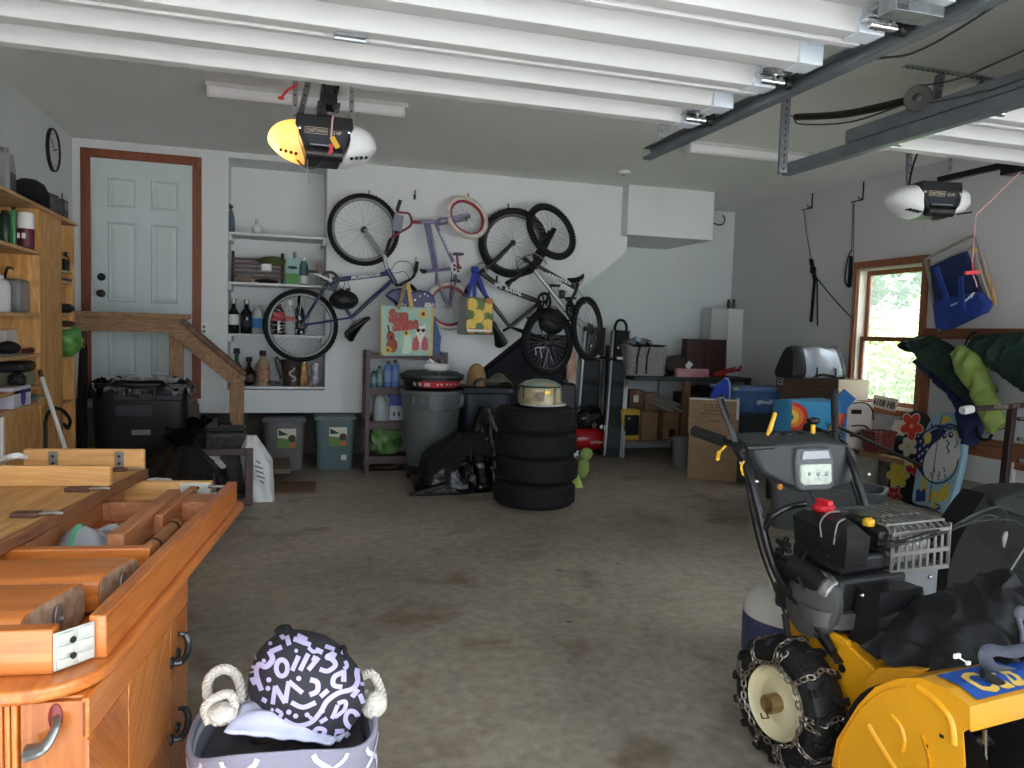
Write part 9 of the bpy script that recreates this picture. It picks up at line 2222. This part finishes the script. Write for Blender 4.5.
for pts in([SX(744,452,.36),SX(750,505,.30),SX(762,555,.2),SX(784,612,.05),SX(788,640,.02)],[SX(847,470,.36),SX(856,496,.3),SX(860,515,.25)],[SX(810,491,.34),SX(822,508,.3),SX(850,512,.2),SX(866,535,.0),SX(892,542,-.1),SX(925,534,-.1),SX(950,527,-.05)],[SX(858,510,.24),SX(872,545,-.02),SX(905,543,-.12),SX(945,532,-.08),SX(985,516,.0),SX(1000,519,.05)]):m.tube(spline(pts,8),.005,6)
cb_=S_('control_cable',m,BLACKP)
m=MB();m.cyl(SX(785,614,.045),SX(788,636,.025),.011,10);S_('cable_boot',m,BLACKR,cb_)
pc_=SM@V3((.54,.47,0))
t=thing('propane_tank','white propane tank with a blue printed sleeve standing behind the chained wheel','propane tank',(pc_.x,pc_.y,0))
r=.20;WT=mat('tank_white',(206,204,196),.4,var=.04,vscale=5)
MB().lathe([(r*.7,0),(r*.72,.03),(r*.9,.04),(r,.08),(r,.26),(r*.95,.30),(r*.8,.335),(r*.5,.355),(0,.362)],(pc_.x,pc_.y,.002),UZ,44).build('tank_body',WT,t)
MB().lathe([(r*1.004,.09),(r*1.006,.092),(r*1.006,.248),(r*1.004,.25)],(pc_.x,pc_.y,.002),UZ,44).build('printed_sleeve',mat('sleeve_blue',(40,48,84),.5,c2=(78,84,118),vscale=9),t)
m=MB()
for k in range(7):
 a=-2.6+.24*k;d=V3((math.cos(a),math.sin(a),0));q=pc_+d*r*1.008+UZ*(.19+.025*math.sin(k*2.1));s=V3((-d.y,d.x,0));m.disc(q,s,UZ,.022,12,.028 if k%2 else .016)
m.build('sleeve_print',mat('sleeve_teal',(130,176,190),.6),t,smooth=False)
m=MB();m.grid(lambda u,v:(pc_.x+math.cos(PI*.62+u*1.78*PI)*.105,pc_.y+math.sin(PI*.62+u*1.78*PI)*.105,.33+.115*v*(1 if .12<u<.88 else .55)),40,4);m.build('collar',WT,t,solid=.004)
m=MB();m.cyl((pc_.x,pc_.y,.35),(pc_.x,pc_.y,.42),.02,12);m.cyl((pc_.x-.05,pc_.y-.02,.40),(pc_.x+.03,pc_.y,.40),.016,12);m.build('valve',mat('valve_brass',(140,120,80),.4,metal=.6),t)
MB().lathe([(.02,0),(.026,.006),(.026,.02),(0,.022)],(pc_.x-.115,pc_.y-.06,.385),(-.9,-.4,.2),12).build('valve_plug',mat('plug_green',(70,76,64),.5),t)
t=thing('jacket','black waterproof jacket with grey straps and white zips thrown over the snow blower housing','jacket',M=SM@Matrix.Translation((.45,-.4,.45)))
JK=mat('jacket_black',(17,18,22),.62,bump=.25,bscale=34,var=.15,vscale=10)
def jf(u,v):
 x=.13+.55*u;y=-.205-.34*v
 base=.50+.0*v
 bulk=.125*math.sin(min(1,u*1.1)*PI*.5)**1.6*math.sin(PI*(.16+.76*v))
 x+=.05*noise.noise(V3((u*2,v*3,5)));
 f=.034*(1-2*abs(noise.noise(V3((u*4.6+v*3,v*1.8-u*1.8,2)))))+.009*noise.noise(V3((u*9+v*6,v*4,7)))
 drop=-.075*max(0,1-u*5)-.02*max(0,(v-.8)*5)-.06*max(0,(u-.85)*6)
 y+=.03*noise.noise(V3((u*4,v*4,9)))
 return(x,y,max(base-.0+bulk+f*(.5+.8*u)+drop,base-.095 if u<.1 else base-.012))
m=MB();m.grid(jf,70,44);jb=S_('jacket_body',m,JK,t)
JG=mat('jacket_grey',(110,112,124),.7,bump=.3,bscale=80)
def jp(px,py,y):return SX(px,py,y)
m=MB();m.tube(spline([jp(1001,601,-.38),jp(1010,607,-.42),jp(1019,612,-.46),jp(1026,622,-.48)],6),.02,8,flat=.4);m.tube(spline([jp(1018,616,-.5),jp(1022,632,-.5),jp(1021,648,-.5)],6),.013,8,flat=.5);S_('grey_trim',m,JG,jb)
m=MB();m.tube(spline([jp(1030,648,-.52),jp(1010,652,-.54),jp(992,650,-.55),jp(985,656,-.56),jp(992,668,-.56),jp(1010,672,-.56),jp(1034,684,-.56)],8),.017,8,flat=.3);S_('webbing_strap',m,mat('webbing_grey',(74,78,92),.7,bump=.4,bscale=120),jb)
m=MB();m.tube(spline([jp(982,673,-.59),jp(996,681,-.60),jp(1012,690,-.61),jp(1034,696,-.61)],6),.014,8,flat=.6);S_('dark_strap',m,BLACKF,jb)
m=MB();m.box(jp(957,656,-.545),(.022,.008,.012));m.box(jp(968,663,-.555),(.014,.008,.010));m.bar(jp(958,657,-.55),jp(968,663,-.56),.004,.004);S_('white_zip',m,WHITEP,jb,bev=.003)
cY=3.05
def CQ(px,py,y=cY):return P(px,py,Y=y)
bl_=CQ(951,606);t=thing('ribbed_bag','black ribbed grass-catcher bag leaning at the right edge behind the snow blower','catcher bag',(CQ(1000,606).x,cY+.1,0))
SEAT=mat('ribbed_black',(19,20,21),.8,bump=.15,bscale=160)
L_=[(951,612),(950,590),(955,570),(966,548),(982,524),(994,508),(1004,498)];R_q=[(1100,612),(1095,590),(1090,570),(1085,548),(1080,524),(1076,508),(1070,498)]
lc,rc=spline([CQ(*q)for q in L_],6),spline([CQ(*q)for q in R_q],6);nl=len(lc)
def sf(u,v):
 i=v*(nl-1);k=min(int(i),nl-2);a=lc[k].lerp(lc[k+1],i-k);b=rc[k].lerp(rc[k+1],i-k);p=a.lerp(b,u)
 rib=.006*abs(math.sin(v*PI*6.5));e=math.sin(min(1,u*3)*PI/2);return V3((p.x,cY-.05*e+.30*(1-e)*0+.22*v*.5-rib*e,max(.003,p.z)))
m=MB();m.grid(sf,20,60);m.grid(lambda u,v:V3(sf(u,v))+V3((.0,.22-.08*v,0)),20,30);m.grid(lambda u,v:V3(sf(0,v))+V3((0,u*(.22-.08*v),0)),6,60);m.grid(lambda u,v:V3(sf(u,1))+V3((0,v*.14,0)),20,3)
m.build('ribbed_shell',SEAT,t)
m=MB();hp=[CQ(996,507,cY+.02),CQ(995,500,cY+.04),CQ(1004,494,cY+.06),CQ(1020,490,cY+.08),CQ(1050,489,cY+.08),CQ(1080,494,cY+.08),CQ(1080,516,cY+.03),CQ(1030,520,cY+.0)]
A=[m.bm.verts.new(p)for p in hp];B=[m.bm.verts.new(p+V3((0,.2,.0)))for p in hp];m.bm.faces.new(A);m.bm.faces.new(B[::-1])
for k in range(len(hp)):m.bm.faces.new((A[k],B[k],B[(k+1)%len(hp)],A[(k+1)%len(hp)]))
m.build('top_shell',mat('shell_grey',(36,38,38),.6),t,bev=.03,seg=3)
m=MB();m.tube(spline([CQ(993,600,cY-.08),CQ(1006,578,cY-.07),CQ(1026,546,cY-.06)],5),.005,6);m.build('pale_piping',mat('piping_grey',(150,150,148),.6),t)
m=MB();m.prism([(-.012,0),(.0,.03),(.02,.032),(.018,.0),(.004,-.05),(-.004,-.05)],CQ(1005,538,cY-.075),UX,UZ,(0,.012,0));m.build('latch',mat('latch_pale',(150,150,146),.4),t,bev=.003)
m=MB();m.tube(spline([CQ(952,528,cY-.1),CQ(975,515,cY-.09),CQ(997,507,cY-.06),CQ(1006,514,cY-.05),CQ(1004,522,cY-.06)],6),.007,6);m.tube(spline([CQ(960,526,cY-.12),CQ(985,520,cY-.12),CQ(1010,520,cY-.12),CQ(1030,530,cY-.1)],6),.006,6);m.build('release_cable',mat('cable_sheen',(60,62,62),.25),t)
tag(MB().cyl(P(935,577,Y=3.35),P(962,594,Y=3.3),.008,8).build('dark_stick',BLACKP),'thin dark rod between the snow blower engine and the ribbed black bag','rod')
SC.view_settings.view_transform='Standard';SC.view_settings.look='None'
SC.view_settings.gamma=1;SC.view_settings.use_curve_mapping=False
SC.view_settings.exposure=1.42
SC.cycles.use_denoising=True
SC.cycles.max_bounces=10;SC.cycles.diffuse_bounces=6;SC.cycles.glossy_bounces=4;SC.cycles.transmission_bounces=8
SC.cycles.caustics_reflective=False;SC.cycles.caustics_refractive=False
SC.cycles.sample_clamp_indirect=6
